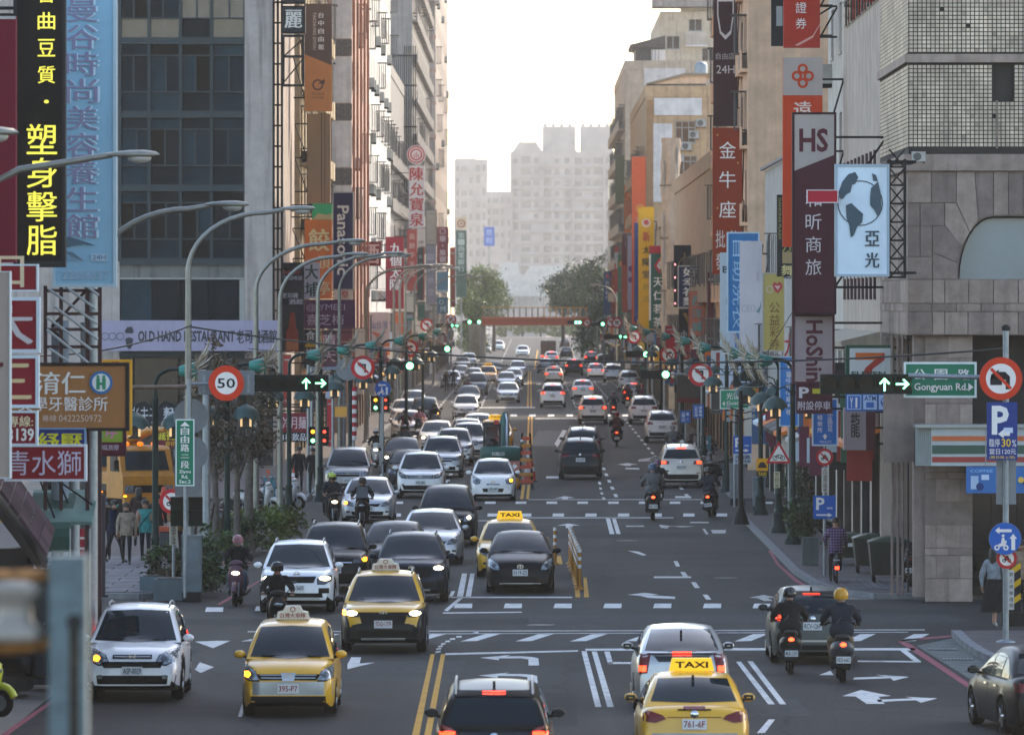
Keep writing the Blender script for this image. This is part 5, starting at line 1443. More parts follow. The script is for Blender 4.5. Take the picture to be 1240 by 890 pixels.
# --- going away, near to far
car('suv','outlander',BLACKC,598,972,False,'black SUV with lit tail lights at the bottom edge',None,name='suv')
car('sedan','focus',TAXIY,841,936,False,'yellow taxi sedan with yellow roof sign, nearest taxi seen from behind','761-6F',red=True,taxi='TAXI',brake=False)
car('fastback','prius',SILVER,826,864,False,'silver liftback ahead of the yellow taxi sedan','BCT-3128')
car('hatch','yaris',paint('green_grey','#4c524f',metal=0.4),984,805,False,'grey hatchback with two scooters behind it','RCV-1269')
car('suv','suvplain',DARKC,703,581,False,'dark grey SUV alone in the middle of the far block',brake=False)
car('crossover','suvplain',GREYC,706,562,False,'dark crossover just ahead of the lone dark grey SUV',brake=False)
car('suv','suvplain',BEIGEC,825,591,False,'off-white SUV with glowing tail lights by the right kerb')
car('crossover','suvplain',WHITEC,802,536,False,'white crossover between the off-white SUV and white SUV on the right',brake=False)
car('suv','suvplain',WHITEC,780,514,False,'white SUV ahead of the white crossover on the right',brake=False)
car('suv','suvplain',BEIGEC,718,514,False,'cream SUV with red tail lights in the second lane')
car('suv','crv13',WPEARL,669.5,494,False,'white SUV with tall red tail lights next to the yellow line')
car('sedan','plain',WHITEC,706,484,False,'white sedan with brake lights right of the tall-lamp SUV')
car('sedan','plain',BEIGEC,670.5,464,False,'beige sedan braking ahead of the tall-lamp SUV')
car('suv','suvplain',BLACKC,695,455,False,'black SUV with two red lamps ahead of the white sedan')
car('sedan','plain',GREYC,661,452,False,'grey sedan ahead of the beige sedan',brake=False)
car('sedan','plain',WHITEC,668,441,False,'white sedan behind the far box truck')
car('sedan','plain',DARKC,686,434,False,'dark car right of the far box truck',brake=False)
car('sedan','plain',BLACKC,768,489,False,'black car with wide red lamps behind the right signals')
car('suv','suvplain',WHITEC,762,474,False,'white SUV ahead of the black car by the right signals',brake=False)
car('suv','suvplain',SILVER,743,463,False,'silver SUV under the far right signals',brake=False)
car('sedan','plain',WHITEC,722,459,False,'white car left of the silver SUV under the signals')
car('van','vanplain',DARKC,732,449,False,'dark van under the far right signals',brake=False)
car('sedan','plain',DARKC,716,441,False,'dark car near the far right trees')
car('sedan','plain',SILVER,662,426,False,'pale car just past the far box truck',brake=False)
car('sedan','plain',DARKC,684,422,False,'tiny dark car beneath the right end of the footbridge',brake=False)
t_=build_car('sedan','plain',BLACKC,'black car pulling out at the right edge',(wx(1258,113),113.5,0.006),PI+R(7),plate=None,name='car',group='vehicles on the road',brake=False)
bt=thing('box_truck','small box truck with brown cargo box on the far road','truck',(wx(664,gz(437)),gz(437),0.006),'vehicles on the road')
MB().box(-0.95,0.95,0,3.1,0.75,2.5,mat('cargo_brown','#5c4c42',var=0.2)).build('cargo_box',bt)
MB().box(-0.85,0.85,3.15,4.8,0.5,1.9,WHITEC).build('cab',bt)
MB().box(-0.8,0.8,-0.1,3.2,0.45,0.7,DARKM).build('chassis',bt)
for s in(-1,1):
 for y in(0.8,4.0):link('wheel',wheel_meshes(0.33)[0],bt,(s*0.75,y,0.33))
 MB().box(s*0.75-0.12,s*0.75+0.12,-0.14,-0.1,0.5,0.65,TAILON if s<0 else TAILR).build('tail_light',bt)
 # ---------------------------------------------------------------- hanging shop signs
WHT=signm('#c9c9c6');CRM=signm('#c8b48c');BLK=signm('#15181b')
def sm(c):return c if not isinstance(c,str)else signm(c)
def sign(px0,px1,py0,py1,d,bgc,items,label,frame=None,th=0.22,side=None,reach=True,group='shop signs',name='hanging_sign',loc=None,post=None):
 x0,x1=wx(px0,d),wx(px1,d)
 z1,z0=wz(py0,d),wz(py1,d)
 w,h=x1-x0,z1-z0
 xc=(x0+x1)/2
 t=thing(name,label,'sign',(xc,d,z0),group)
 X=lambda u:(u-0.5)*w
 Z=lambda v:h*(1-v)
 MB().box(-w/2,w/2,0,th,0,h,sm(bgc)).build('panel',t)
 if frame:
  k=min(0.06,0.07*min(w,h))
  f=MB();fm=sm(frame)
  f.box(-w/2-k,w/2+k,-0.025,th,h,h+k,fm).box(-w/2-k,w/2+k,-0.025,th,-k,0,fm)
  f.box(-w/2-k,-w/2,-0.024,th,0,h,fm).box(w/2,w/2+k,-0.024,th,0,h,fm)
  f.build('frame',t)
 n=0
 y=-0.012
 for it in items:
  k=it[0];n+=1
  yy=y-0.004*n
  L_=MB()
  if k=='c':
   _,s,u,size,v0,v1,c=it[:7]
   L_.column(s,X(u),size*w,Z(v0),Z(v1),yy,sm(c),it[7]if len(it)>7 else 0.02)
  elif k=='t':
   _,s,u0,u1,v0,v1,c=it[:7]
   L_.text(s,X(u0),X(u1),Z(v1),Z(v0),yy,sm(c),it[8]if len(it)>8 else 0.02,rot=it[7]if len(it)>7 else 0)
  elif k=='r':
   _,u0,u1,v0,v1,c=it
   L_.quad((X(u0),yy,Z(v1)),(X(u1),yy,Z(v1)),(X(u1),yy,Z(v0)),(X(u0),yy,Z(v0)),sm(c))
  elif k=='p':
   L_.poly([(X(u),yy,Z(v))for u,v in it[1]],sm(it[2]))
  elif k=='d':
   _,u,v,r,c=it[:5]
   L_.disc(X(u),Z(v),yy,r*w,sm(c),24,it[5]*w if len(it)>5 else None)
  if L_.v:L_.build({'c':'lettering','t':'lettering','r':'stripe','p':'motif','d':'disc'}[k],t)
 if reach:
  sd_=-1 if xc<0 else 1
  xe=(-11.0 if sd_<0 else 9.3)-xc
  if abs(xe)>w/2:
   for q in(0.12,0.5,0.88):
    MB().box(min(sd_*w/2,xe),max(sd_*w/2,xe),th*0.3,th*0.3+0.06,h*q,h*q+0.06,DARKM).build('bracket',t)
   if h>2:
    MB().cyl((sd_*w/2,th*0.4,h*0.12),(xe,th*0.4,h*0.5),0.03,n=5,m=DARKM).build('brace',t);MB().cyl((sd_*w/2,th*0.4,h*0.5),(xe,th*0.4,h*0.88),0.03,n=5,m=DARKM).build('brace',t)
 if post is not None:
  MB().cyl((post,th/2,-z0),(post,th/2,0),0.06,n=8,m=METAL).build('post',t)
 return t
LEDY=glow('led_yellow','#d8d24a',0.45)
sign(-8,19,20,318,112,'#5c0b22',[('r',0,1,0,0.012,'#9a9a98')],'plain maroon sign board cut off by the left edge',th=0.3)
sign(20,75,-30,320,117,'#0b0c0c',[('c','言曲豆質·',0.66,0.38,0.02,0.485,LEDY,0.005),('c','塑身擊脂',0.56,0.66,0.51,0.975,LEDY,0.005),('r',0,1,0.99,1,'#22282a')],'tall black LED sign with glowing yellow characters',frame='#1c2023',th=0.35)
t=sign(67,137,-24,344,124,'#6e97ab',[('c','曼谷時尚美容養生館',0.48,0.56,0.055,0.855,'#a8c4d0',0.035),('c','曼谷時尚美容養生館',0.46,0.53,0.055,0.855,'#6f7089',0.015),('t','22256557',0.12,0.93,0.955,0.985,'#7f98a8',0),('r',0.62,0.9,0.90,0.925,'#8aa2b2'),('t','24H',0.64,0.88,0.904,0.921,'#5d7486'),('t','泰舒服',0.2,0.48,0.905,0.925,'#7d96a8'),('p',[(0.0,0.86),(0.25,0.845),(0.5,0.86),(0.72,0.875),(0.5,0.87),(0.3,0.875),(0.1,0.885)],'#3d5561'),('p',[(0.1,0.89),(0.3,0.895),(0.5,0.925),(0.3,0.91)],'#4a6470')],'tall pale blue sign with embossed purple-grey characters and phone number',frame='#8fa4ac',th=0.3)
tw=thing('sign_tower','red-brown lattice sign tower with slanting white bars under the pale blue sign','tower',(wx(92,125),125,0))
sx_=lambda px:wx(px,125)-wx(92,125)
RB=mat('rust_red_steel','#3d1d22',rough=0.6,var=0.2);WB=mat('white_bar','#a9b2b6',rough=0.4,var=0.1)
for px in(55,74,106,121):
 MB().box(sx_(px)-0.035,sx_(px)+0.035,-0.035,0.035,0.13,wz(346,125),RB).build('post',tw)
for py in(352,380,399,420):MB().box(sx_(55),sx_(121),-0.03,0.03,wz(py,125)-0.03,wz(py,125)+0.03,RB).build('rail',tw)
for a in((59,350,118,392),(78,346,116,374),(66,371,119,411),(57,384,112,424),(57,399,108,440),(60,422,84,438),(104,346,120,358)):
 MB().cyl((sx_(a[0]),-0.08,wz(a[1],125)),(sx_(a[2]),-0.08,wz(a[3],125)),0.03,n=6,m=WB).build('bar',tw)
for a in((62,396,106,350),(64,400,82,418)):MB().cyl((sx_(a[0]),0.05,wz(a[1],125)),(sx_(a[2]),0.05,wz(a[3],125)),0.03,n=6,m=RB).build('brace',tw)
MB().cyl((sx_(108),0.6,0.13),(sx_(108),0.6,wz(346,125)),0.13,n=10,m=METAL).build('pipe',tw)
MB().cyl((sx_(70),0.6,0.13),(sx_(70),0.6,wz(388,125)),0.17,n=10,m=mat('pale_pipe','#8fa3b4',var=0.1)).build('pipe',tw)
sign(-10,11,330,578,104,'#857c74',[('d',0.55,0.45,0.14,'#4a1d22')],'plain beige upright board at the left edge',frame='#9fa8ac',th=0.3)
sign(-18,44,322,351,106.5,'#6e0f1e',[('t','口',0.25,0.75,-0.4,0.9,'#b8a88c')],'small red framed sign, topmost in the column at the left edge',frame='#a9b7bf')
sign(-18,44,364,423,106.5,'#6e0f1e',[('t','大',0.02,0.92,0.1,0.9,'#a8a5a8')],'red framed sign with one big white character stroke',frame='#a9b7bf')
sign(-18,43,434,490,106.5,'#700f20',[('t','三',0.05,0.9,0.12,0.88,'#b5a27a')],'red framed sign with cream brush strokes',frame='#a9b7bf')
sign(-18,43,500,537,106.2,'#6a0f1c',[('t','專線:',0.45,0.95,0.1,0.45,'#c3b796'),('t','3139',0.45,0.97,0.5,0.92,'#c9c9c6')],'small red framed phone number sign',frame='#a9b7bf')
sign(8,152,443,518,123.6,'#8a5f38',[('t','淯仁',0.25,0.66,0.1,0.46,WHT,0,0.015),('t','美學牙醫診所',0.1,0.85,0.5,0.73,WHT,0,0.01),('t','0422250972',0.44,0.8,0.79,0.9,'#b5a596',0,0.0),('t','專線',0.3,0.42,0.79,0.9,'#b5a596',0,0.0),('d',0.795,0.27,0.098,'#2d5f8f'),('d',0.795,0.27,0.075,'#c2cacb'),('r',0.755,0.785,0.2,0.38,'#2c7a5a'),('r',0.805,0.835,0.2,0.38,'#2c7a5a'),('r',0.78,0.81,0.27,0.31,'#2c7a5a'),('d',0.77,0.175,0.013,'#2c7a5a'),('d',0.82,0.175,0.013,'#2c7a5a')],'wide tan dental clinic sign with white characters and round badge',frame='#1d1a18',th=0.25)
sign(8,102,520,547,123.5,'#1c2a66',[('t','紓壓',0.4,0.97,0.15,1.0,'#b8b42a',0,0.03)],'dark blue sign with yellow characters under the tan clinic sign',frame='#5f7f9f')
sign(8,102,541,580,110,'#6e101c',[('t','青水獅',0.0,0.96,0.12,0.88,'#a8a2b4',0,0.0)],'red sign with brush-written characters above the tiled roof',frame='#a9b0b8')
sign(100,149,500,549,135,'#7d9438',[('t','按',0.2,0.5,0.05,0.6,'#3f9fb0'),('t','摩',0.58,0.85,0.0,0.62,'#c2739c'),('r',0,1,0.72,1,'#4a1524'),('t','指壓腳底按摩',0.1,0.9,0.78,0.92,'#a89aa6')],'green massage sign with pink and blue characters beside the grey pole',frame='#3d1420')
sign(123,157,438,525,137,'#c98f1c',[('d',0.5,0.06,0.2,'#a8301c'),('r',0.1,0.9,0.15,0.9,'#d6ad55')],'yellow framed sign behind the tan clinic sign',frame='#c08a20')
t=sign(122,337,388,425,288.6,'#8d8aa0',[('t','OLD HAND RESTAURANT',0.21,0.755,0.34,0.7,'#30343c',0,0.03),('t','老司機酒館',0.765,0.99,0.3,0.75,'#252a30',0,0.02),('d',0.025,0.52,0.022,'#5a5c68',0.018),('d',0.065,0.52,0.022,'#5a5c68',0.018),('d',0.11,0.52,0.022,'#5a5c68',0.018),('p',[(0.135,0.35),(0.15,0.22),(0.175,0.2),(0.185,0.35),(0.18,0.42),(0.14,0.42)],'#30343c'),('p',[(0.138,0.6),(0.16,0.55),(0.182,0.6),(0.175,0.85),(0.16,0.95),(0.145,0.85)],'#30343c')],'wide lavender restaurant banner across the glass building',th=0.12,reach=False)
sign(157,214,489,515,284,'#161d24',[('t','老夫子',0.02,0.6,0.15,0.9,'#a8aeb4',0,0.0),('t','麵',0.72,0.98,0.15,0.9,'#a8aeb4')],'dark shop sign with white brush characters under the restaurant banner',reach=False)
sign(187,214,520,542,282,'#5c1424',[('t','誠徵',0.1,0.95,0.08,0.6,'#b0a82c',0,0.03),('t','夥伴',0.5,0.95,0.65,0.92,'#b08a2c')],'maroon help-wanted sign with yellow characters',reach=False)
for k,(a,c)in enumerate(((9,39),(-30,3))):
 sign(342,368,a,c,288,'#1a2023',[('t','麗' if k==0 else '佳',0.12,0.9,0.12,0.85,'#b8b6ae',0,0.03)],'black box sign with one white character on the steel frame' if k==0 else 'black box sign at the top edge on the steel frame',frame='#0f1416',th=0.8,reach=False)
eb=thing('empty_sign_frame','empty black steel sign frame below the one-character box sign','frame',(wx(355,288),288,wz(105,288)))
ez=lambda py:wz(py,288)-wz(105,288)
for py in(105,70,45):
 MB().box(-0.48,0.48,0,0.5,ez(py),ez(py)+0.1,DARKM).build('rail',eb)
for x in(-0.48,0.38):MB().box(x,x+0.1,0.05,0.45,0.1,ez(45),DARKM).build('post',eb)
MB().cyl((-0.4,0.2,0.2),(0.4,0.2,ez(72)),0.03,n=5,m=DARKM).cyl((-0.4,0.2,ez(68)),(0.4,0.2,ez(48)),0.03,n=5,m=DARKM).build('brace',eb)
sign(369,402,5,135,309,'#54443c',[('p',[(0,0.47),(1,0.575),(1,1),(0,1)],'#b37644'),('c','台中自由館',0.6,0.2,0.07,0.44,WHT,0.03),('t','TAICHUNG ZIYOU',0.3,0.42,0.08,0.43,'#a89a90',1),('d',0.48,0.755,0.2,'#4a3a36',0.15),('p',[(0.5,0.745),(0.74,0.745),(0.72,0.70),(0.56,0.73)],'#4a3a36'),('t','GUIDE',0.26,0.72,0.83,0.85,'#7d5638'),('t','HOTEL',0.26,0.72,0.865,0.885,'#7d5638')],'brown and orange hotel sign with a ring-arrow logo',th=0.4)
sign(372,400,138,246,311,'#7d6b55',[('r',0.6,0.64,0,1,'#4d4236'),('r',0.75,0.78,0,1,'#4d4236')],'plain brown casing under the hotel sign',th=0.5)
sign(378,402,247,266,306,'#2a8f5e',[('p',[(0,1),(0.3,0.6),(0.7,0.7),(1,0.6),(1,1)],'#a0906a')],'small green box sign above the orange dumpling sign',th=0.6)
sign(369,402,266,362,308,'#b5602f',[('t','餃',0.15,0.9,0.12,0.4,CRM,0,0.03),('t','頂',0.5,0.92,0.46,0.62,CRM,0,0.02),('t','亭',0.5,0.92,0.78,0.95,CRM,0,0.02)],'orange dumpling shop sign with cream characters',th=0.4)
sign(404,427,234,350,330,'#22244a',[('t','Panasonic',0.18,0.8,0.13,0.85,WHT,1,0.02)],'navy blue sign with white lettering running down it',frame='#8a8a88',th=0.3)
sign(404,427,351,363,330,'#b3aca6',[('t','祭',0.4,0.8,0.1,0.9,'#8f2020')],'small white sign with red character under the navy blue sign')
sign(340,368,318,426,297,'#191820',[('t','Budweiser',0.1,0.85,0.08,0.13,'#8f2a2a'),('t','百威啤酒',0.12,0.92,0.15,0.2,'#9a9aa2'),('t','老司機',0.05,0.75,0.34,0.4,'#b4b4ba'),('t','酒館',0.35,0.95,0.41,0.47,'#b4b4ba'),('p',[(0.42,0.56),(0.6,0.56),(0.66,0.72),(0.76,0.78),(0.78,1.0),(0.2,1.0),(0.22,0.78),(0.34,0.72)],'#8a2f1c'),('p',[(0.24,0.86),(0.76,0.86),(0.76,0.98),(0.24,0.98)],'#a8602c')],'black beer sign with an orange bottle',th=0.3)
sign(368.5,387,318,362,300,'#9d9aa4',[('t','大',0.05,0.9,0.06,0.46,'#17382e',0,0.03),('t','埔',0.05,0.92,0.54,0.94,'#17382e',0,0.03)],'pale grey sign with two dark green characters',th=0.3)
sign(368.5,430,363,398,304,'#45203f',[('t','@IYMEEI',0.04,0.8,0.14,0.42,'#9a8aa2',0,-0.005),('t','喜芝梅',0.04,0.78,0.5,0.88,'#a392a6',0,0)],'wide plum sign with thin lilac lettering',th=0.3)
sign(368.5,384,399,446,302,'#1a1c22',[('t','食',0.1,0.85,0.04,0.28,'#b6b6b4'),('p',[(0.05,0.4),(0.3,0.33),(0.9,0.36),(0.9,0.45),(0.1,0.46)],'#b58a20'),('t','讚',0.1,0.9,0.5,0.75,'#b6b6b4')],'narrow black food sign under the plum sign')
sign(390,408,400,448,325,'#453a55',[('t','晴',0.05,0.9,0.1,0.4,'#b0a8b8'),('t','天',0.05,0.9,0.5,0.8,'#b0a8b8'),('r',0,0.08,0,1,'#8a3a30')],'dark violet sign with white brush characters')
sign(445,472,378,420,395,'#b5a89f',[('t','仙台灣',0.12,0.9,0.25,0.48,'#4a5a86',0,-0.01),('p',[(0.15,0.55),(0.5,0.62),(0.85,0.55),(0.6,0.72),(0.42,0.72)],'#b5522a'),('r',0,1,0.88,1,'#a8603c')],'cream sign with blue script and an orange smile')
sign(436,460,294,321,380,'#6e2424',[('t','酒',0.1,0.95,0.05,0.95,'#b09a92',0,0.04)],'dark red one-character sign on an open steel frame',frame='#5a1c1c',th=0.5)
sign(467,489,287,374,432,'#84222f',[('c','九個太陽',0.55,0.62,0.08,0.75,WHT,0.02)],'crimson sign with four white characters',th=0.4)
sign(493,505,278,352,500,'#9d4038',[('c','喜餅半手禮',0.5,0.6,0.04,0.8,'#c2968a',0.02)],'salmon red cake shop sign with pale characters')
t=sign(495,514,201,276,505,'#bdb2ac',[('c','陳允寶泉',0.5,0.85,0.01,0.99,'#a33434',0.03)],'tall white sign with red characters below a round logo',th=0.4)
lg=MB().lathe([(0.72,-0.1),(0.72,0.1)],signm('#c2b4ae'),28,'y',(wx(504,505)-t.location.x,0.1,wz(187.5,505)-t.location.z));lg.disc(wx(504,505)-t.location.x,wz(187.5,505)-t.location.z,-0.02,0.66,signm('#a33434'),28,0.56)
lg.disc(wx(504,505)-t.location.x,wz(187.5,505)-t.location.z,-0.02,0.46,signm('#a33434'),28,0.36)
for q in(-0.15,0,0.15):lg.box(wx(504,505)-t.location.x+q-0.03,wx(504,505)-t.location.x+q+0.03,-0.03,-0.01,wz(187.5,505)-t.location.z-0.25,wz(187.5,505)-t.location.z+0.2-abs(q),signm('#a33434'))
lg.build('logo_disc',t)
sign(505,515,277,298,520,'#b8a79a',[('t','CAFE',0.15,0.8,0.7,0.85,'#7a5c50')],'small beige sign under the white and red sign')
sign(505.5,514,300,364,540,'#1f2a30',[('r',0.85,1,0,1,'#9a3c30'),('c','名留',0.4,0.5,0.1,0.4,'#8a9a96')],'narrow dark sign with red edge')
sign(516,528,297,368,560,'#86828c',[('c','歐悅休旅',0.5,0.7,0.1,0.9,'#b4b0b4',0)],'grey sign with pale characters beside the maroon inn sign')
sign(529,543,275,319,620,'#6a2430',[('d',0.5,0.12,0.26,'#b09aa0',0.2),('c','單·旅宿',0.5,0.55,0.24,0.98,'#b8a8ac',0.02)],'maroon inn sign with a ring logo')
sign(529,543,329,354,640,'#346578',[('r',0,1,0.9,1,'#8a9aa0')],'plain teal sign under the maroon inn sign')
sign(529,543,360,380,640,'#285566',[('d',0.4,0.3,0.2,'#9ab0b4',0.14),('t','M',0.3,0.75,0.55,0.9,'#9ab0b4')],'dark teal sign with a ring mark near the footbridge')
t=sign(552,565,279,360,820,'#2c4a42',[('c','第一商業銀行',0.5,0.6,0.03,0.62,'#93a39a',0.02)],'tall dark green bank sign with a round mark on top',reach=False,post=0.0)
x_,z_=0,wz(271,820)-t.location.z
MB().box(-0.68,0.68,0,0.2,wz(278,820)-t.location.z,wz(263,820)-t.location.z,signm('#b8a68e')).disc(0,z_,-0.02,0.5,signm('#8a4a3c'),24,0.36).disc(0,z_,-0.02,0.14,signm('#8a4a3c'),16).build('logo_board',t)
sign(586,599,275,298,1150,'#4a5f9c',[('c','旅館',0.5,0.6,0.08,0.92,'#a8b4cc',0)],'small hazy blue sign far down the left side',reach=False,post=0)
sign(341,372,500,535,262,'#661420',[('t','冷月麺',0.05,0.95,0.12,0.55,'#b8a2a4',0,0.02),('r',0,1,0.66,1,'#14181c'),('t','1杯飲品',0.05,0.95,0.7,0.96,'#b4b6b8')],'red and black drinks sign beneath the left signals')
sign(394,412,465,482,268,'#8f97a2',[],'blank pale sign back beside the left lanterns',reach=False,post=0)
GL='#a9bac4'
t=sign(1014,1074,202,332,158,GL,[('d',0.46,0.34,0.46,'#25313a',0.44),('p',[(0.02,0.24),(0.1,0.14),(0.22,0.07),(0.36,0.05),(0.42,0.1),(0.36,0.16),(0.3,0.17),(0.26,0.24),(0.17,0.26),(0.12,0.3),(0.06,0.3)],'#33454f'),('p',[(0.17,0.36),(0.28,0.34),(0.42,0.4),(0.52,0.44),(0.5,0.52),(0.4,0.56),(0.33,0.64),(0.27,0.66),(0.24,0.55),(0.18,0.47)],'#33454f'),('p',[(0.68,0.2),(0.82,0.14),(0.88,0.26),(0.88,0.4),(0.82,0.47),(0.74,0.4),(0.66,0.36),(0.66,0.28)],'#33454f'),('p',[(0.7,0.06),(0.78,0.08),(0.82,0.14),(0.72,0.13)],'#33454f'),('t','亞',0.56,0.84,0.60,0.74,'#2a3a44',0,0.03),('t','光',0.56,0.84,0.80,0.94,'#2a3a44',0,0.03)],'white optician sign with a globe and two dark characters',frame='#7f8f98',th=0.28,reach=False)
lat=MB();ox_=t.location.x;oz_=t.location.z
for px in(1077,1096):lat.box(wx(px,158)-ox_-0.035,wx(px,158)-ox_+0.035,0.1,0.17,-0.1,2.75,DARKM)
zz=-0.1
while zz<2.6:
 a,c=wx(1077,158)-ox_,wx(1096,158)-ox_
 lat.box(a,c,0.1,0.16,zz,zz+0.05,DARKM).cyl((a,0.1,zz),(c,0.1,zz+0.44),0.02,n=5,m=DARKM).cyl((c,0.1,zz),(a,0.1,zz+0.44),0.02,n=5,m=DARKM)
 zz+=0.44
lat.box(wx(1074,158)-ox_,wx(1110,158)-ox_,0.1,2.6,2.66,2.72,DARKM).box(wx(1074,158)-ox_,wx(1110,158)-ox_,0.1,2.6,0.0,0.06,DARKM).build('lattice',t)
sign(978,1014,231,245,157.6,'#8f1626',[],'small blank red bar sign poking out beside the globe sign',frame='#b4aeb0',th=0.2,reach=False)
sign(962,1010,139,378,172,'#3f1a24',[('p',[(0,0),(1,0),(1,0.205),(0,0.285)],'#99928e'),('t','HS',0.12,0.85,0.07,0.19,'#4a1c28',0,0.03),('c','和昕商旅',0.48,0.4,0.37,0.83,'#b5aeb0',0.0)],'tall dark maroon hotel sign with script monogram',frame='#2d131b',th=0.3)
sign(962,1008,383,462,172.5,'#8c7f80',[('t','HoShin',0.3,0.75,0.06,1.0,'#4a1c28',1,0.025)],'pale sign with maroon script below the maroon hotel sign',frame='#43202a',th=0.3)
sign(964,1008,463,501,172.5,'#3f1c24',[('t','P',0.08,0.36,0.15,0.5,'#b4acb0',0,0.03),('r',0.45,0.8,0.2,0.36,'#a8a030'),('t','附設停車',0.05,0.95,0.6,0.88,'#a89ca2')],'dark maroon parking sign under the script sign',th=0.25)
sign(948,996,70,299,195,'#a83618',[('r',0,1,0,0.2,'#948c88'),('t','遠東',0.28,0.7,0.25,0.4,WHT,0,0.0)if 0 else('c','遠東國際',0.5,0.44,0.215,0.72,'#c4b4ac',0.02),('d',0.5,0.06,0.13,'#a83618',0.07),('d',0.5,0.135,0.13,'#a83618',0.07),('d',0.35,0.098,0.13,'#a83618',0.07),('d',0.65,0.098,0.13,'#a83618',0.07)],'orange-red sign with an interlaced knot logo on grey',th=0.35)
sign(949,993,-40,58,199,'#94281c',[('c','遠東證券',0.48,0.3,0.02,0.8,WHT,0.0),('p',[(0.3,0.97),(0.8,0.85),(1,0.7),(1,0.72),(0.8,0.88),(0.4,0.98)],'#b88a80')],'red securities sign with curved lines at the top edge',th=0.35)
sign(934,949,-40,56,202,'#161c20',[('r',0.4,0.9,0.5,0.75,'#7d8486')],'narrow black sign at the top edge beside the red securities sign',th=0.3)
sign(941,962,236,335,208,'#141c1f',[('t','DANCING PLAZA',0.08,0.24,0.04,0.55,'#7a7448',1),('t','方',0.3,0.85,0.55,0.7,'#8a8450'),('r',0.3,0.95,0.7,0.84,'#8a7a58'),('t','舞',0.25,0.95,0.86,0.99,'#b4a878',0,0.03)],'black dance hall sign with gold characters',th=0.35)
t=sign(864,893,-24,153,291,'#301a1e',[('t','D',0.15,0.85,0.12,0.41,'#a8a09e',1,-0.02),('t','自由店',0.1,0.88,0.5,0.545,'#8d8684',0,0),('t','24H',0.12,0.88,0.585,0.64,'#a39b98',0,0)],'dark maroon 24-hour sign with thin grey lettering',th=0.4)
sign(863,899,155,332,285,'#74280f',[('c','金牛座',0.5,0.56,0.05,0.66,WHT,0.0),('t','批',0.1,0.42,0.7,0.82,'#b4aca6',0,0),('t','飾',0.56,0.9,0.7,0.82,'#b4aca6',0,0),('t','發',0.1,0.42,0.86,0.97,'#b4aca6',0,0),('t','品',0.56,0.9,0.86,0.97,'#b4aca6',0,0),('d',0.16,0.05,0.03,'#b08c4a'),('d',0.85,0.24,0.03,'#b08c4a'),('d',0.16,0.55,0.03,'#b08c4a')],'rust brown sign with three big white characters',th=0.4)
sign(882,918,283,401,262,'#1c6498',[('t','自助洗衣',0.14,0.5,0.07,0.97,'#8fb8d2',1,-0.02),('t','OPEN',0.55,0.8,0.07,0.5,'#8fb8d2',1,-0.02)],'bright blue sign with white outline lettering',frame='#9fb4c2',th=0.3)
sign(896,923,292,428,255,'#a9a7ad',[('t','CEO',0.08,0.7,0.57,0.63,'#4a6a70',0,-0.03),('p',[(0.72,0.63),(0.9,0.58),(0.92,0.54),(0.95,0.58),(0.85,0.64)],'#5a7a80'),('c','美學診所',0.8,0.07,0.27,0.36,'#6a6a72',0.02)],'plain white beauty clinic sign with small teal script',th=0.3)
sign(872,884,306,470,268,'#9ba8b0',[('t','B',0.25,0.85,0.1,0.15,'#1f3440',0,0.02),('p',[(0.7,0.3),(0.85,0.36),(0.7,0.42),(0.85,0.48),(0.6,0.5),(0.75,0.42),(0.6,0.36)],'#2a4a6a')],'narrow pale grey sign left of the bright blue sign',th=0.3)
sign(884,899,402,466,264,'#9ea7b6',[('c','創創創',0.65,0.6,0.0,0.5,'#2a62a0',0.02),('r',0.4,0.9,0.75,0.95,'#2a62a0')],'pale sign with repeated blue characters under the blue sign',th=0.25)
sign(925,951,332,424,238,'#97894f',[('p',[(0.4,0.14),(0.5,0.1),(0.62,0.13),(0.72,0.1),(0.85,0.13),(0.86,0.18),(0.65,0.26),(0.45,0.2)],'#9a3a38'),('d',0.28,0.2,0.17,'#a89c94',0.13),('p',[(0.48,0.15),(0.62,0.155),(0.78,0.15),(0.65,0.21)],'#b49a94'),('c','公益彩券',0.5,0.5,0.36,1.0,'#6b4a24',0.0)],'olive yellow lottery sign with hearts',frame='#8d8a80',th=0.25)
sign(952,962,330,432,228,'#a3a1a0',[('t','大',-0.2,1.0,0.72,1.0,'#9a2a30',0,0.03)],'thin white sign with a red character beside the lottery sign')
sign(816,842,297,372,382,'#121922',[('d',0.5,0.32,0.3,'#6a5a38',0.24),('d',0.5,0.22,0.12,'#6a5a38',0.08),('r',0.46,0.54,0.12,0.4,'#6a5a38')],'black sign with a dull gold emblem',th=0.4)
t=sign(822,849,323,372,366,'#1a2d4c',[('c','好幸福麵',0.52,0.66,0.02,0.98,WHT,0.03)],'navy noodle shop sign with white characters and a bulb strip',frame='#a3a49f',th=0.3)
for k in range(4):MB().ell((-0.82,-0.05,0.2+k*0.72),(0.05,0.04,0.06),glow('sign_bulb','#ff9aa0',0.8)).build('bulb',t)
sign(822,847,374,432,368,'#14161b',[('p',[(0.2,0.1),(0.35,0.08),(0.5,0.2),(0.65,0.08),(0.8,0.1),(0.56,0.3),(0.56,0.4),(0.44,0.4),(0.44,0.3)],'#8a6a2c'),('t','小',0.1,0.4,0.45,0.6,'#a8a8ac'),('d',0.3,0.72,0.12,'#7a5a3c',0.08),('d',0.75,0.72,0.12,'#7a5a3c',0.08)],'black sign with a gold Y mark under the navy noodle sign')
sign(835,853,354,406,350,'#a36150',[('c','西洋城',0.5,0.66,0.05,0.95,'#4a8a8c',0.04)],'salmon pink sign with three teal characters',frame='#8d5848')
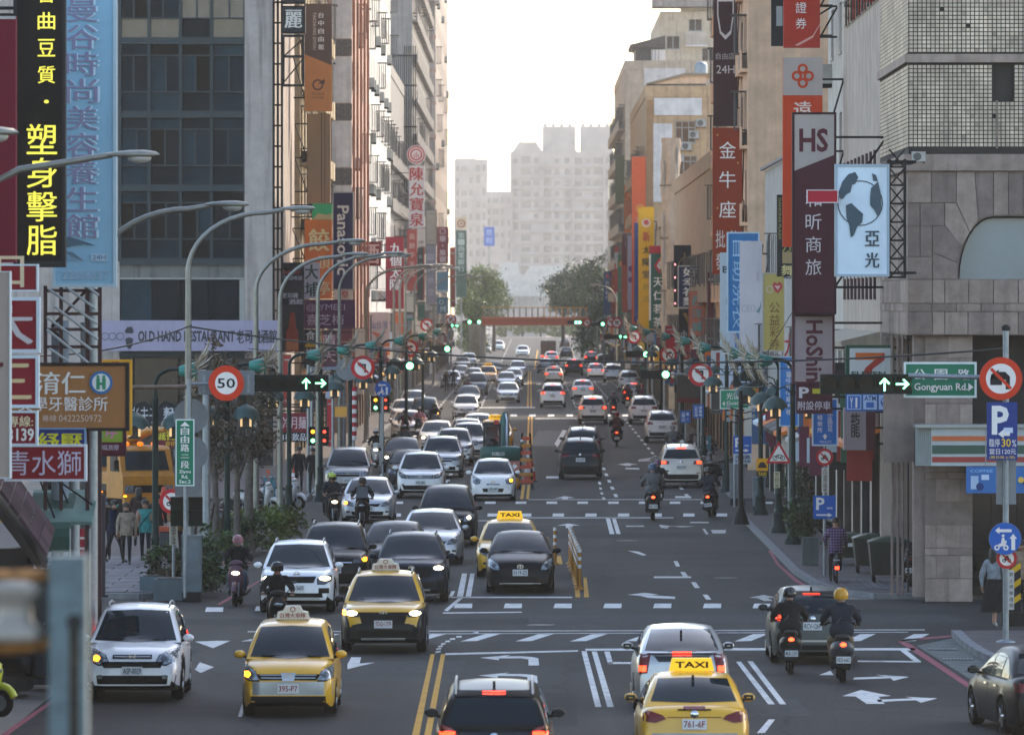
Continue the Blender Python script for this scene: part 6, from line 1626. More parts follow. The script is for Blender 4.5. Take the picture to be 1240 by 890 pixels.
sign(786,804,298,398,445,'#1c463c',[('r',0,1,0,0.09,'#8a1f28'),('r',0,0.12,0.1,0.9,'#b4b4b0'),('p',[(0.7,0.14),(1.0,0.24),(0.7,0.34),(0.32,0.24)],'#9a2430'),('p',[(0.7,0.18),(0.85,0.24),(0.7,0.29),(0.52,0.24)],'#b8b8b4'),('c','天仁茗茶',0.6,0.62,0.36,1.0,WHT,0.03)],'dark green tea shop sign with a red diamond logo',th=0.4)
sign(773,792,251,399,480,'#b98c14',[('d',0.5,0.13,0.29,'#c2a890'),('d',0.5,0.125,0.17,'#a23a34'),('t','新',0.28,0.72,0.2,0.28,'#a23a34',0,0.03),('c','太陽堂',0.5,0.46,0.3,0.6,'#2f2f22',0.03),('c','餅店',0.5,0.42,0.6,0.8,'#8a6f1c',0.0)],'tall mustard yellow pastry shop sign',th=0.4)
sign(765,782,190,392,520,'#b54a24',[('d',0.6,0.31,0.3,'#b8803c',0.2),('t','巧',0.3,0.8,0.36,0.42,'#a8786a')],'tall orange sign behind the mustard yellow sign',th=0.4)
sign(745,756,188,247,590,'#56604a',[],'blank grey-green board high on the right',th=0.3)
sign(753,765,283,378,590,'#5c2630',[('d',0.6,0.13,0.3,'#8a6a70',0.24),('r',0,1,0.4,1,'#9a4530')],'dull maroon sign with a faint ring, far right',th=0.3)
sign(760,769,285,375,560,'#9a8f9c',[('d',0.5,0.45,0.4,'#5a3a66'),('d',0.5,0.6,0.4,'#5a3a66')],'pale sign with two purple discs, far right',th=0.3)
sign(768,773,270,390,500,'#23386a',[],'thin blue sign edge left of the mustard sign',th=0.3)
sign(748,757,308,380,620,'#1c4030',[('d',0.6,0.16,0.4,'#8a5a24'),('c','大同',0.5,0.5,0.35,0.7,'#6a4a50')],'dark green sign with an orange disc, far right',th=0.3)
sign(744,751,299,380,650,'#9c3024',[('r',0,1,0.08,0.25,'#8e9498')],'narrow red sign with a grey band, far right',th=0.3)
sign(740,748,312,380,690,'#8a2f24',[('c','金石堂',0.5,0.6,0.15,0.9,'#9a7a30'),('r',0,1,0,0.15,'#7d8488')],'narrow dark red sign with gold characters, far right',th=0.3)
sign(731,740,329,382,740,'#20406a',[('d',0.5,0.1,0.25,'#9a3440'),('c','台灣銀行',0.5,0.5,0.2,0.65,'#a2b0c0',0.02)],'blue bank sign beside the far right trees',th=0.3)
sign(1024,1083,418,455,166,'#123f30',[('r',0.08,0.92,0.1,1.0,'#a9adab'),('r',0.2,0.8,0.25,0.48,'#b0551c'),('p',[(0.8,0.25),(0.8,0.48),(0.55,0.78),(0.5,1.0),(0.34,1.0),(0.4,0.75),(0.58,0.5)],'#8f2420'),('t','ELEVEN',0.12,0.82,0.86,1.0,'#143f30',0,0.03)],'green and white convenience store box sign with orange and red seven',th=0.35,reach=True)
sign(1022,1060,494,545,171,'#7d7072',[('t','龍',0.22,0.5,0.12,0.7,'#2a2628',0,0.03),('r',0.7,1,0,1,'#3f1a20')],'grey-pink shop board with one dark character beside the arcade',th=0.6)
t=sign(1170,1262,565,597,160.1,'#2a5c92',[('r',0.06,0.16,0.35,0.85,'#8fa4bc'),('r',0.2,0.3,0.3,0.5,'#9fb0c4'),('d',0.18,0.75,0.05,'#1c3462'),('t','COFFEE',0.05,0.35,0.1,0.22,'#6f9ac0'),('d',0.8,0.6,0.05,'#1a1c24'),('d',0.72,0.5,0.04,'#c2a04a')],'blue advertising banner hung under the store fascia',reach=False,th=0.04)
for q in(-0.8,0.8):MB().cyl((q,0.02,0.6),(q,0.3,0.75),0.01,n=4,m=DARKM).build('cord',t)
sign(820,853,455,487,330,'#3b3836',[('r',0,1,0.83,1,'#5a1c22')],'dark grey shop awning board with a red lower edge',th=0.5)
sign(888,920,437,470,240,'#101417',[('t','卜',0.2,0.7,0.2,0.45,'#8a9aa8',0,0.02),('d',0.5,0.6,0.3,'#3a4650',0.24),('t','一',0.3,0.6,0.75,0.8,'#8a9aa8')],'square black shop sign with pale brush mark',th=0.3)
for a,c,e,f,d,colr,lab in((800,812,268,330,470,'#a9a6a0','blank off-white board left of the wrapped scaffold'),(857,864,330,420,330,'#4a1c22','thin plum board between salmon and rust signs'),(806,818,395,440,400,'#8f2430','blank dark red board below the green tea sign'),(853,862,405,440,345,'#b5aca2','small pale board right of the salmon pink sign'),(756,764,225,282,600,'#c46a2c','blank orange board above the dull maroon sign'),(792,800,400,432,460,'#2a5a86','small blue board under the mustard sign'),(772,784,402,428,480,'#b08a2c','small ochre board under the mustard sign'),(430,442,398,440,320,'#b0a89c','blank cream board right of the dark violet sign'),(412,426,366,420,345,'#5a3040','thin wine board behind the plum sign'),(476,488,378,405,440,'#a3522c','small rust board under the crimson sign'),(492,502,356,384,500,'#c2b49c','small cream board below the salmon red cake sign'),(516,528,255,296,560,'#a89c8c','blank beige board above the grey sign'),(545,551,300,372,720,'#8a2f2c','thin dark red board beside the green bank sign'),(506,514,366,388,545,'#2c5a4c','small green board on the far left'),(343,352,430,492,285,'#8f2a24','narrow red board behind the left lanterns'),(396,404,484,540,275,'#9a2028','narrow red vertical board left of the barber pole'),(405,420,492,505,280,'#c08a3c','small tan board beside the barber pole'),(862,872,470,500,270,'#3a3836','dark board behind the green Guangfu sign'),(930,944,430,470,225,'#a9a9a6','pale board left of the tall blue direction sign')):
 sign(a,c,e,f,d,colr,[('r',0.12,0.88,0.08,0.11,'#8a8680'),('r',0.12,0.88,0.88,0.9,'#8a8680')],lab,frame='#5a5854',th=0.3)
 # ---------------------------------------------------------------- street lamps, signals, road signs, furniture
LAMPSTEEL=mat('lamp_steel','#84867f',rough=0.4,metal=0.5,var=0.12,scale=4)
GLASSL=mat('lamp_diffuser','#a8aaa6',rough=0.25,var=0.1)
def street_lamp(X,d,label,h=9.45,arm=3.0,sg=1,straight=False,base=True):
 t=thing('street_lamp',label,'street lamp',(X,d,0.13),'street lamps along the left kerb' if sg>0 else 'street lamps')
 MB().cyl((0,0,0),(0,0,h-1.6),0.105,0.075,10,LAMPSTEEL).lathe([(0.2,0),(0.2,0.06),(0.12,0.1),(0.11,0.6)],LAMPSTEEL,10).build('pole',t)
 pts=[]
 for i in range(11):
  a=(PI/2)*i/10
  pts.append((sg*(arm*0.62)*(1-math.cos(a)),0,h-1.6+1.45*math.sin(a)))
 pts.append((sg*(arm-0.75),0,h-0.08))
 if straight:pts=[(0,0,h-1.6),(sg*0.1,0,h-0.5),(sg*0.5,0,h-0.3),(sg*(arm-0.75),0,h-0.06)]
 MB().tube(pts,[0.075]+[0.06]*(len(pts)-2)+[0.05],8,LAMPSTEEL).build('arm',t)
 hd=MB()
 prof=[(-0.42,0.03),(-0.3,0.055),(-0.05,0.08),(0.2,0.085),(0.38,0.06),(0.45,0.01)]
 n=10
 vs=[]
 for u,r_ in prof:
  for k in range(n):
   a=2*PI*k/n
   zz=r_*math.sin(a)*(1.0 if math.sin(a)>0 else 0.55)
   vs.append((sg*(arm-0.42+u),r_*2.0*math.cos(a),h-0.06+zz))
 fs=[(i*n+k,i*n+(k+1)%n,(i+1)*n+(k+1)%n,(i+1)*n+k)for i in range(len(prof)-1)for k in range(n)]+[tuple(range(n)),tuple(range(len(vs)-1,len(vs)-n-1,-1))]
 hd._add(vs,fs,LAMPSTEEL,True)
 ho=hd.build('lamp_head',t)
 MB().ell((sg*(arm-0.3),0,h-0.11),(0.2,0.13,0.09),GLASSL,12,6).build('diffuser',ho)
 return t
street_lamp(-8.9,89,'street lamp head poking in at the left edge over the maroon board',h=9.55,arm=2.0,straight=True)
street_lamp(-8.75,107,'street lamp with straight arm reaching over the pale blue sign',h=9.65,arm=2.75,straight=True)
for px,head,d,lab in((113,(300,248),131,'street lamp whose arm bends out from behind the pale blue sign'),(228,(381,253),163,'nearest full street lamp, its pole standing by the grey cabinet'),(310,(442,292),203,'street lamp second past the crossroads on the left'),(339,(446,308),221,'street lamp third past the crossroads on the left'),(385,(489,307),246,'street lamp fourth past the crossroads on the left'),(411,(498,309),291,'pale-headed street lamp fifth past the crossroads on the left'),(443,(524,322),338,'street lamp with dark head before the crimson sign'),(477,(533,321),408,'pale street lamp in front of the crimson sign'),(491,(548,322),447,'pale street lamp by the salmon red sign'),(502,(556,325),480,'pale street lamp beside the grey sign'),(525,(572,333),578,'small street lamp before the maroon inn sign'),(546,(586,335),705,'tiny street lamp in front of the left trees'),(484,(540,321),426,'street lamp between two pale ones near the crimson sign')):
 X=wx(px,d)
 h=wz(head[1],d)-0.13+0.06
 arm=(head[0]-px)*d/F
 street_lamp(X,d,lab,h=h,arm=max(2.2,arm))
street_lamp(8.1,610,'small street lamp high on the right before the grey-green board',h=8.8,arm=2.4,sg=-1)
STALK=mat('straw_stalk','#a89a80',rough=0.7,var=0.3,scale=12)
ORN={}
def ornamental(px,py,label,sg,two=True):
 d=gz(py);X=wx(px,d)
 t=thing('ornamental_lamp',label,'lamp post',(X,d,0.13),'green ornamental lamp posts')
 if sg not in ORN:
  p=MB().lathe([(0.26,0),(0.26,0.12),(0.19,0.2),(0.16,0.55),(0.19,0.6),(0.12,0.68),(0.10,1.15),(0.13,1.2),(0.085,1.28),(0.075,4.7),(0.09,4.75),(0.05,4.8)],GREENPOST,12).mesh('post')
  pts=[(0,0,4.7)]+[(sg*0.45*(1-math.cos(a)),0,5.1+0.4*math.sin(a))for a in[PI/2*i/6 for i in range(7)]]+[(sg*0.62,0,5.5)]
  arm_=MB().tube(pts,0.05,8,GREENPOST).mesh('top_arm')
  tr=MB().lathe([(0.10,sg*0.60),(0.13,sg*0.64),(0.25,sg*1.05),(0.22,sg*1.05)],TEAL,14,'x',(0,0,5.46)).mesh('trumpet')
  stk=MB()
  rr=random.Random(3)
  for k in range(34):
   a=2*PI*k/34+rr.uniform(-0.1,0.1)
   L_=rr.uniform(0.25,0.62)
   base=Vector((sg*1.04,0.16*math.cos(a),5.46+0.16*math.sin(a)))
   tip=base+Vector((sg*(0.05+0.55*math.sin(a)*L_+0.4*math.cos(a)*L_),math.cos(a)*L_*0.8,math.sin(a)*L_*1.05+0.05))
   stk.tube([base,base.lerp(tip,0.6)+Vector((sg*0.04,0,0.0)),tip],[0.014,0.02,0.007],4,STALK if k%3 else mat('stalk_pale','#c4c0b6',rough=0.6,var=0.2))
  stk=stk.mesh('petal_stalks')
  def lantern(s):
   c=MB().tube([(0,0,4.2),(s*0.06,0,4.5),(s*0.25,0,4.68),(s*0.45,0,4.6),(s*0.52,0,4.4)],0.028,6,GREENPOST).mesh('crook_arm')
   cap=MB()
   prof=[(0.03,4.42),(0.06,4.38),(0.2,4.32),(0.33,4.2),(0.38,4.02)]
   n=24
   vs=[]
   for j,(r_,z_)in enumerate(prof):
    for k in range(n):
     a=2*PI*k/n
     dz=(0.10*(0.5+0.5*math.cos(6*a)))*(j/4)**2
     rr_=r_*(1+0.06*math.cos(6*a)*j/4)
     vs.append((s*0.52+rr_*math.cos(a),rr_*math.sin(a),z_-dz+0.05*j/4))
   cap._add(vs,[(j*n+k,j*n+(k+1)%n,(j+1)*n+(k+1)%n,(j+1)*n+k)for j in range(4)for k in range(n)],mat('lantern_cap','#2f4a48',rough=0.5,metal=0.2,var=0.12),True)
   cap=cap.mesh('lantern_cap')
   bx_=MB().box(s*0.52-0.13,s*0.52+0.13,-0.13,0.13,3.78,4.1,mat('lantern_inside','#2a2622',var=0.1))
   for q in(-1,1):bx_.box(s*0.52+q*0.125-0.03,s*0.52+q*0.125+0.03,-0.15,-0.128,3.8,4.08,LAMPWARM)
   bx_.box(s*0.52-0.15,s*0.52+0.15,-0.15,0.15,3.74,3.78,GREENPOST)
   return c,cap,bx_.mesh('lantern_box')
  ORN[sg]=(p,arm_,tr,stk,lantern(sg),lantern(-sg))
 p,arm_,tr,stk,l1,l2=ORN[sg]
 link('post',p,t)
 link('top_arm',arm_,t)
 tt=link('trumpet',tr,t);link('petal_stalks',stk,tt)
 for l in(l1,l2)if two else(l1,):
  c=link('crook_arm',l[0],t);link('lantern_cap',l[1],c);link('lantern_box',l[2],c)
for px,py,sg,lab in((275,690,1,'green lamp post behind the 50 sign among the left tree trunks'),(350,638,1,'green lamp post beside the teal cabinet on the left'),(188,716,1,'green lamp post in front of the yellow trucks'),(388,612,1,'green lamp post by the grey minivan'),(424,590,1,'green lamp post behind the grey minivan'),(461,566,1,'green lamp post beside the white scooter on the left'),(492,541,1,'green lamp post next to the far left kerb cars'),(512,520,1,'green lamp post furthest up the left kerb'),(921,628,-1,'green lamp post carrying the small taxi sign'),(943,650,-1,'green lamp post carrying the bicycle warning triangle'),(960,664,-1,'green lamp post nearest the bins on the right'),(880,600,-1,'green lamp post right of the glowing tail-light SUV'),(852,566,-1,'green lamp post behind the off-white SUV'),(826,543,-1,'green lamp post by the white crossover'),(800,519,-1,'green lamp post by the white SUV on the right'),(782,503,-1,'green lamp post furthest up the right kerb')):
 ornamental(px,py,lab,sg)
SIGH=mat('signal_housing','#081a17',rough=0.55,var=0.15,spec=0.15)
LENS=mat('signal_lens_off','#070d0c',rough=0.3,var=0.1,spec=0.15)
GON=glow('signal_green','#66ffb0',3.2)
RON=glow('signal_red','#ff3b2a',1.6)
AON=glow('signal_amber','#ffa024',1.6)
def arrow_poly(cx,cz,s,kind):
 up=[(-0.06,-0.5),(0.06,-0.5),(0.06,0.22),(0.30,-0.02),(0.38,0.06),(0.0,0.46),(-0.38,0.06),(-0.30,-0.02),(-0.06,0.22)]
 f={'u':lambda x,z:(x,z),'r':lambda x,z:(z,-x),'l':lambda x,z:(-z,x)}[kind]
 return[(cx+f(x,z)[0]*s,cz+f(x,z)[1]*s)for x,z in up]
def signal(px0,px1,pyc,d,lamps,label,side,armx=None,hh=0.40,pole=True):
 x0,x1=wx(px0,d),wx(px1,d)
 zc=wz(pyc,d)
 w=x1-x0;n=len(lamps);cw=w/n
 sgn=1 if side=='R' else-1
 X=armx if armx is not None else(sgn*(8.4 if side=='L' else 7.9))
 t=thing('traffic_signal',label,'traffic light',(X,d,0.13),'overhead traffic signals')
 o=(x0+x1)/2-X;zc-=0.13
 MB().box(o-w/2,o+w/2,-0.16,0.06,zc-hh/2,zc+hh/2,SIGH).build('housing',t)
 for i,k in enumerate(lamps):
  cx=o-w/2+cw*(i+0.5)
  r_=min(cw,hh)*0.40
  b=MB()
  b.disc(cx,zc,-0.165,r_,GON if k=='g' else(RON if k=='R' else LENS),20)
  lo=b.build('lens',t)
  hv=MB()
  nn=12
  vs=[]
  for y in(-0.16,-0.36):
   for q in range(nn+1):
    a=PI*(-0.12+1.24*q/nn)
    vs.append((cx+r_*1.08*math.cos(a),y,zc+r_*1.08*math.sin(a)))
  hv._add(vs,[(q,q+1,nn+2+q,nn+1+q)for q in range(nn)],SIGH,True)
  hv.build('visor',lo)
  if k in 'url':MB().poly([(x,-0.172,z)for x,z in arrow_poly(cx,zc,r_*1.9,k)],GON).build('arrow',lo)
 if pole:
  b=MB()
  b.cyl((0,0.12,0),(0,0.12,zc+0.25),0.12,0.09,10,METAL)
  b.build('pole',t)
  e=o-w/2 if side=='R' else o+w/2
  MB().cyl((0,0.12,zc+0.02),(e,0.12,zc),0.05,0.04,8,METAL).build('arm',t)
 return t
sl=signal(308,398,464,172,'ooour','left five-lamp signal with green straight and right arrows','L',hh=0.44)
SRED=signm('#b03018');SREDD=signm('#a02024');SWH=signm('#c6c3be');SBL=signm('#174f98');SGR=signm('#12664c');SIGNBACK=mat('sign_back','#767d82',rough=0.5,metal=0.4,var=0.12)
def round_sign(px,py,rpx,d,kind,label,red=SREDD,post=None,arm=None,plate=True):
 X,Z,r_=wx(px,d),wz(py,d),rpx*d/F
 t=thing('road_sign',label,'road sign',(X,d,Z),'round road signs')
 MB().lathe([(r_,-0.01),(r_,0.01)],SIGNBACK,32,'y').build('plate',t)
 f=MB()
 if kind=='blue':
  f.disc(0,0,-0.014,r_*0.98,SBL,32)
 elif kind=='back':
  f.disc(0,0,-0.014,r_*0.98,SIGNBACK,32)
 else:
  f.disc(0,0,-0.014,r_,red,36)
  f.disc(0,0,-0.018,r_*(0.63 if kind=='50' else 0.70),SWH,36)
 f.build('face',t)
 m=MB();y=-0.022
 if kind=='50':m.text('50',-r_*0.5,r_*0.5,-r_*0.28,r_*0.28,y,BLK,0.012)
 elif kind in('noleft','noright','nou'):
  s=-1 if kind!='noright' else 1
  pts=[(s*-0.26,-0.42),(s*-0.1,-0.42),(s*-0.1,0.12),(s*0.14,0.12),(s*0.14,0.0),(s*0.46,0.22),(s*0.14,0.44),(s*0.14,0.3),(s*-0.26,0.3)]
  m.poly([(x*r_,y,z*r_)for x,z in(pts if s>0 else pts[::-1])],BLK)
  a=R(45)
  c,q=math.cos(a),math.sin(a)
  hw_=0.085
  pts=[(-0.66*c-hw_*q,0.66*q-hw_*c),(-0.66*c+hw_*q,0.66*q+hw_*c),(0.66*c+hw_*q,-0.66*q+hw_*c),(0.66*c-hw_*q,-0.66*q-hw_*c)]
  m.poly([(x*r_,y-0.005,z*r_)for x,z in pts],red)
 elif kind=='nobus':
  m.poly([(x*r_,y,z*r_)for x,z in[(-0.5,-0.3),(0.05,-0.3),(0.05,-0.05),(0.22,-0.05),(0.22,-0.5),(0.42,-0.5),(0.42,0.1),(0.2,0.32),(-0.1,0.32),(-0.1,0.42),(-0.45,0.2),(-0.1,0.0),(-0.1,0.12),(-0.5,-0.02)]],BLK)
  pts=[(-0.52,0.42),(-0.42,0.52),(0.52,-0.42),(0.42,-0.52)]
  m.poly([(x*r_,y-0.005,z*r_)for x,z in pts],red)
 elif kind=='blue':
  f2=lambda pts:m.poly([(x*r_,y,z*r_)for x,z in pts],SWH)
  f2([(-0.62,0.5),(-0.35,0.72),(-0.35,0.58),(0.4,0.58),(0.4,0.4),(-0.35,0.4),(-0.35,0.28)])
  f2([(0.38,-0.7),(0.62,-0.7),(0.62,0.0),(0.74,0.0),(0.5,0.3),(0.26,0.0),(0.38,0.0)])
  m.disc(-0.5*r_,-0.55*r_,y,0.17*r_,SWH,16,0.08*r_);m.disc(0.05*r_,-0.55*r_,y,0.17*r_,SWH,16,0.08*r_)
  f2([(-0.55,-0.45),(-0.3,-0.28),(-0.1,-0.3),(0.0,-0.1),(0.12,-0.15),(0.02,-0.42),(-0.3,-0.5)])
  m.disc(-0.12*r_,0.18*r_,y,0.09*r_,SWH,12);f2([(-0.25,-0.3),(-0.2,0.05),(-0.05,0.08),(0.0,-0.28)])
 elif kind=='nomoto':
  m.disc(-0.25*r_,-0.2*r_,y,0.18*r_,BLK,14,0.09*r_);m.disc(0.25*r_,-0.2*r_,y,0.18*r_,BLK,14,0.09*r_)
  m.poly([(x*r_,y,z*r_)for x,z in[(-0.3,-0.15),(-0.05,0.3),(0.15,0.25),(0.3,-0.12),(0.0,-0.2)]],BLK)
  m.poly([(x*r_,y-0.005,z*r_)for x,z in[(-0.54,0.42),(-0.42,0.54),(0.54,-0.42),(0.42,-0.54)]],red)
 if m.v:m.build('symbol',t)
 if post is not None:
  MB().cyl((post,0.06,-Z+0.13),(post,0.06,r_*0.9),0.045,n=8,m=METAL).build('post',t)
 if arm is not None:
  MB().cyl((arm-X,0.06,-0.02),(0,0.06,0),0.035,n=6,m=METAL).build('arm',t)
  MB().cyl((arm-X,0.06,-Z+0.13),(arm-X,0.06,0.1),0.06,n=8,m=METAL).build('post',t)
 return t
def flat_sign(px0,px1,py0,py1,d,bgc,items,label,post=True,border=None,**k):
 t=sign(px0,px1,py0,py1,d,bgc,items,label,frame=border,th=0.03,reach=False,name='road_sign',group='flat road signs',**k)
 if post:
  z0=t.location.z
  MB().cyl((0,0.06,-z0+0.13),(0,0.06,(wz(py0,d)-wz(py1,d))),0.04,n=8,m=METAL).build('post',t)
 return t
round_sign(274,464,21.5,162.4,'50','red-ringed 50 speed limit sign left of the five-lamp signal',red=SRED,arm=-8.35)
bp=thing('sign_backing','grey slotted backing plates behind the 50 sign','plate',(wx(274,162.8),162.8,wz(478,162.8)))
for a,c in((240,264),(284,308)):
 MB().box(wx(a,162.8)-wx(274,162.8),wx(c,162.8)-wx(274,162.8),0,0.02,0.0,0.6,SIGNBACK).build('plate',bp)
 for q in(0.3,0.7):MB().box(wx(a+24*q,162.8)-wx(274,162.8)-0.03,wx(a+24*q,162.8)-wx(274,162.8)+0.03,-0.01,0,0.05,0.5,METAL).build('slot',bp)
MB().cyl((wx(150,162.8)-wx(274,162.8),0.08,0.18),(wx(245,162.8)-wx(274,162.8),0.08,0.2),0.05,n=8,m=mat('rusty_pipe','#6a5546',var=0.3)).build('arm',bp)
MB().box(-0.7,0.7,0.02,0.06,0.25,0.32,METAL).build('arm',bp)
for k,py in enumerate((504,549)):
 round_sign(231,py,21,163.5,'back','grey back of a round sign on the lamp pole, %s of the two'%('upper' if k==0 else 'lower'),arm=-8.33)
flat_sign(214,234,509,587,161.0,SGR,[('p',[(0.5,0.02),(0.8,0.09),(0.2,0.09)],WHT),('c','自由路二段',0.5,0.5,0.1,0.75,WHT,0.02),('t','Ziyou',0.15,0.85,0.77,0.83,WHT),('t','Rd.',0.3,0.7,0.845,0.9,WHT),('t','Sec.2',0.15,0.85,0.92,0.975,WHT)],'green street name plate reading downwards on the left corner pole',border='#b4c0bc')
flat_sign(212,243,530,601,161.6,SIGNBACK,[],'large grey sign back behind the green street name plate',post=False)
signal(468,502,443,300,'oog','three-lamp signal on the left showing green, right of the no-turn disc','L')
signal(520,546,422.5,420,'oog','small three-lamp signal on the left showing green','L')
signal(528,556,394.5,590,'ooour','far left five-lamp signal with two green arrows','L')
signal(560,583,390,690,'ogog','furthest left signal by the footbridge','L')
signal(776,812,453.5,300,'oog','three-lamp signal on the right showing green, left of the no-turn disc','R')
signal(758,787,429,420,'oog','small three-lamp signal on the right showing green','R')
signal(731,760,408,560,'ooour','far right five-lamp signal with two green arrows','R')
signal(714,733,392.5,690,'oog','furthest right signal by the footbridge','R')
signal(687,704,390.5,760,'oogg','tiny signal in front of the footbridge girder','R',pole=True)
round_sign(439.5,445,14.5,252,'noleft','no left turn disc on the left, nearest the lanterns',arm=-8.4)
round_sign(496,422,10.5,345,'noright','no turn disc above the green three-lamp signal on the left',arm=-8.4)
round_sign(517,394,8,420,'noleft','small no turn disc on the left before the footbridge',arm=-8.4)
round_sign(546,387,6.5,590,'noright','tiny no turn disc among the far left signals',arm=-8.4)
round_sign(848,453,14.5,252,'noleft','no left turn disc on the right below the salmon sign',arm=7.9)
round_sign(809.5,429.5,10.5,345,'noright','no right turn disc between the right signals',arm=7.9)
round_sign(768,408,8.3,440,'noleft','small no left turn disc beside the blank white disc',arm=7.9)
round_sign(784,408.5,8.3,440,'back','blank pale disc on the right beside a no turn disc',arm=7.9)
round_sign(747,391,6.6,560,'noright','tiny no right turn disc above the far arrows',arm=7.9)
round_sign(740,390.5,6.3,565,'noleft','tiny no turn disc half hidden by its neighbour',arm=7.9)
round_sign(711,391,5,700,'noleft','tiniest no turn disc in front of the footbridge',arm=7.9)
round_sign(421,447,14,256,'back','grey disc back beside the left no left turn disc',arm=-8.4)
round_sign(463.5,471,9.7,262,'blue','blue round scooter lane sign on the left',post=0)
round_sign(1212,458.5,26,139.4,'nobus','large orange-red ringed no turn sign on the right corner pole',red=SRED)
flat_sign(1195,1232,487,557,139.4,'#14306e',[('t','P',0.16,0.72,0.06,0.56,WHT,0,0.03),('r',0.55,0.85,0.44,0.53,'#a9b4c4'),('p',[(0.36,0.55),(0.55,0.47),(0.55,0.51),(0.75,0.51),(0.75,0.58),(0.55,0.58),(0.55,0.62)],WHT),('t','臨停',0.08,0.42,0.63,0.77,WHT,0,0),('t','30',0.48,0.78,0.63,0.77,'#c8a828',0,0.01),('t','%',0.82,0.96,0.65,0.77,WHT,0,0),('t','當日120元',0.08,0.95,0.8,0.9,WHT,0,0),('t','(假日無上限)',0.08,0.92,0.925,0.985,'#c8a828',0,0)],'tall dark blue parking price sign on the right corner pole',post=False)
rp=thing('corner_pole','grey galvanised pole at the right corner carrying several signs','pole',(wx(1218,140),140,0.13))
MB().cyl((0,0,0),(0,0,wz(405,140)),0.065,n=10,m=METAL).lathe([(0.2,0),(0.2,0.03),(0.09,0.06)],METAL,12).build('pole',rp)
MB().lathe([(0.09,-0.05),(0.1,0.03),(0.02,0.08)],DARKM,10,c=(0,0,wz(405,140))).build('cap',rp)
MB().cyl((0,0,wz(465,140)),(wx(1100,140)-wx(1218,140),0,wz(462,140)),0.05,n=8,m=METAL).build('arm',rp)
MB().box(-0.2,0.22,0.03,0.06,wz(618,140),wz(560,140),SIGNBACK).build('sign_back',rp)
round_sign(1217,652,19.7,139.6,'blue','blue round scooter lane sign on the right corner pole')
round_sign(1219,676,12.5,139.9,'nomoto','red ringed sign half hidden behind the blue scooter disc')
flat_sign(1221,1228,690,738,139.7,'#9a9a96',[('c','禁止停車違規',0.5,0.7,0.03,0.97,BLK,0)],'thin white notice strip low on the right corner pole',post=False)
signal(993,1104,465,140.2,'ooour','right five-lamp signal with green straight and right arrows','R',armx=wx(1218,140.2),hh=0.42,pole=False)
flat_sign(1097,1180,441,479,140.7,SGR,[('t','公',0.12,0.28,0.16,0.5,WHT,0,0.02),('t','園',0.42,0.6,0.16,0.5,WHT,0,0.02),('t','路',0.76,0.93,0.16,0.5,WHT,0,0.02),('t','Gongyuan Rd.',0.12,0.9,0.6,0.9,WHT,0,0.015),('p',[(0.91,0.6),(0.985,0.73),(0.91,0.86)],WHT),('p',[(0.09,0.62),(0.09,0.86),(0.03,0.74)],WHT)],'green Gongyuan Road direction sign beside the right signal',post=False,border='#b4c0bc')
flat_sign(1024,1083,476,498,164,'#24508a',[('r',0.03,0.32,0.1,0.9,'#8fa6c0'),('r',0.05,0.30,0.15,0.85,'#2a5a98'),('t','Y',0.09,0.15,0.25,0.8,WHT),('t','I',0.2,0.24,0.25,0.8,WHT),('r',0.36,0.64,0.1,0.9,'#8fa6c0'),('t','ATM',0.38,0.62,0.15,0.42,'#1d3f70',0,0.03),('r',0.42,0.58,0.5,0.8,'#2a5a98'),('r',0.68,0.97,0.1,0.9,'#8fa6c0'),('d',0.825,0.5,0.11,'#2a5a98',0.09),('t','WiFi',0.72,0.93,0.4,0.65,'#1d3f70',0,0.02)],'small blue service sign with cutlery, ATM and WiFi panels',post=False)
flat_sign(985,1013,484,538,176,'#1a5c9c',[('c','財政部中區國稅局',0.72,0.2,0.05,0.72,WHT,0),('c','大智稽徵所',0.28,0.22,0.05,0.75,WHT,0),('p',[(0.5,0.76),(0.62,0.83),(0.55,0.83),(0.55,0.88),(0.45,0.88),(0.45,0.83),(0.38,0.83)],WHT),('t','700公尺',0.25,0.78,0.91,0.97,WHT,0,0)],'blue tax office direction sign with two columns of writing',border='#a9b4bc')
round_sign(998.5,553.5,10.5,175.6,'nomoto','small red ringed no parking disc under the tax office sign')
flat_sign(995,1003,566,596,175.6,'#a9a79e',[('c','人行道禁止停車',0.5,0.6,0.03,0.97,BLK,0)],'narrow white notice plate under the small red disc',post=False)
flat_sign(985,1012,600,628,174,SBL,[('t','P',0.12,0.5,0.08,0.62,WHT,0,0.03),('r',0.6,0.86,0.5,0.58,'#8a9ab0'),('p',[(0.12,0.8),(0.65,0.8),(0.65,0.74),(0.85,0.84),(0.65,0.93),(0.65,0.87),(0.12,0.87)],WHT)],'low blue parking arrow sign in front of the bins')
flat_sign(888,910,528,549,215,SBL,[('t','P',0.1,0.48,0.1,0.65,WHT,0,0.03),('r',0.6,0.86,0.5,0.6,'#8a9ab0'),('p',[(0.12,0.78),(0.65,0.78),(0.65,0.72),(0.88,0.83),(0.65,0.93),(0.65,0.87),(0.12,0.87)],WHT)],'blue parking arrow sign with a white plate beneath')
flat_sign(888,910,549.6,561.5,215,'#a3aab4',[('t','光復路',0.08,0.92,0.1,0.52,'#1a2c4a',0,0.02),('t','地下停車場',0.08,0.92,0.6,0.9,'#1a2c4a',0,0.02)],'white road name plate under the blue parking arrow sign',post=False)
flat_sign(916,930,555,570,206,'#c58a14',[('p',[(0.1,0.75),(0.2,0.5),(0.35,0.3),(0.65,0.3),(0.8,0.5),(0.9,0.75)],BLK)],'small orange taxi stand sign',post=False)
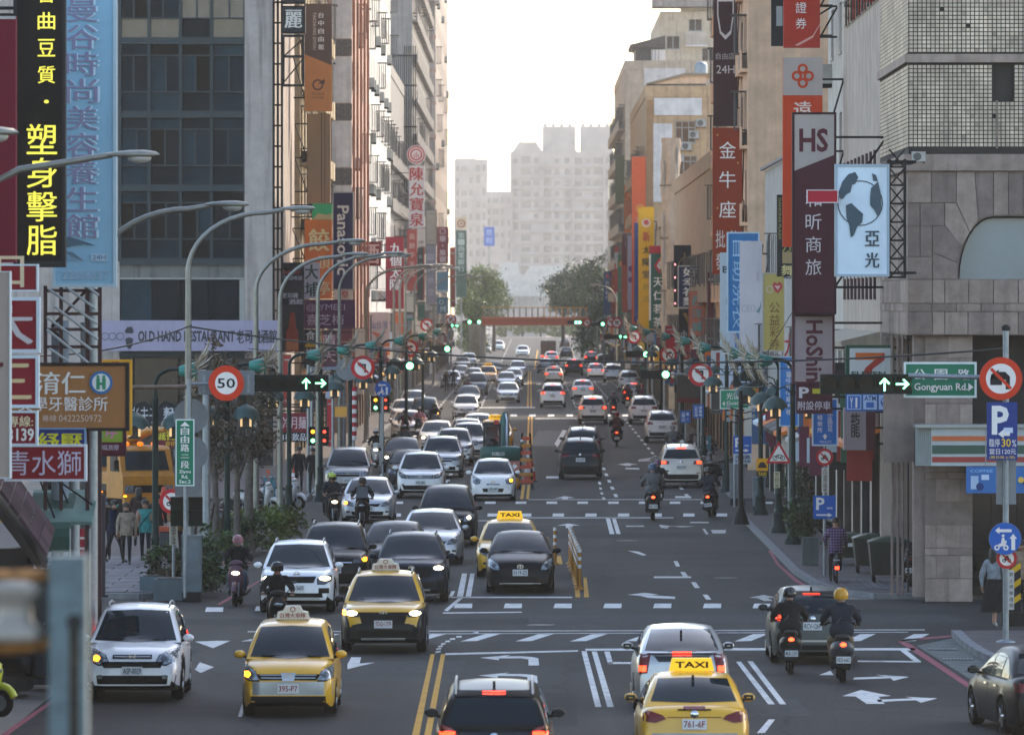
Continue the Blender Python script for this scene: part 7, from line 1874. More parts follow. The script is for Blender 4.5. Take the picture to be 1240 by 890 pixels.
flat_sign(916,930,570.4,577,206,'#15171a',[('t','TAXI',0.15,0.85,0.2,0.85,'#c5a018',0,0.02)],'small black plate reading TAXI under the orange sign',post=False)
tri=thing('warning_sign','red bordered triangle warning of bicycles','road sign',(wx(943,203),203,wz(561,203)),'flat road signs')
hs=15.5*203/F
MB().prism([(-hs,0),(hs,0),(0,hs*1.75)],0,0.02,SREDD).build('plate',tri)
MB().poly([(-hs*0.72,-0.008,hs*0.17),(hs*0.72,-0.008,hs*0.17),(0,-0.008,hs*1.42)],SWH).build('face',tri)
b=MB();b.disc(-0.12,0.17,-0.016,0.075,BLK,14,0.055);b.disc(0.12,0.17,-0.016,0.075,BLK,14,0.055);b.tube([(-0.12,-0.02,0.17),(-0.04,-0.02,0.26),(0.08,-0.02,0.26),(0.12,-0.02,0.17),(0.0,-0.02,0.17),(-0.04,-0.02,0.26)],0.012,4,BLK);b.build('symbol',tri)
flat_sign(937,944.5,571,590.5,203,'#a9a588',[('c','當心自行車',0.5,0.6,0.03,0.97,BLK,0)],'cream notice strip under the bicycle triangle',post=False)
flat_sign(873,906,473,494,232,'#2a7a5c',[('t','光復路',0.2,0.95,0.12,0.5,WHT,0,0.01),('t','Guangfu',0.2,0.95,0.6,0.88,WHT,0,0.01),('p',[(0.14,0.6),(0.14,0.9),(0.05,0.75)],WHT)],'green Guangfu road sign on the right behind the lanterns',border='#a9b4ac')
flat_sign(945,966,433,515,204,'#1d66a4',[('p',[(0.5,0.03),(0.7,0.1),(0.58,0.1),(0.58,0.16),(0.42,0.16),(0.42,0.1),(0.3,0.1)],WHT),('c','臺中州中華大樓',0.5,0.36,0.2,0.85,WHT,0)],'tall narrow blue direction sign with an upward arrow',border='#8fa4b4')
flat_sign(839,852,490,506,290,'#1c4a86',[('c','公有市場',0.3,0.3,0.1,0.9,WHT,0),('c','停車場',0.7,0.3,0.1,0.9,WHT,0)],'small dark blue notice board on the right, upper of two')
flat_sign(824,836,497,512,300,'#1c4a86',[('c','公園方向',0.3,0.3,0.1,0.9,WHT,0),('c','第二',0.7,0.3,0.1,0.9,WHT,0)],'small dark blue notice board on the right, lower of two')
flat_sign(488,501,378,388,500,'#1f6a54',[('t','民族路',0.1,0.9,0.2,0.8,WHT)],'small green road name sign on the far left')
flat_sign(205,215,632,660,163.2,'#9a9688',[('c','行道樹禁止停車',0.5,0.6,0.03,0.97,BLK,0)],'white notice plate beside the stroller at the left planter')
round_sign(208,607,15,166,'nomoto','red ringed sign low behind the left pedestrian signal')
def ped(px,py,d,label,back=False):
 t=thing('pedestrian_signal',label,'traffic light',(wx(px,d),d,0.13),'pedestrian signals')
 z=wz(py,d)-0.13
 MB().cyl((0,0.1,0),(0,0.1,z+0.4),0.06,n=8,m=METAL).build('pole',t)
 for s in(-1,1):
  h_=MB().box(s*0.22-0.17,s*0.22+0.17,-0.12,0.08,z-0.36,z+0.36,SIGH).build('housing',t)
  for q,c in((0.17,(AON if s<0 else RON)),(-0.17,(GON if s<0 else RON))):
   if back:c=LENS
   MB().disc(s*0.22,z+q,-0.125,0.075 if c not in(RON,)else 0.06,c,14).build('lens',h_)
  MB().box(s*0.22-0.17,s*0.22+0.17,-0.3,-0.12,z+0.33,z+0.36,SIGH).box(s*0.22-0.17,s*0.22+0.17,-0.3,-0.12,z-0.01,z+0.02,SIGH).build('visor',h_)
ped(386,528,250,'pedestrian signal with amber and red lamps by the red drinks sign')
ped(461,489,290,'pedestrian signal below the blue scooter disc')
ped(226,619,162.5,'dark pedestrian signal under the green street name plate',True)
def cabinet(px0,px1,py0,py1,m,label,extra=None,dpt=0.5):
 d=gz(py1)
 x0,x1,z1=wx(px0,d),wx(px1,d),wz(py0,d)
 t=thing('utility_cabinet',label,'cabinet',((x0+x1)/2,d,0.0),'roadside cabinets')
 w=(x1-x0)/2
 MB().box(-w,w,0,dpt,0.25,z1,m).build('case',t)
 MB().box(-w*0.95,w*0.95,0.03,dpt,0,0.25,DARKM).build('plinth',t)
 MB().box(-w*1.06,w*1.06,-0.04,dpt+0.04,z1,z1+0.04,m).build('lid',t)
 MB().box(-w*0.9,w*0.9,-0.012,0,0.3+(z1-0.3)*0.28,z1-0.06,m).build('door',t)
 MB().box(w*0.6,w*0.7,-0.03,-0.012,z1*0.6,z1*0.68,CHROME).build('handle',t)
 if extra:extra(t,w,z1)
 return t
GREYB=mat('cabinet_grey','#647379',rough=0.5,metal=0.2,var=0.2,scale=3,dirt=0.3)
cabinet(220,243.5,650,729,GREYB,'tall scratched grey cabinet at the left corner planter')
def stripes(t,w,z1):
 b=MB()
 for k in range(5):b.poly([(-w*0.5,-0.02,0.75+k*0.2),(0.02,-0.02,0.65+k*0.2),(0.02,-0.02,0.75+k*0.2),(-w*0.5,-0.02,0.85+k*0.2)],signm('#b0481c'))
 b.build('warning_stripes',t)
 MB().disc(0,z1-0.25,-0.02,0.09,WHT,16,0.05).build('logo',t)
TEALB=mat('cabinet_teal','#1d6f80',rough=0.5,var=0.15,dirt=0.2)
cabinet(319,333,579,626,TEALB,'teal cabinet with orange warning stripes on the left pavement',stripes)
cabinet(849,861,529,560,TEALB,'teal cabinet with orange warning stripes on the right pavement',stripes)
cabinet(458,470,582,600,GREYB,'low green-grey cabinet on the left pavement')if 0 else None
cabinet(884,902,563,612,mat('cabinet_grey_r','#6f747a',var=0.2),'speckled grey cabinet beside the leaning scooter rider')
cabinet(912,927,579,622,GREYB,'grey cabinet behind the taxi stand post')
GREENBIN=mat('bin_green','#13271f',rough=0.5,var=0.15,scale=2)
def bin_(px0,px1,py0,py1,label,loose=0):
 d=gz(py1)
 x0,x1,z1=wx(px0,d),wx(px1,d),wz(py0,d)
 t=thing('wheeled_bin',label,'bin',((x0+x1)/2,d,0.13),'green wheeled bins')
 w=(x1-x0)/2;z1-=0.13
 b=MB()
 b._add([(-w*0.86,0.08,0.2),(w*0.86,0.08,0.2),(w*0.86,0.95,0.2),(-w*0.86,0.95,0.2),(-w,0,z1-0.12),(w,0,z1-0.12),(w,1.05,z1-0.12),(-w,1.05,z1-0.12)],[(3,2,1,0),(0,1,5,4),(1,2,6,5),(2,3,7,6),(3,0,4,7),(4,5,6,7)],GREENBIN)
 b.box(-w*1.03,w*1.03,-0.03,1.08,z1-0.14,z1-0.08,GREENBIN)
 for k in range(4):b.box(-w*0.8+k*w*0.53,-w*0.8+k*w*0.53+0.03,0.01,0.06,0.3,z1-0.16,GREENBIN)
 b.build('tub',t)
 lid=MB();n=8
 prof=[(-w*1.03+2.06*w*i/n,z1-0.08+0.12*math.sin(PI*i/n))for i in range(n+1)]
 lid.prism(prof,-0.04,1.1,mat('bin_lid','#2c4a3c',rough=0.4,var=0.15));lid.build('lid',t)
 for s in(-1,1):
  for y in(0.2,0.85):MB().lathe([(0.09,-0.03),(0.09,0.03)],RUBBER,12,'x',(s*w*0.75,y,0.09)).build('castor',t)
 MB().box(-0.12,0.1,-0.01,0.015,z1*0.6,z1*0.72,WHITEP).build('sticker',t)if loose else None
bin_(1053,1103,652,712,'nearest dark green wheeled bin beside the stone pillar')
bin_(1034,1080,648,700,'middle green wheeled bin behind the nearest one')
bin_(1012,1052,647,690,'furthest green wheeled bin, with a white sticker',1)
YB=mat('bollard_yellow','#a8701a',rough=0.5,var=0.15);
bm=MB().cyl((0,0,0.05),(0,0,1.05),0.05,n=8,m=YB).mesh('tube');bb=MB().lathe([(0.12,0),(0.1,0.05),(0.05,0.07)],YB,10).mesh('base');bs=[MB().lathe([(0.053,z_),(0.053,z_+0.09)],WHITEP,8).mesh('band')for z_ in(0.55,0.75,0.95)]
bl=[(673+2.9*k,676+3.8*k)for k in range(0)]+[(690.5+1.4*k,683+3.9*k)for k in range(9)]+[(672,684)]
for k,(px,py)in enumerate(bl):
 d=gz(py)
 t=thing('flexible_bollard',('yellow bollard standing apart left of the bollard row' if k==9 else 'yellow flexible bollard, %s from the far end of the centre-line row'%('first','second','third','fourth','fifth','sixth','seventh','eighth','ninth')[k]),'bollard',(wx(px,d),d,0.006),'yellow bollards on the centre line')
 link('base',bb,t);o=link('tube',bm,t);[link('band',q_,o)for q_ in bs]
CONEO=mat('cone_orange','#b8401c',rough=0.5,var=0.12)
cm_=MB().lathe([(0.17,0.03),(0.15,0.08),(0.035,0.75),(0.02,0.76)],CONEO,14).mesh('cone_body');cb_=MB().box(-0.2,0.2,-0.2,0.2,0,0.04,mat('cone_base','#1c1a18',var=0.1)).mesh('base');cs_=MB().lathe([(0.107,0.35),(0.083,0.5)],WHITEP,14).mesh('band')
for px,py,lab,sc in((639,585,'orange cone at the right of the excavator, nearest',1.25),(644,583,'orange cone at the far right of the excavator',1.2),(642,579,'orange cone behind the other two by the excavator',1.1),(586,575,'orange cone at the left of the excavator',1.0),(356,592,'orange cone on the left pavement by the two men',1.0),(198,636,'tall orange cone among the left pedestrians',1.5),(511,477,'orange cone at the far left kerb',1.1)):
 d=gz(py)
 t=thing('traffic_cone',lab,'cone',(wx(px,d),d,0.006 if px>500 else 0.13),'orange traffic cones')
 t.scale=(sc,sc,sc)
 link('cone_body',cm_,t);link('base',cb_,t);link('band',cs_,t)
for k,(px,py,w)in enumerate(((190,723,0.9),(207,727,0.9))):
 d=gz(py)
 t=thing('planter_box','low grey concrete planter at the left corner, %s one'%('left' if k==0 else 'right'),'planter',(wx(px,d),d,0.0))
 MB().box(-w/2+0.02,w/2-0.02,0,1.2,0,0.52,wallm('planter_concrete','#56656a',var=0.15)).build('trough',t)
 MB().box(-w/2+0.1,w/2-0.1,0.1,1.1,0.5,0.54,mat('soil','#2a231c',var=0.2)).build('soil',t)
t=thing('dark_post','dark purple square post on the paved corner','post',(wx(123,gz(729)),gz(729),0.13))
MB().box(-0.09,0.09,-0.09,0.09,0,2.5,mat('plum_paint','#241a26',var=0.1)).build('shaft',t);MB().box(-0.16,0.16,-0.16,0.16,0,0.05,DARKM).build('base',t)
t=thing('camera_pole','grey pole with two round surveillance cameras beside the green canopy','pole',(wx(90,128),128,0.13))
MB().cyl((0,0,0),(0,0,wz(560,128)),0.11,n=10,m=METAL).build('pole',t)
MB().box(-0.16,0.16,-0.25,-0.05,wz(632,128),wz(622,128),METAL).build('bracket',t)
for s in(-1,1):
 c=MB().tube([(0,-0.1,wz(628,128)),(s*0.15,-0.12,wz(630,128)),(s*0.17,-0.12,wz(618,128))],0.02,6,DARKM).build('arm',t)
 MB().lathe([(0.001,-0.24),(0.075,-0.24),(0.085,-0.2),(0.085,0.06),(0.001,0.1)],METAL,14,'y',(s*0.17,-0.05,wz(613,128))).build('camera',c)
 MB().disc(s*0.17,wz(613,128),-0.295,0.06,BLK,14).build('lens',c)
t=thing('camera_pole','dark post bristling with surveillance cameras above the parking arrow sign','pole',(wx(897,214),214,0.13))
MB().cyl((0,0,0),(0,0,wz(478,214)),0.09,0.07,8,DARKM).lathe([(0.3,0),(0.28,0.05),(0.12,0.5),(0.09,0.6)],DARKM,12).build('pole',t)
for k in range(6):
 s=-1 if k%2 else 1
 z_=wz(498+4*k,214)
 c=MB().cyl((0,0,z_),(s*0.4,-0.2,z_+0.1),0.02,n=5,m=DARKM).build('arm',t)
 MB().box(s*0.4-0.06,s*0.4+0.06,-0.45,-0.1,z_+0.08,z_+0.2,METAL).build('camera',c)
t=thing('camera_pole','tall grey pole with a white twin-lens camera between the left signs','pole',(wx(113,131.5)-0.16,131.5,0.13))
MB().cyl((0,0,0),(0,0,6.8),0.1,n=10,m=METAL).build('pole',t)
c=MB().cyl((0,0,wz(565,131)),(-0.02,-0.25,wz(562,131)),0.02,n=5,m=METAL).build('arm',t)
o=MB().box(-0.14,0.06,-0.5,-0.2,wz(560,131),wz(550,131),WHITEP).build('camera',c)
for q in(-0.08,0.0):MB().disc(q,wz(554.5,131),-0.505,0.03,RON,10).build('lens',o)
WIRE=mat('black_cable','#0d0e10',rough=0.6,var=0)
def wire(a,c,sag,r_,label,n=24):
 A,B_=Vector(a),Vector(c)
 pts=[A.lerp(B_,i/n)-Vector((0,0,sag*4*(i/n)*(1-i/n)))for i in range(n+1)]
 o=MB().tube(pts,r_,5,WIRE).build('overhead_cable')
 tag(o,label,'cable','overhead cables')
wire((wx(232,163),163,wz(396,163)),(wx(1218,140),140,wz(422,140)),0.55,0.022,'thick black cable sagging right across the street')
wire((wx(232,163),162.9,wz(394,163)),(wx(-40,140),140,wz(425,140)),0.35,0.022,'thick black cable running left from the nearest full lamp')
wire((wx(300,200),200,wz(422,200)),(wx(1010,176),176,wz(445,176)),0.25,0.012,'thin upper cable crossing the street')
wire((wx(860,240),240,wz(470,240)),(wx(1095,165),165,wz(448,165)),0.12,0.018,'black cable slanting up to the arcade on the right')
wire((wx(900,262),262,wz(470,262)),(wx(963,190),190,wz(372,190)),0.05,0.014,'black cable rising to the maroon hotel sign')
FD=27.0
t=thing('blurred_post','blurred grey-blue square post with a bolt hole close to the camera','post',(wx(84,FD),FD,0))
s_=FD/F
q=lambda px:wx(px,FD)-wx(84,FD)
OLDP=mat('weathered_post','#5a6d74',rough=0.6,var=0.25,scale=14,streak=0.3)
RUST=mat('rust','#8a6238',rough=0.85,var=0.4,scale=20)
MB().box(q(61),q(106),-0.09,0.09,-0.5+0.5,wz(672,FD),OLDP).build('shaft',t)
MB().disc(q(92),wz(752,FD),-0.093,0.034,mat('bolt_hole','#050505',var=0),18).build('bolt_hole',t)
MB().box(q(86),q(97),-0.093,-0.0905,wz(905,FD),wz(760,FD),mat('rust_streak','#3a2f22',rough=0.9,var=0.5,scale=25)).build('rust_streak',t)
t2=thing('insulator','blurred white ceramic insulator spool in a rusty clamp at the left edge','insulator',(wx(18,FD),FD,wz(780,FD)))
zq=lambda py:wz(py,FD)-wz(780,FD)
POR=mat('porcelain','#8e8a84',rough=0.3,var=0.1)
MB().lathe([(0.05,zq(778)),(0.12,zq(775)),(0.118,zq(762)),(0.075,zq(752)),(0.07,zq(735)),(0.075,zq(728)),(0.12,zq(716)),(0.11,zq(706)),(0.05,zq(702))],POR,24).build('spool',t2)
MB().tube([(-0.25,0,zq(697)),(0.0,0,zq(699)),(0.12,0,zq(697)),(0.17,0,zq(699)),(q(61)-wx(18,FD)+wx(84,FD),0,zq(694))],0.028,8,RUST).build('upper_clamp',t2)
MB().tube([(-0.25,0,zq(786)),(0.0,0,zq(784)),(0.12,0,zq(780)),(q(61)-wx(18,FD)+wx(84,FD),0,zq(776))],0.028,8,RUST).build('lower_clamp',t2)
MB().cyl((0,0,zq(790)),(0,0,zq(690)),0.015,n=8,m=RUST).build('bolt',t2)
MB().tube([(0.12,0.02,zq(697)),(0.17,0.02,zq(715)),(0.185,0.02,zq(740)),(0.17,0.02,zq(765)),(0.12,0.02,zq(780))],0.012,6,RUST).build('strap',t2)
ST=122.0
t=thing('tiled_eave','dark plum tiled eave sloping down at the left edge','roof',(wx(0,ST),ST,0.13))
q=lambda px:wx(px,ST)-wx(0,ST)
zq=lambda py:wz(py,ST)-0.13
PLUM=[wallm('plum_roof_tile_%d'%i,c,streak=0.1)for i,c in enumerate(('#3c2d33','#35272d','#44343a'))]
for k in range(7):
 a=(-22+k*11.5,560+k*16)
 for j in range(6):
  y0=j*0.32+random.uniform(-0.012,0.012)
  tb_=MB()._add([(q(a[0]),y0,zq(a[1])),(q(a[0]+10.9),y0,zq(a[1]+15.2)),(q(a[0]+10.9),y0+0.29,zq(a[1]+15.2)+0.075),(q(a[0]),y0+0.29,zq(a[1])+0.075),(q(a[0])-0.03,y0,zq(a[1])-0.07),(q(a[0]+10.9)-0.03,y0,zq(a[1]+15.2)-0.05),(q(a[0]+10.9)-0.03,y0+0.29,zq(a[1]+15.2)-0.05),(q(a[0])-0.03,y0+0.29,zq(a[1])-0.05)],[(0,1,2,3),(7,6,5,4),(4,5,1,0),(5,6,2,1),(6,7,3,2),(7,4,0,3)],random.choice(PLUM));tb_.v=[(x,y,z+0.068*j)for x,y,z in tb_.v];tb_.build('roof_tile',t)
MB().prism([(q(-30),zq(572)),(q(50),zq(682)),(q(46),zq(690)),(q(-30),zq(590))],0.05,1.9,mat('eave_board','#1c1214',var=0.1)).build('eave_board',t)
MB().box(q(-30),q(32),0.3,1.8,0,zq(665),mat('stall_dark','#141012',var=0.2)).build('stall_wall',t)
t=thing('green_canopy','dark green tarpaulin stall canopy with a rounded front under the red sign','canopy',(wx(70,124),124,0.13))
q=lambda px:wx(px,124)-wx(70,124)
zq=lambda py:wz(py,124)-0.13
CAN=mat('tarpaulin_green','#174a3f',rough=0.7,var=0.2,scale=2);CANL=mat('tarpaulin_pale','#5c8078',rough=0.7,var=0.25,scale=1.5)
prof=[(0.0,zq(668)),(-0.02,zq(650)),(0.05,zq(640)),(0.25,zq(634)),(0.9,zq(622)),(1.8,zq(600))]
MB().prismx([(y,z)for y,z in prof]+[(1.8,zq(606)),(0.9,zq(630)),(0.3,zq(642)),(0.06,zq(652)),(0.04,zq(668))],q(32),q(84),CAN).build('front_sheet',t)
MB().prismx([(0.3,zq(636)),(2.2,zq(600)),(2.2,zq(597)),(0.3,zq(632))],q(30),q(110),CANL).build('top_sheet',t)
for px in(34,84,108):MB().cyl((q(px),0.1,0),(q(px),0.1,zq(640)),0.025,n=6,m=METAL).build('leg',t)
for a in((36,560,66,634),(60,565,80,610),(65,582,110,612)):MB().cyl((q(a[0]),0.8,zq(a[1])),(q(a[2]),0.5,zq(a[3])),0.02,n=5,m=DARKM).build('stay',t)
MB().box(q(38),q(82),0.5,1.4,0,zq(690),mat('stall_counter','#26343c',var=0.2)).build('counter',t)
t=thing('red_white_banner','red and white banner cloth hanging beside the camera pole','banner',(wx(101,128.5),128.5,wz(690,128.5)))
MB().box(-0.1,0.1,0,0.02,0,wz(640,128.5)-wz(690,128.5),signm('#8a2430')).build('cloth',t);MB().box(0.1,0.26,0.03,0.05,0.2,1.1,signm('#2f7fa0')).build('cloth',t)
for k in range(3):MB().box(-0.09,0.09,-0.008,0,0.2+k*0.2,0.24+k*0.2,WHT).build('stripe',t)
t=thing('barber_pole','red and white spiral striped pole on the left pavement','pole',(wx(428,268),268,0.13))
for k in range(12):
 MB().cyl((0,0,1.6+k*0.18),(0,0,1.6+k*0.18+0.175),0.14,n=10,m=signm('#94202c')if k%2 else WHT).build('band',t)
MB().cyl((0,0,0),(0,0,1.6),0.06,n=8,m=METAL).build('post',t)
t=thing('hazard_post','black and yellow striped hazard post at the right pavement corner','post',(wx(1229,147),147,0.13))
MB().box(-0.13,0.13,0,0.2,0.3,1.35,BLK).build('shaft',t);MB().box(-0.3,0.3,-0.1,0.3,0,0.3,DARKM).build('foot',t)
b=MB()
for k in range(3):b.poly([(-0.13,-0.005,0.42+k*0.34),(0.13,-0.005,0.6+k*0.34),(0.13,-0.005,0.74+k*0.34),(-0.13,-0.005,0.56+k*0.34)],signm('#b08a14'))
b.build('stripe',t)
# ---------------------------------------------------------------- people
SKIN=mat('skin','#9a7460',rough=0.6,var=0.05)
HAIR=mat('black_hair','#0f0d0c',rough=0.5,var=0.1)
SHOE=mat('dark_shoe','#17181a',rough=0.6,var=0.1)
WSHOE=mat('white_shoe','#a8aaaa',rough=0.6,var=0.1)
def cloth(c):return mat('cloth_'+c.strip('#'),c,rough=0.9,var=0.3,scale=7,bump=0.8,spec=0.2)
BONES=[('pelvis','spine','T'),('spine','chest','T'),('chest','neck','T'),('neck','headb','S'),('headb','head','S'),('head','top','S')]
for s in 'LR':BONES+=[('chest','sh'+s,'T'),('sh'+s,'el'+s,'A'),('el'+s,'wr'+s,'A'),('wr'+s,'ha'+s,'S'),('pelvis','hi'+s,'P'),('hi'+s,'kn'+s,'P'),('kn'+s,'an'+s,'P'),('an'+s,'to'+s,'F')]
RAD=dict(pelvis=0.135,spine=0.125,chest=0.15,neck=0.058,headb=0.075,head=0.098,top=0.06,sh=0.078,el=0.05,wr=0.034,ha=0.036,hi=0.095,kn=0.062,an=0.042,to=0.036)
def pose(kind):
 if kind=='ride':
  J=dict(pelvis=(0,0.28,0.86),spine=(0,0.24,1.03),chest=(0,0.15,1.26),neck=(0,0.10,1.40),headb=(0,0.07,1.46),head=(0,0.04,1.56),top=(0,0.05,1.66))
  for s,n in((-1,'L'),(1,'R')):
   J.update({'sh'+n:(s*0.19,0.14,1.34),'el'+n:(s*0.33,0.0,1.12),'wr'+n:(s*0.32,-0.26,1.04),'ha'+n:(s*0.31,-0.34,1.03),'hi'+n:(s*0.10,0.22,0.83),'kn'+n:(s*0.20,-0.18,0.74),'an'+n:(s*0.17,-0.10,0.36),'to'+n:(s*0.19,-0.27,0.33)})
 elif kind=='pillion':
  J=dict(pelvis=(0,0.60,0.92),spine=(0,0.56,1.09),chest=(0,0.50,1.31),neck=(0,0.47,1.45),headb=(0,0.45,1.51),head=(0,0.43,1.61),top=(0,0.44,1.71))
  for s,n in((-1,'L'),(1,'R')):
   J.update({'sh'+n:(s*0.18,0.49,1.39),'el'+n:(s*0.26,0.42,1.14),'wr'+n:(s*0.2,0.22,1.05),'ha'+n:(s*0.15,0.16,1.04),'hi'+n:(s*0.12,0.54,0.88),'kn'+n:(s*0.27,0.22,0.76),'an'+n:(s*0.24,0.32,0.40),'to'+n:(s*0.26,0.16,0.36)})
 else:
  w=0.16 if kind=='walk' else 0.03
  J=dict(pelvis=(0,0,0.95),spine=(0,0,1.13),chest=(0,-0.01,1.34),neck=(0,-0.01,1.48),headb=(0,-0.02,1.54),head=(0,-0.03,1.63),top=(0,-0.02,1.72))
  for s,n in((-1,'L'),(1,'R')):
   f=s*w
   J.update({'sh'+n:(s*0.18,0,1.42),'el'+n:(s*0.24,0.03+f*0.6,1.13),'wr'+n:(s*0.25,-0.07+f*1.0,0.90),'ha'+n:(s*0.25,-0.09+f,0.82),'hi'+n:(s*0.09,0,0.92),'kn'+n:(s*0.10,-0.03-f*0.9,0.50),'an'+n:(s*0.10,0.03-f*(1.6 if f>0 else 1.3),0.09+(0.05 if f<0 else 0)),'to'+n:(s*0.115,-0.12-f*1.5,0.04+(0.02 if f<0 else 0))})
  if kind=='cycle':
   J={k:(x,y,z+0.06)for k,(x,y,z)in J.items()}
   for s,n in((-1,'L'),(1,'R')):
    J.update({'el'+n:(s*0.27,-0.18,1.22),'wr'+n:(s*0.24,-0.42,1.08),'ha'+n:(s*0.23,-0.48,1.06),'kn'+n:(s*0.12,-0.28,0.72-s*0.12),'an'+n:(s*0.12,-0.12,0.35-s*0.14),'to'+n:(s*0.12,-0.26,0.31-s*0.14)})
  if kind=='push':
   for s,n in((-1,'L'),(1,'R')):J.update({'el'+n:(s*0.25,-0.12,1.16),'wr'+n:(s*0.2,-0.36,1.02),'ha'+n:(s*0.19,-0.42,1.0)})
 return J
BODY={}
def body_mesh(kind,puff=1.0):
 key=(kind,puff)
 if key in BODY:return BODY[key]
 J=pose(kind)
 names=list(J)
 idx={n:i for i,n in enumerate(names)}
 me=bpy.data.meshes.new('tmp_person')
 me.from_pydata([J[n]for n in names],[(idx[a],idx[c])for a,c,_ in BONES],[])
 o=bpy.data.objects.new('tmp_person',me);COL.objects.link(o)
 md=o.modifiers.new('s','SKIN');md.use_smooth_shade=True;md.branch_smoothing=0.4
 for n in names:
  k=n if n in RAD else n[:-1]
  r_=RAD[k]
  pf=puff if k in('spine','chest','sh','el','pelvis')else 1.0
  sx,sy=r_*pf,r_*pf
  if k in('chest','spine','pelvis'):sx,sy=r_*1.12*pf,r_*0.86*pf
  v=me.skin_vertices[0].data[idx[n]]
  v.radius=(sx,sy);v.use_root=(n=='pelvis')
 o.modifiers.new('d','SUBSURF').levels=1
 dg=bpy.context.evaluated_depsgraph_get();dg.update()
 ev=o.evaluated_get(dg);m2=ev.to_mesh()
 vs=[tuple(v.co)for v in m2.vertices];fs=[tuple(p.vertices)for p in m2.polygons]
 ev.to_mesh_clear();bpy.data.objects.remove(o);bpy.data.meshes.remove(me)
 segs=[(Vector(J[a]),Vector(J[c]),k)for a,c,k in BONES]
 reg=[]
 for f in fs:
  c=Vector((sum(vs[i][0]for i in f),sum(vs[i][1]for i in f),sum(vs[i][2]for i in f)))/len(f)
  best,bk=9,'T'
  for a,d_,k in segs:
   ab=d_-a
   t=max(0,min(1,(c-a).dot(ab)/ab.length_squared))
   q=(c-(a+ab*t)).length
   if q<best:best,bk=q,k
  reg.append(bk)
 BODY[key]=(vs,fs,reg,J)
 return BODY[key]
PM={}
def person(kind,label,loc,rz,top,legs,shoe=SHOE,helmet=None,hair='short',mask=None,visor=True,puff=1.28,group='people',skirt=None,scale=1.0,bag=None,sleeve=None):
 vs,fs,reg,J=body_mesh(kind,puff)
 key=(kind,puff,top.name,legs.name,shoe.name,sleeve)
 t=thing('person',label,'person',loc,group,rz)
 t.scale=(scale,)*3
 if key not in PM:
  b=MB()
  mp={'T':top,'A':SKIN if sleeve=='short' else top,'S':SKIN,'P':legs,'F':shoe}
  b._add(vs,[],top)
  b.f=list(fs);b.m=[mp[k]for k in reg];b.sm=[True]*len(fs)
  for n,s in(('L',-1),('R',1)):
   h=Vector(J['ha'+n]);w=Vector(J['wr'+n])
   d=(h-w).normalized();side=Vector((1,0,0))if abs(d.z)<0.6 else Vector((0,1,0))
   curl=Vector((0,0,-1))if abs(d.z)<0.6 else Vector((-s,0,0))
   for q in range(4):
    o_=h+side*(0.022*(q-1.5))+d*0.02
    ln_=(0.06,0.07,0.066,0.052)[q]
    b.tube([o_,o_+d*ln_*0.6+curl*0.008,o_+d*ln_+curl*0.035],[0.0095,0.009,0.0075],5,SKIN)
   b.tube([h-d*0.02+side*0.03,h+side*0.05+curl*0.02,h+d*0.03+side*0.05+curl*0.035],[0.011,0.01,0.008],5,SKIN)
  hx=Vector(J['head'])
  b.ell(hx+Vector((0,-0.10,-0.005)),(0.014,0.02,0.02),SKIN,6,5)
  for s in(-1,1):
   b.ell(hx+Vector((s*0.035,-0.088,0.02)),(0.014,0.008,0.008),HAIR,6,4)
   b.ell(hx+Vector((s*0.092,0.0,0.0)),(0.012,0.02,0.03),SKIN,6,5)
  b.ell(hx+Vector((0,-0.086,-0.045)),(0.025,0.008,0.006),mat('lips','#7a4a42',var=0),6,4)
  PM[key]=b.mesh('body')
 link('body',PM[key],t)
 hx=Vector(J['head'])
 pv,nk=Vector(J['pelvis']),Vector(J['neck'])
 if kind not in('ride','pillion')and skirt is None:
  MB().lathe([(0.165,0.16),(0.185,0.05),(0.19,-0.08),(0.18,-0.12)],top,14,'z',tuple(pv)).build('jacket_hem',t)
 if kind in('ride','pillion'):
  MB().ell(tuple(pv+Vector((0,0.0,0.07))),(0.23,0.19,0.19),top,14,8).build('jacket_hem',t)
  MB().lathe([(0.11,-0.05),(0.10,0.0),(0.08,0.05)],top,12,'z',tuple(nk+Vector((0,0.01,0)))).build('collar',t)
  MB().tube([(-0.14,-0.02+nk.y,nk.z-0.02),(0.0,nk.y+0.17,nk.z-0.22),(0.12,pv.y+0.16,pv.z+0.2)],0.014,5,SHOE).build('bag_strap',t)if(len(label)%3==0)else None
 if helmet is not None:
  hb=MB()
  prof=[(0.001,0.135),(0.06,0.125),(0.105,0.095),(0.132,0.04),(0.136,-0.02),(0.128,-0.075)]
  hb.lathe([(r_*1.0,z)for r_,z in prof],helmet,16,'z',tuple(hx+Vector((0,0.01,0.015))))
  hb.box(hx.x-0.10,hx.x+0.10,hx.y-0.17,hx.y-0.09,hx.z+0.045,hx.z+0.06,helmet)
  ho=hb.build('helmet',t)
  if visor:
   vb=MB();n=8
   pts=[]
   for z in(-0.055,0.05):
    for q in range(n+1):
     a=PI*(1.15+0.7*q/n)
     pts.append((hx.x+0.145*math.cos(a),hx.y+0.01+0.145*math.sin(a),hx.z+z))
   vb._add(pts,[(q,q+1,n+2+q,n+1+q)for q in range(n)],mat('visor_smoke','#15191c',rough=0.1,var=0),True)
   vb.build('visor',ho)
 else:
  hb=MB()
  hm_=HAIR
  hb.lathe([(0.001,0.115),(0.06,0.105),(0.098,0.06),(0.108,0.01),(0.10,-0.03)],hm_,14,'z',tuple(hx+Vector((0,0.022,0.012))))
  if hair=='long':hb.ell(tuple(hx+Vector((0,0.075,-0.1))),(0.105,0.06,0.2),hm_,10,8)
  hb.build('hair',t)
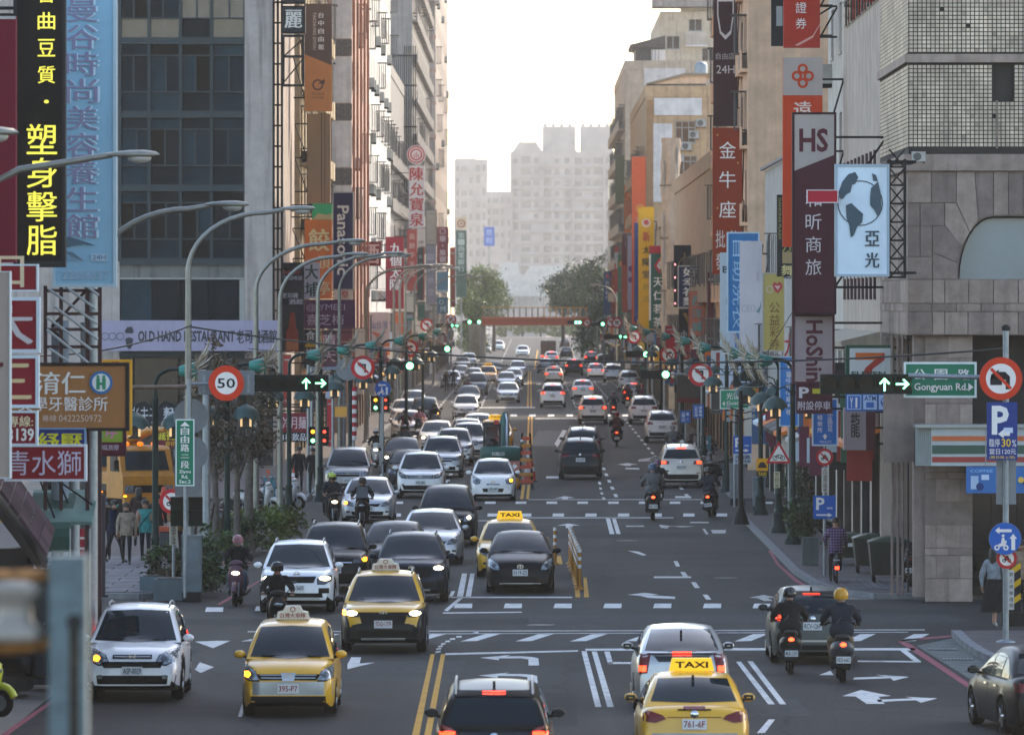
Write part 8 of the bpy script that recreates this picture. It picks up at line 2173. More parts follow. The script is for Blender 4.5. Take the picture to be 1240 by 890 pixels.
 if mask is not None:
  MB().ell(tuple(hx+Vector((0,-0.075,-0.04))),(0.068,0.04,0.05),mask,10,6).build('mask',t)
 if skirt is not None:
  z0,z1,m_=skirt
  MB().lathe([(0.155,z1),(0.19,z1-0.2),(0.25,(z0+z1)/2),(0.30,z0)],m_,16).build('skirt',t)
 if bag is not None:
  MB().tube([(0.17,-0.12,1.42),(0.0,-0.19,1.2),(-0.2,-0.1,0.95)],0.012,5,bag).build('bag_strap',t)
  MB().box(-0.34,-0.18,-0.12,0.08,0.75,0.98,bag).build('bag',t)
 return t
 # ---------------------------------------------------------------- scooters
def loft(b,secs,m,n=12,axis='y',e=0.75):
 vs=[]
 for p,c,w,h in secs:
  for k in range(n):
   a=2*PI*k/n
   x=w*math.copysign(abs(math.cos(a))**e,math.cos(a));q=h*math.copysign(abs(math.sin(a))**e,math.sin(a))
   vs.append((x,p,c+q)if axis=='y' else(x,c+q,p))
 fs=[(i*n+k,i*n+(k+1)%n,(i+1)*n+(k+1)%n,(i+1)*n+k)for i in range(len(secs)-1)for k in range(n)]
 fs+=[tuple(range(n-1,-1,-1)),tuple(range(len(vs)-n,len(vs)))]
 b._add(vs,fs,m,True)
 return b
SCM={}
SEATM=mat('scooter_seat','#121314',rough=0.6,var=0.1)
def scooter(label,loc,rz,col,lit=True,tail=True,box=None,plate='MNB-8023',group='scooters',scale=1.0,lean=0.0,shield=False):
 t=thing('scooter',label,'scooter',loc,group,rz)
 t.scale=(scale,)*3
 if lean:t.rotation_euler=(0,lean,rz)
 ck=col.name
 if ck not in SCM:
  ap=loft(MB(),[(0.28,-0.36,0.09,0.07),(0.42,-0.40,0.15,0.09),(0.6,-0.44,0.20,0.10),(0.78,-0.47,0.20,0.11),(0.92,-0.46,0.15,0.11),(1.0,-0.43,0.09,0.08)],col,14,'z').mesh('front_apron')
  rc=loft(MB(),[(0.0,0.48,0.12,0.18),(0.2,0.54,0.19,0.21),(0.45,0.57,0.23,0.20),(0.75,0.63,0.20,0.15),(0.92,0.68,0.10,0.07)],col,14).mesh('rear_cowl')
  fe=MB().tube([(0,-0.62-0.29*math.cos(a),0.25+0.29*math.sin(a))for a in[R(q)for q in range(20,161,20)]],0.07,8,col).mesh('front_mudguard')
  cw=MB().ell((0,-0.42,1.03),(0.17,0.11,0.085),col,12,8).mesh('handlebar_cowl')
  SCM[ck]=(ap,rc,fe,cw)
 ap,rc,fe,cw=SCM[ck]
 link('front_apron',ap,t);link('rear_cowl',rc,t);link('front_mudguard',fe,t);link('handlebar_cowl',cw,t)
 if 'c' not in SCM:
  seat=loft(MB(),[(-0.02,0.72,0.10,0.04),(0.15,0.76,0.14,0.05),(0.4,0.78,0.15,0.05),(0.7,0.84,0.14,0.05),(0.82,0.84,0.08,0.03)],SEATM,12).mesh('seat')
  fl=MB().box(-0.17,0.17,-0.42,0.12,0.25,0.31,BLACKP).box(-0.13,0.13,0.1,0.75,0.28,0.45,DARKM).mesh('floorboard')
  wl=MB().lathe([(0.14,-0.05),(0.22,-0.055),(0.245,0),(0.22,0.055),(0.14,0.05)],RUBBER,20,'x').mesh('wheel')
  rm=MB().lathe([(0.001,0.03),(0.14,0.045),(0.15,0.05)],ALU,14,'x').lathe([(0.001,-0.03),(0.14,-0.045),(0.15,-0.05)],ALU,14,'x').mesh('rim')
  hb=MB().tube([(-0.34,-0.34,1.02),(-0.18,-0.40,1.05),(0.18,-0.40,1.05),(0.34,-0.34,1.02)],0.018,6,BLACKP).cyl((0.24,-0.38,1.03),(0.36,-0.33,1.02),0.024,n=8,m=RUBBER).cyl((-0.24,-0.38,1.03),(-0.36,-0.33,1.02),0.024,n=8,m=RUBBER).mesh('handlebar')
  mr=[MB().tube([(s*0.2,-0.42,1.06),(s*0.3,-0.40,1.2),(s*0.33,-0.38,1.25)],0.01,5,BLACKP).ell((s*0.36,-0.38,1.28),(0.05,0.015,0.032),mat('mirror_back','#3a3e42',rough=0.3,var=0.1),10,6).mesh('mirror')for s in(-1,1)]
  hl=[MB().ell((0,-0.555,0.80),(0.11,0.035,0.055),m_,12,8).mesh('headlight')for m_ in(LAMPG,LAMPON)]
  tl=[MB().ell((0,0.90,0.71),(0.075,0.035,0.045),m_,12,8).mesh('tail_light')for m_ in(TAILR,TAILHOT)]
  rf=MB().prismx([(0.6,0.55),(0.95,0.58),(1.0,0.3),(0.93,0.26),(0.84,0.42),(0.6,0.36)],-0.12,0.12,BLACKP).mesh('rear_mudguard')
  ex=MB().cyl((0.16,0.2,0.26),(0.18,0.8,0.34),0.04,0.065,10,DARKM).mesh('exhaust')
  fk=MB().cyl((-0.07,-0.46,0.75),(-0.07,-0.62,0.25),0.022,n=6,m=METAL).cyl((0.07,-0.46,0.75),(0.07,-0.62,0.25),0.022,n=6,m=METAL).mesh('fork')
  ind=[MB().ell((s*0.14,-0.52,0.90),(0.035,0.03,0.02),mat('amber_lens','#a8641c',rough=0.2,var=0),8,6).mesh('indicator')for s in(-1,1)]
  sb=MB().box(-0.2,0.2,0.62,0.98,0.88,1.18,BLACKP).mesh('top_box')
  ws=MB()._add([(-0.2,-0.52,1.05),(0.2,-0.52,1.05),(0.16,-0.44,1.4),(-0.16,-0.44,1.4)],[(0,1,2,3)],mat('screen_smoke','#22282c',rough=0.1,var=0)).mesh('wind_screen')
  SCM['c']=(seat,fl,wl,rm,hb,mr,hl,tl,rf,ex,fk,ind,sb,ws)
 seat,fl,wl,rm,hb,mr,hl,tl,rf,ex,fk,ind,sb,ws=SCM['c']
 link('seat',seat,t);link('floorboard',fl,t);link('handlebar',hb,t);link('rear_mudguard',rf,t);link('exhaust',ex,t);link('fork',fk,t)
 for y in(-0.62,0.62):
  w_=link('wheel',wl,t,(0,y,0.245));link('rim',rm,w_)
 for q in(0,1):link('mirror',mr[q],t);link('indicator',ind[q],t)
 link('headlight',hl[1 if lit else 0],t);link('tail_light',tl[1 if tail else 0],t)
 if box:link('top_box',sb,t)
 if shield:link('wind_screen',ws,t)
 pm=plate_mesh(plate)
 o=link('number_plate',pm[0],t,(0,0.99,0.38),None,PI);o.scale=(0.68,1,0.75);link('plate_lettering',pm[1],o)
 return t
JK=cloth('#15181c');NV=cloth('#1a2430');GY=cloth('#5a5d5e');TR=cloth('#1c2126');KH=cloth('#8a7a60');JN=cloth('#3a5468');WN=cloth('#4a1c28');RD=cloth('#7a2a2c');PK=cloth('#b0788a');GN=cloth('#5a6658')
HB=mat('helmet_black','#111417',rough=0.2,var=0.05);HW=mat('helmet_white','#b0b2b2',rough=0.25,var=0.05);HY=mat('helmet_yellow','#c08a10',rough=0.25,var=0.05);HL=mat('helmet_lime','#9ab02a',rough=0.25,var=0.08);HP=mat('helmet_purple','#5a3a55',rough=0.25,var=0.05);HPK=mat('helmet_pink','#8a5a66',rough=0.25,var=0.05);HBL=mat('helmet_blue','#2c4a66',rough=0.25,var=0.05);HR=mat('helmet_red','#7a1c20',rough=0.25,var=0.05);HG=mat('helmet_grey','#6f7376',rough=0.25,var=0.05)
SCB=paint('scooter_black','#101214',metal=0.1);SCG=paint('scooter_grey','#4a4f54',metal=0.4);SCP=paint('scooter_plum','#5c4450',metal=0.3);SCW=paint('scooter_white','#b4b6b6',metal=0.05);SCR=paint('scooter_red','#6a1a20',metal=0.1);SCBL=paint('scooter_blue','#1c2a44',metal=0.2);SCL=paint('scooter_lime','#b4b82a',metal=0.0)
TEALMASK=mat('mask_teal','#3f7a78',rough=0.8,var=0.05)
def rider(px,py,onc,what,scol,top,legs,hel,pill=None,yaw=0.0,lit=True,tail=True,mask=None,box=None,shield=False,scale=1.0,puff=1.42,plate='MLR-1259',visor=True,label2=None,lean=0.0,):
 d=gz(py)
 rz=(0 if onc else PI)+yaw
 loc=(wx(px,d),d+0.85*scale,0.006)
 scooter('%s scooter under the %s'%(scol.name.replace('paint_scooter_',''),what),loc,rz,scol,lit=lit and onc,tail=tail,box=box,plate=plate,shield=shield,scale=scale,lean=lean)
 p=person('ride','%s riding a %s scooter'%(what,scol.name.replace('paint_scooter_','')),loc,rz,top,legs,helmet=hel,mask=mask,puff=puff,group='scooter riders',scale=scale,visor=visor)
 if lean:p.rotation_euler=(0,lean,rz)
 if pill:
  q=person('pillion','%s'%(label2 or('pillion passenger behind the '+what)),loc,rz,pill[0],legs,helmet=pill[1],group='scooter riders',scale=scale,puff=1.1)
  if lean:q.rotation_euler=(0,lean,rz)
rider(958,818,False,'person in black with a black helmet behind the grey hatchback',SCB,JK,TR,HB,box=False,plate='MLR-1259')
rider(1021,828,False,'person in a navy jacket and yellow helmet',SCG,NV,KH,HY,puff=1.35,scale=1.06,plate='NDE-6662')
rider(791,631,False,'person in a grey backpack vest and blue helmet',SCB,GY,TR,HBL,scale=1.12,puff=1.42,plate='MGY-3310')
rider(797,615,False,'person in dark clothes and purple helmet just ahead',SCB,JK,TR,HP,plate='NKB-9012')
rider(864,627,False,'person in a navy jacket hugging the right kerb',SCB,NV,TR,HB,yaw=R(-8),plate='MWR-5077',lean=R(6))
rider(747,541,False,'person in dark jacket with a red-jacketed passenger',SCB,JK,TR,HB,pill=(WN,HR),plate='NPA-2231',label2='person in wine red sitting pillion on a scooter in the far block')
rider(743,507,False,'person in navy beside the cream SUV',SCR,NV,TR,HP,plate='MQX-4410')
rider(815,560,False,'person in pale grey left of the glowing tail-light SUV',SCB,GY,TR,HG,tail=False)
rider(778,495,False,'person in wine red near the black wide-lamp car',SCB,WN,TR,HR)
rider(760,495,False,'person in dark red left of the black wide-lamp car',SCB,WN,TR,HB)
rider(731,450,False,'tiny person in navy near the far van',SCR,NV,TR,HB)
rider(286,735,True,'person in black with a teal face mask and pink helmet',SCP,JK,JN,HPK,mask=TEALMASK,visor=False,yaw=R(-3))
rider(334,778,True,'person in black hidden behind the nearest taxi',SCB,JK,TR,HB,lit=False,yaw=R(4))
rider(438,643,True,'person in black in front of the silver indicator sedan',SCB,JK,TR,HB,shield=True,lit=False)
rider(402,638,True,'person in navy with a lime helmet',SCB,NV,TR,HL,pill=(JK,HL),yaw=R(8),label2='passenger in lime helmet sitting pillion beside the silver indicator sedan')
rider(455,567,True,'person in dark clothes and white helmet at the left kerb',SCW,JK,TR,HW,lit=True)
rider(526,526,True,'person with red collar beside the dark van',SCG,JK,TR,HB,lit=False)
rider(490,536,True,'person in wine red before the cream car',SCR,WN,TR,HB)
rider(507,532,True,'person in a pink top beside the cream car',SCB,PK,TR,HB,lit=False)
rider(489,560,True,'person with brown hair tones behind the hidden dark car',SCB,GY,TR,HG,lit=False)
rider(567,487,True,'person in dark red ahead of the lit dark car',SCB,WN,TR,HB)
pk=[(-34,876,60,SCL,'lime yellow parked scooter cut off at the left bottom corner'),(40,846,70,SCB,'black parked scooter under the insulator, first of the left row'),(62,830,75,SCBL,'dark blue parked scooter behind the blurred post'),(30,822,70,SCB,'black parked scooter at the left edge behind the first one'),(75,812,80,SCB,'black parked scooter furthest up the left near row'),(1104,716,175,SCB,'black parked scooter beside the stone pillar, rear to the camera'),(1234,742,140,SCB,'black parked scooter at the right edge behind the hazard post'),(1000,655,70,SCB,'black parked scooter behind the bins, left one'),(1022,652,70,SCW,'white parked scooter behind the bins, middle one'),(1042,650,75,SCR,'red parked scooter behind the bins, right one'),(283,655,60,SCG,'grey parked scooter in the shade behind the left tree trunks'),(298,640,60,SCB,'black parked scooter behind the green bush'),(312,628,60,SCW,'white parked scooter beside the teal cabinet'),(344,622,60,SCW,'white parked scooter right of the teal cabinet'),(848,585,-60,SCB,'black parked scooter right of the glowing tail-light SUV'),(870,580,-60,SCG,'grey parked scooter by the right kerb posts'),(836,563,-60,SCW,'white parked scooter behind the off-white SUV'),(846,553,-60,SCB,'black parked scooter beside the right teal cabinet'),(826,560,-70,SCBL,'dark blue parked scooter ahead of the off-white SUV'),(975,640,70,SCB,'black parked scooter under the tax office sign')]
for px,py,a,c,lab in pk:
 d=gz(py)
 scooter(lab,(wx(px,d),d,0.135 if abs(wx(px,d))>8.3 else 0.006),R(a),c,lit=False,tail=False,group='parked scooters')
def walker(px,py,kind,lab,top,legs,rz=0.0,**k):
 d=gz(py)
 return person(kind,lab,(wx(px,d),d,0.135),rz,top,legs,**k)
walker(153,690,'walk','woman with dark hair in a beige coat on the left square',cloth('#8f8474'),TR,hair='long',scale=0.98,puff=1.2)
walker(176,687,'walk','person in a teal T-shirt with a shoulder bag on the left square',cloth('#2f8f8c'),NV,sleeve='short',bag=JK)
walker(190,678,'stand','person in a long black coat behind the teal T-shirt',JK,TR,puff=1.25)
walker(168,668,'stand','person with long dark hair turned away by the yellow trucks',cloth('#3a2a2c'),TR,rz=PI,hair='long')
walker(138,688,'walk','person in a dark blue jacket at the left of the group',cloth('#16233a'),TR,rz=R(70),mask=TEALMASK)
walker(128,684,'stand','person in black with a blue face mask by the dark post',JK,TR,mask=mat('mask_blue','#5f8aa8',rough=0.8,var=0))
pm_=walker(214,684,'push','person in a tan jacket pushing a stroller',cloth('#8a6a4a'),TR,rz=R(15))
walker(362,601,'walk','man in a black suit walking away on the left pavement',JK,TR,rz=PI)
walker(379,603,'stand','man in black standing by the grey pole on the left pavement',JK,TR,rz=PI)
walker(1204,768,'walk','woman in a white top and long black skirt at the right corner',cloth('#8a949a'),SKIN,shoe=WSHOE,rz=R(150),hair='long',skirt=(0.36,1.06,JK),scale=1.03)
walker(1237,752,'stand','person in a beige jacket at the right edge',cloth('#8f7a68'),TR,rz=R(160))
walker(541,478,'walk','small person in dark clothes at the far left kerb',JK,TR,rz=PI)
walker(549,475,'walk','small person in navy facing us at the far left kerb',NV,TR)
d=gz(690)
t=thing('stroller','black and orange child stroller on the left square','stroller',(wx(202,d),d,0.135))
MB().prismx([(-0.1,0.35),(0.45,0.4),(0.5,0.85),(0.3,1.0),(-0.05,0.85),(-0.2,0.55)],-0.2,0.2,mat('stroller_fabric','#17181c',var=0.15)).build('seat',t)
MB().prismx([(0.1,0.8),(0.5,0.85),(0.4,1.05),(0.1,1.05)],-0.22,0.22,mat('stroller_hood','#a8441c',var=0.1)).build('hood',t)
for x in(-0.22,0.22):
 MB().tube([(x,-0.25,0.1),(x,0.2,0.5),(x,0.6,1.05)],0.015,5,METAL).build('frame',t)
 for y in(-0.25,0.5):MB().lathe([(0.09,-0.025),(0.1,0),(0.09,0.025)],RUBBER,12,'x',(x,y,0.1)).build('wheel',t)
def plaid():
 m,tt,p=_nt('plaid_cotton')
 N=tt.nodes.new;L=tt.links.new
 tc=N('ShaderNodeTexCoord');sp=N('ShaderNodeSeparateXYZ');L(tc.outputs['Object'],sp.inputs[0])
 def band(o,f,th):
  a=N('ShaderNodeMath');a.operation='MULTIPLY';a.inputs[1].default_value=f;L(o,a.inputs[0])
  b_=N('ShaderNodeMath');b_.operation='FRACT';L(a.outputs[0],b_.inputs[0])
  c=N('ShaderNodeMath');c.operation='GREATER_THAN';c.inputs[1].default_value=th;L(b_.outputs[0],c.inputs[0]);return c.outputs[0]
 x,z=band(sp.outputs[0],14,0.6),band(sp.outputs[2],14,0.6)
 ad=N('ShaderNodeMath');ad.operation='ADD';L(x,ad.inputs[0]);L(z,ad.inputs[1])
 cr_=N('ShaderNodeMapRange');cr_.inputs[2].default_value=2.0;L(ad.outputs[0],cr_.inputs[0])
 rp_=N('ShaderNodeValToRGB');rp_.color_ramp.interpolation='CONSTANT'
 e=rp_.color_ramp.elements;e[0].color=(*hexc('#5a2038'),1);e[1].position=0.7;e[1].color=(*hexc('#9a90b4'),1)
 q=e.new(0.4);q.color=(*hexc('#2f2f58'),1)
 L(cr_.outputs[0],rp_.inputs[0]);L(rp_.outputs[0],p.inputs['Base Color']);p.inputs['Roughness'].default_value=0.9
 MATS['plaid_cotton']=m
 return m
d=gz(712)
bt_=(wx(1012,d),d,0.01)
person('cycle','cyclist in a plaid shirt seen from behind by the bins',bt_,PI,plaid(),TR,puff=1.25,group='people')
t=thing('bicycle','bicycle under the plaid shirted cyclist','bicycle',bt_,None,PI)
for y in(-0.62,0.42):
 w_=MB().lathe([(0.30,-0.02),(0.33,-0.02),(0.34,0),(0.33,0.02),(0.30,0.02),(0.30,-0.02)],RUBBER,24,'x',(0,y,0.34)).build('wheel',t)
 sp=MB()
 for k in range(8):sp.cyl((0,y,0.34),(0,y+0.3*math.cos(k*PI/4),0.34+0.3*math.sin(k*PI/4)),0.004,n=3,m=METAL)
 sp.build('spokes',w_)
FRM=mat('bicycle_frame','#2c4a66',rough=0.4,var=0.1)
MB().tube([(0,0.42,0.34),(0,-0.05,0.32),(0,-0.48,0.75),(0,0.08,0.82),(0,0.42,0.34)],0.018,6,FRM).tube([(0,-0.05,0.32),(0,0.1,0.92)],0.018,6,FRM).build('frame',t)
MB().tube([(0,-0.62,0.34),(0,-0.46,0.95)],0.016,6,FRM).build('fork',t)
MB().tube([(-0.26,-0.45,1.05),(-0.1,-0.5,1.0),(0.1,-0.5,1.0),(0.26,-0.45,1.05)],0.014,6,METAL).build('handlebar',t)
MB().ell((0,0.1,0.94),(0.09,0.14,0.04),SEATM).build('saddle',t)
MB().box(-0.05,0.05,0.74,0.76,0.5,0.58,TAILON).build('reflector',t)
MB().box(-0.08,0.08,0.2,0.72,0.72,0.74,METAL).build('rack',t)
# ---------------------------------------------------------------- work vehicles
KG=mat('machine_green','#1a5a50',rough=0.45,var=0.15,dirt=0.25)
d=263.0
t=thing('excavator','small green excavator standing at the centre line seen from behind','excavator',(wx(606,d),d,0.006),None)
q=lambda px:wx(px,d)-wx(606,d)
zq=lambda py:wz(py,d)
b=MB();loft(b,[(-0.15,1.28,0.74,0.26),(0.0,1.28,0.80,0.30),(0.5,1.28,0.82,0.30),(1.2,1.25,0.80,0.26)],KG,24,'y',0.32);b.build('counterweight',t)
MB().text('KOBELCO',q(596),q(611),zq(551.5),zq(547.5),-0.175,WHT,0.02).build('lettering',t)
for s in(-1,1):
 tr=MB();loft(tr,[(-0.2,0.27,0.16,0.14),(0.0,0.28,0.17,0.26),(1.4,0.28,0.17,0.26),(1.65,0.27,0.16,0.14)],RUBBER,12)
 tr.v=[(x+s*0.62,y,z)for x,y,z in tr.v];tr.build('track',t)
cb=MB()
CF=mat('cab_frame_black','#141818',rough=0.5,var=0.1)
for px in(585,603.5):
 for y in(0.1,1.2):cb.box(q(px),q(px)+0.09,y,y+0.09,1.5,zq(514),CF)
cb.box(q(584),q(605.5),0.05,1.35,zq(516),zq(512),CF)
cb.build('cab_frame',t)
MB().box(q(586),q(604),0.06,1.3,zq(512),zq(510.8),mat('cab_roof','#8a7a60',var=0.1)).build('cab_roof',t)
MB().box(q(588),q(603),1.25,1.27,1.6,zq(517),mat('cab_glass','#3a4a4e',rough=0.05,var=0)).build('cab_glass',t)
MB().ell((q(596),0.7,1.65),(0.25,0.25,0.22),SEATM).build('seat',t)
MB().tube([(q(611),1.2,1.3),(q(612),1.9,2.2),(q(611),2.2,2.8),(q(609),2.8,2.6)],[0.16,0.17,0.14,0.1],6,KG).build('boom',t)
MB().tube([(q(609),2.8,2.7),(q(609),3.6,1.6),(q(609),3.8,0.9)],[0.12,0.1,0.08],6,KG).build('arm',t)
MB().prismx([(3.6,0.9),(4.1,0.8),(4.2,0.35),(3.7,0.25),(3.5,0.6)],q(609)-0.25,q(609)+0.25,DARKM).build('bucket',t)
MB().tube([(q(613.5),1.0,1.5),(q(614),1.7,2.55),(q(612),2.2,2.85)],0.05,6,CHROME).build('hydraulic_ram',t)
MB().box(q(598),q(604),-0.2,-0.16,zq(514),zq(509),signm('#8f2a24')).build('beacon_sign',t)
MB().box(q(612),q(629),-0.24,-0.2,zq(571),zq(558.5),signm('#9a5a50')).build('warning_board',t)
MB().poly([(q(617),-0.25,zq(563)),(q(617),-0.25,zq(566)),(q(622),-0.25,zq(566)),(q(622),-0.25,zq(568.5)),(q(627),-0.25,zq(564.5)),(q(622),-0.25,zq(560.5)),(q(622),-0.25,zq(563))],WHT).build('board_arrow',t)
YT=mat('machine_yellow','#b5740e',rough=0.45,var=0.15,dirt=0.2)
bq=thing('barrier','orange and black work barrier with lamps right of the excavator','barrier',(wx(637,258),258,0.006))
for x in(-0.25,0.25):MB().cyl((x,0,0),(x*0.6,0.1,2.2),0.05,n=6,m=DARKM).build('leg',bq)
for k in range(7):MB().box(-0.28+0.02*k,0.28-0.02*k,-0.03,0.03,0.25+k*0.28,0.38+k*0.28,CONEO if k%2==0 else YT).build('rail',bq)
for k in range(4):MB().ell((0.2-0.12*k,-0.05,1.0+0.3*k),(0.06,0.05,0.06),WHITEP if k%2 else CONEO).build('lamp',bq)
MB().ell((-0.45,0,0.25),(0.25,0.15,0.25),YT).build('sandbag',bq)
def crane_truck(px,py,label,yaw):
 d=gz(py)
 t=thing('crane_truck',label,'truck',(wx(px,d),d,0.135),'yellow crane trucks on the left square',yaw)
 cab=MB()
 prof=[(0,0.55),(0,1.3),(0.12,1.45),(0.45,2.2),(0.6,2.3),(1.7,2.32),(1.75,0.55)]
 cab.prismx(prof,-0.92,0.92,YT);co=cab.build('cab',t)
 MB()._add([(-0.78,0.115,1.5),(0.78,0.115,1.5),(0.72,0.415,2.15),(-0.72,0.415,2.15)],[(0,1,2,3)],CARGLASS).build('windscreen',co)
 for s in(-1,1):
  MB()._add([(s*0.925,0.35,1.45),(s*0.925,1.35,1.45),(s*0.925,1.35,2.15),(s*0.925,0.65,2.15)],[(0,1,2,3)],CARGLASS).build('side_window',co)
  MB().box(s*0.70-0.16,s*0.70+0.16,-0.03,0.0,0.72,1.0,LAMPG).build('headlight',co)
  MB().tube([(s*0.9,0.3,2.1),(s*1.12,0.1,1.95),(s*1.12,0.1,1.5)],0.02,5,BLACKP).box(s*1.12-0.08,s*1.12+0.08,0.06,0.12,1.5,1.85,BLACKP).build('mirror',co)
  MB().ell((s*0.84,-0.01,0.62),(0.06,0.03,0.04),AMBER).build('indicator',co)
  for y in(0.5,3.6):link('wheel',wheel_meshes(0.42)[0],t,(s*0.8,y,0.42))
 MB().box(-0.9,0.9,-0.12,0.1,0.38,0.62,YT).build('bumper',t)
 MB().box(-0.55,0.55,-0.02,0.0,0.75,1.0,GR).build('grille',co)
 MB().box(-0.88,0.88,1.85,5.4,0.75,1.0,DARKM).build('bed',t)
 MB().box(-0.86,0.86,1.9,5.4,1.0,1.35,YT).build('side_board',t)
 MB().box(-0.3,0.3,1.9,2.5,1.0,2.5,YT).build('crane_post',t)
 MB().tube([(0,2.2,2.5),(0.2,0.4,2.85),(0.3,-0.9,2.9)],[0.2,0.16,0.1],6,YT).build('crane_boom',t)
 for x in(-0.5,0.0,0.5):MB().ell((x,0.9,2.38),(0.12,0.09,0.08),glow('beacon_orange','#d86a10',0.6)).build('beacon',co)
crane_truck(180,628,'yellow crane truck nearest the green street name plate',R(22))
crane_truck(150,622,'middle yellow crane truck on the left square',R(22))
crane_truck(122,617,'leftmost yellow crane truck, half behind the grey pole',R(22))
# ---------------------------------------------------------------- trees and shrubs
BARK=mat('pale_bark','#5f5a54',rough=0.95,var=0.35,scale=7,bump=0.5)
BARKD=mat('dark_bark','#3a3129',rough=0.95,var=0.35,scale=7,bump=0.5)
def leafm(n,c):return mat('leaf_'+n,c,rough=0.55,var=0.3,scale=1.5)
GRN=[leafm('g1','#2c4724'),leafm('g2','#3d5a2a'),leafm('g3','#1d331a')]
DRY=[leafm('d1','#40392a'),leafm('d2','#2f3022'),leafm('d3','#564632')]
BRT=[leafm('b1','#5a6e2a'),leafm('b2','#72823a'),leafm('b3','#3f5426')]
def tree(name,label,loc,h,trunk_r,cz,rx_,ry_,rz_,nleaf,ls,mats_,seed,bark=BARK,limbs=7,clumps=26,cat='tree',lean=(0,0),group=None):
 rn_=random.Random(seed)
 t=thing(name,label,cat,loc,group)
 b=MB()
 top=Vector((lean[0],lean[1],cz+rz_*0.5))
 pts=[Vector((0,0,0)),Vector((lean[0]*0.2+rn_.uniform(-0.05,0.05),lean[1]*0.2,cz*0.35)),Vector((lean[0]*0.6,lean[1]*0.6,cz*0.75)),top]
 b.tube(pts,[trunk_r*1.25,trunk_r,trunk_r*0.8,trunk_r*0.25],8,bark)
 cl=[]
 for k in range(clumps):
  while True:
   p=Vector((rn_.uniform(-1,1),rn_.uniform(-1,1),rn_.uniform(-1,1)))
   if 0.15<p.length<1:break
  cl.append(Vector((lean[0]+p.x*rx_,lean[1]+p.y*ry_,cz+p.z*rz_)))
 for k in range(min(limbs,len(cl))):
  e=cl[k]
  s0=pts[1].lerp(pts[3],rn_.uniform(0.15,0.8))
  mid=s0.lerp(e,0.5)+Vector((rn_.uniform(-0.2,0.2),rn_.uniform(-0.2,0.2),rn_.uniform(0.0,0.3)))
  b.tube([s0,mid,e],[trunk_r*0.45,trunk_r*0.28,trunk_r*0.1],5,bark)
  for j in range(2):
   e2=e+Vector((rn_.uniform(-1,1)*rx_*0.3,rn_.uniform(-1,1)*ry_*0.3,rn_.uniform(-0.3,0.8)*rz_*0.3))
   b.tube([mid,e2],[trunk_r*0.16,trunk_r*0.05],4,bark)
 if trunk_r>0:b.build('trunk',t)
 c=MB()
 vs,fs,ms=[],[],[]
 cr_=0.34*min(rx_,rz_)
 for k in range(nleaf):
  ctr=rn_.choice(cl)
  g_=lambda:rn_.gauss(0,0.55)
  p=ctr+Vector((g_()*cr_*rx_/min(rx_,rz_),g_()*cr_*ry_/min(rx_,rz_),g_()*cr_*0.8))
  s_=ls*rn_.uniform(0.6,1.3)
  u=Vector((rn_.uniform(-1,1),rn_.uniform(-1,1),rn_.uniform(-1,1))).normalized()
  w=u.cross(Vector((rn_.uniform(-1,1),rn_.uniform(-1,1),rn_.uniform(-1,1)))).normalized()
  n0=len(vs)
  vs+=[p-u*s_,p+w*s_*0.5,p+u*s_,p-w*s_*0.5]
  fs.append((n0,n0+1,n0+2,n0+3));ms.append(mats_[(cl.index(ctr)+(rn_.random()<0.3))%len(mats_)])
 c.v=[tuple(v)for v in vs];c.f=fs;c.m=ms;c.sm=[False]*len(fs)
 c.build('crown',t)
 return t
def atpx(px,py):d=gz(py);return(wx(px,d),d,0.135)
tree('street_tree','slim street tree with brown leaves and pale trunk right of the 50 sign',atpx(303,672),6.5,0.13,4.4,0.8,0.9,1.8,2300,0.075,DRY,31,limbs=14,clumps=30)
tree('street_tree','thin dry street tree just behind the grey cabinet',atpx(248,700),6.5,0.09,4.7,0.75,0.9,1.8,1500,0.07,DRY,32,limbs=14,clumps=26,lean=(0.1,0))
tree('street_tree','thin dry street tree between the cabinet and green lamp post',atpx(262,688),6.5,0.09,4.2,0.8,0.9,1.9,1900,0.07,DRY,33,limbs=14,clumps=28,lean=(-0.1,0))
tree('street_tree','thin dry street tree right of the green lamp post behind the 50 sign',atpx(287,680),6.5,0.09,4.0,0.75,0.9,1.7,1900,0.07,DRY,34,limbs=14,clumps=28)
for k,(a,c)in enumerate(((255,700),(270,690),(238,704))):
 L0=atpx(a,c)
 o=MB().cyl((L0[0]-0.25,L0[1],0.1),(L0[0]+0.1,L0[1],2.0),0.035,n=6,m=BARKD).build('tree_stake')
 tag(o,'slanting dark stake propping a left street tree, %s'%('middle','right','left')[k]+' one','stake','tree stakes')
def bush(px,py,label,w,h,n,mats_,seed,ls=0.07,name='shrub'):
 L0=atpx(px,py)
 tree(name,label,L0,h,0.03,h*0.55,w,w*0.8,h*0.5,n,ls,mats_,seed,bark=BARKD,limbs=4,clumps=30,cat='shrub',group='shrubs')
bush(322,668,'round green shrub under the pale tree trunk on the left',1.0,1.2,3000,BRT,41)
bush(288,672,'low green shrub behind the pink-helmet rider',0.8,1.0,1800,GRN,42)
bush(262,716,'leafy dark shrub right of the grey cabinet',0.6,1.5,2200,GRN,43)
bush(250,722,'low dark shrub at the foot of the grey cabinet',0.5,0.8,1200,GRN,44)
bush(208,722,'small olive shrub in the corner planter',0.6,1.1,1500,DRY+GRN,45)
bush(975,668,'potted shrub beside the right lamp posts',0.55,1.4,1200,GRN,46)
bush(980,640,'tangled dark shrub under the low blue parking sign',0.8,2.2,1800,DRY+GRN,47)
bush(572,432,'round far shrub at the left kerb before the footbridge',2.2,4.5,2600,BRT,48,0.22)
bush(470,500,'dark clipped shrub at the left kerb by the parked cream car',0.7,1.8,900,GRN,49,0.1)
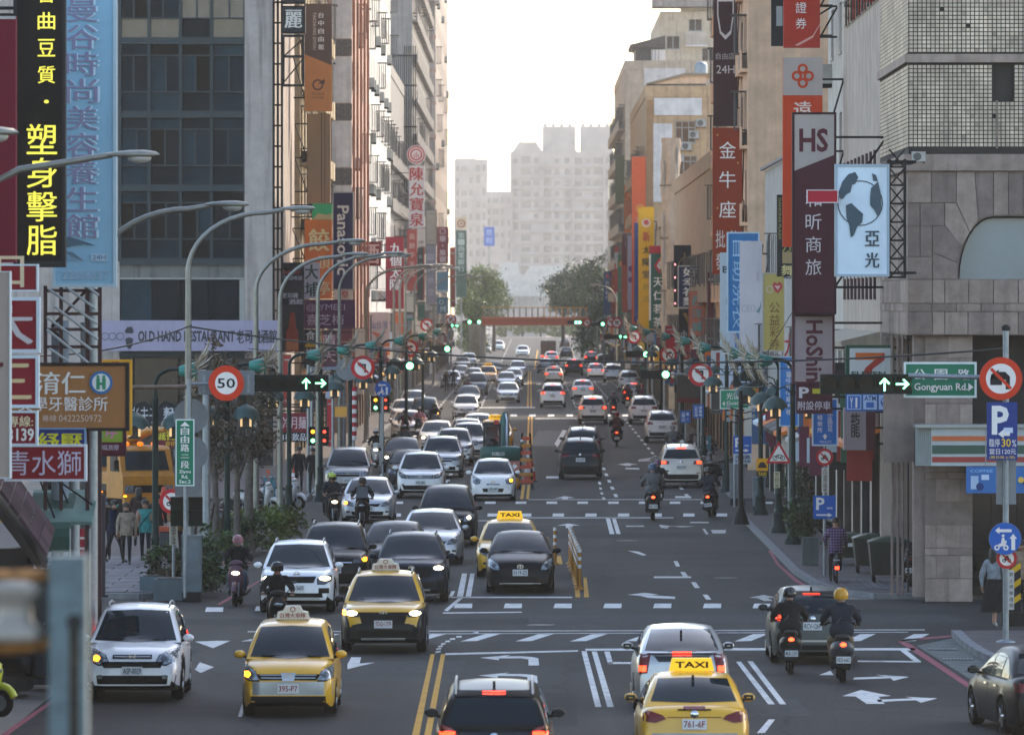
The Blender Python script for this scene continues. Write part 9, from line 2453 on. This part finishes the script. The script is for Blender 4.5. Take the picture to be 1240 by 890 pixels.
t=thing('plant_pot','square grey plant pot on the right kerb corner','pot',atpx(981,690))
MB().box(-0.22,0.22,-0.2,0.2,0,0.75,wallm('pot_grey','#4f5a58')).build('pot',t);MB().box(-0.19,0.19,-0.17,0.17,0.74,0.76,mat('soil','#2a231c',var=0.2)).build('soil',t)
for k,(px,d,cy,rx_,rz_,m_,lab)in enumerate(((586,880,353,2.5,3.6,BRT,'sunlit tree at the left end of the footbridge'),(574,850,376,2.0,2.6,BRT,'lower sunlit tree left of the footbridge'),(598,960,366,2.4,3.0,BRT,'small pale tree behind the left end of the footbridge'),(706,850,352,3.6,4.0,GRN,'large dark tree above the right end of the footbridge'),(682,880,356,2.6,2.6,GRN,'spreading dark tree over the footbridge'),(722,830,345,2.2,3.4,GRN,'tall dark tree by the blue bank sign'),(720,815,408,2.4,3.4,GRN,'dark tree below the right end of the footbridge'),(731,800,375,1.8,4.5,GRN,'dark tree column beside the far right signs'))):
 tree('broadleaf_tree',lab,(wx(px,d),d,0.1),8,0.25,wz(cy,d),rx_,3.0,rz_,5200,0.19,m_,60+k,bark=BARKD,limbs=10,clumps=48,group='trees by the footbridge')
for k,px in enumerate((612,633,655,674,694)):
 d=1360
 tree('broadleaf_tree','pale hazy tree in the row beyond the footbridge, %s from the left'%('first','second','third','fourth','fifth')[k],(wx(px,d),d,0.1),5,0.2,1.9,2.0,2.0,1.7,1500,0.3,BRT,80+k,bark=BARKD,limbs=5,clumps=20,group='far tree row')
 # ---------------------------------------------------------------- the hazy air
hm=bpy.data.materials.new('haze_air');hm.use_nodes=True
ht=hm.node_tree
ht.nodes.remove(ht.nodes['Principled BSDF'])
pv=ht.nodes.new('ShaderNodeVolumePrincipled')
pv.inputs['Color'].default_value=(0.96,0.94,0.91,1)
pv.inputs['Density'].default_value=HAZE_DENSITY
pv.inputs['Anisotropy'].default_value=0.45
ht.links.new(pv.outputs[0],ht.nodes['Material Output'].inputs['Volume'])
hz=MB().box(-520,520,-60,3650,-1.0,78,hm).build('haze',kind='stuff')
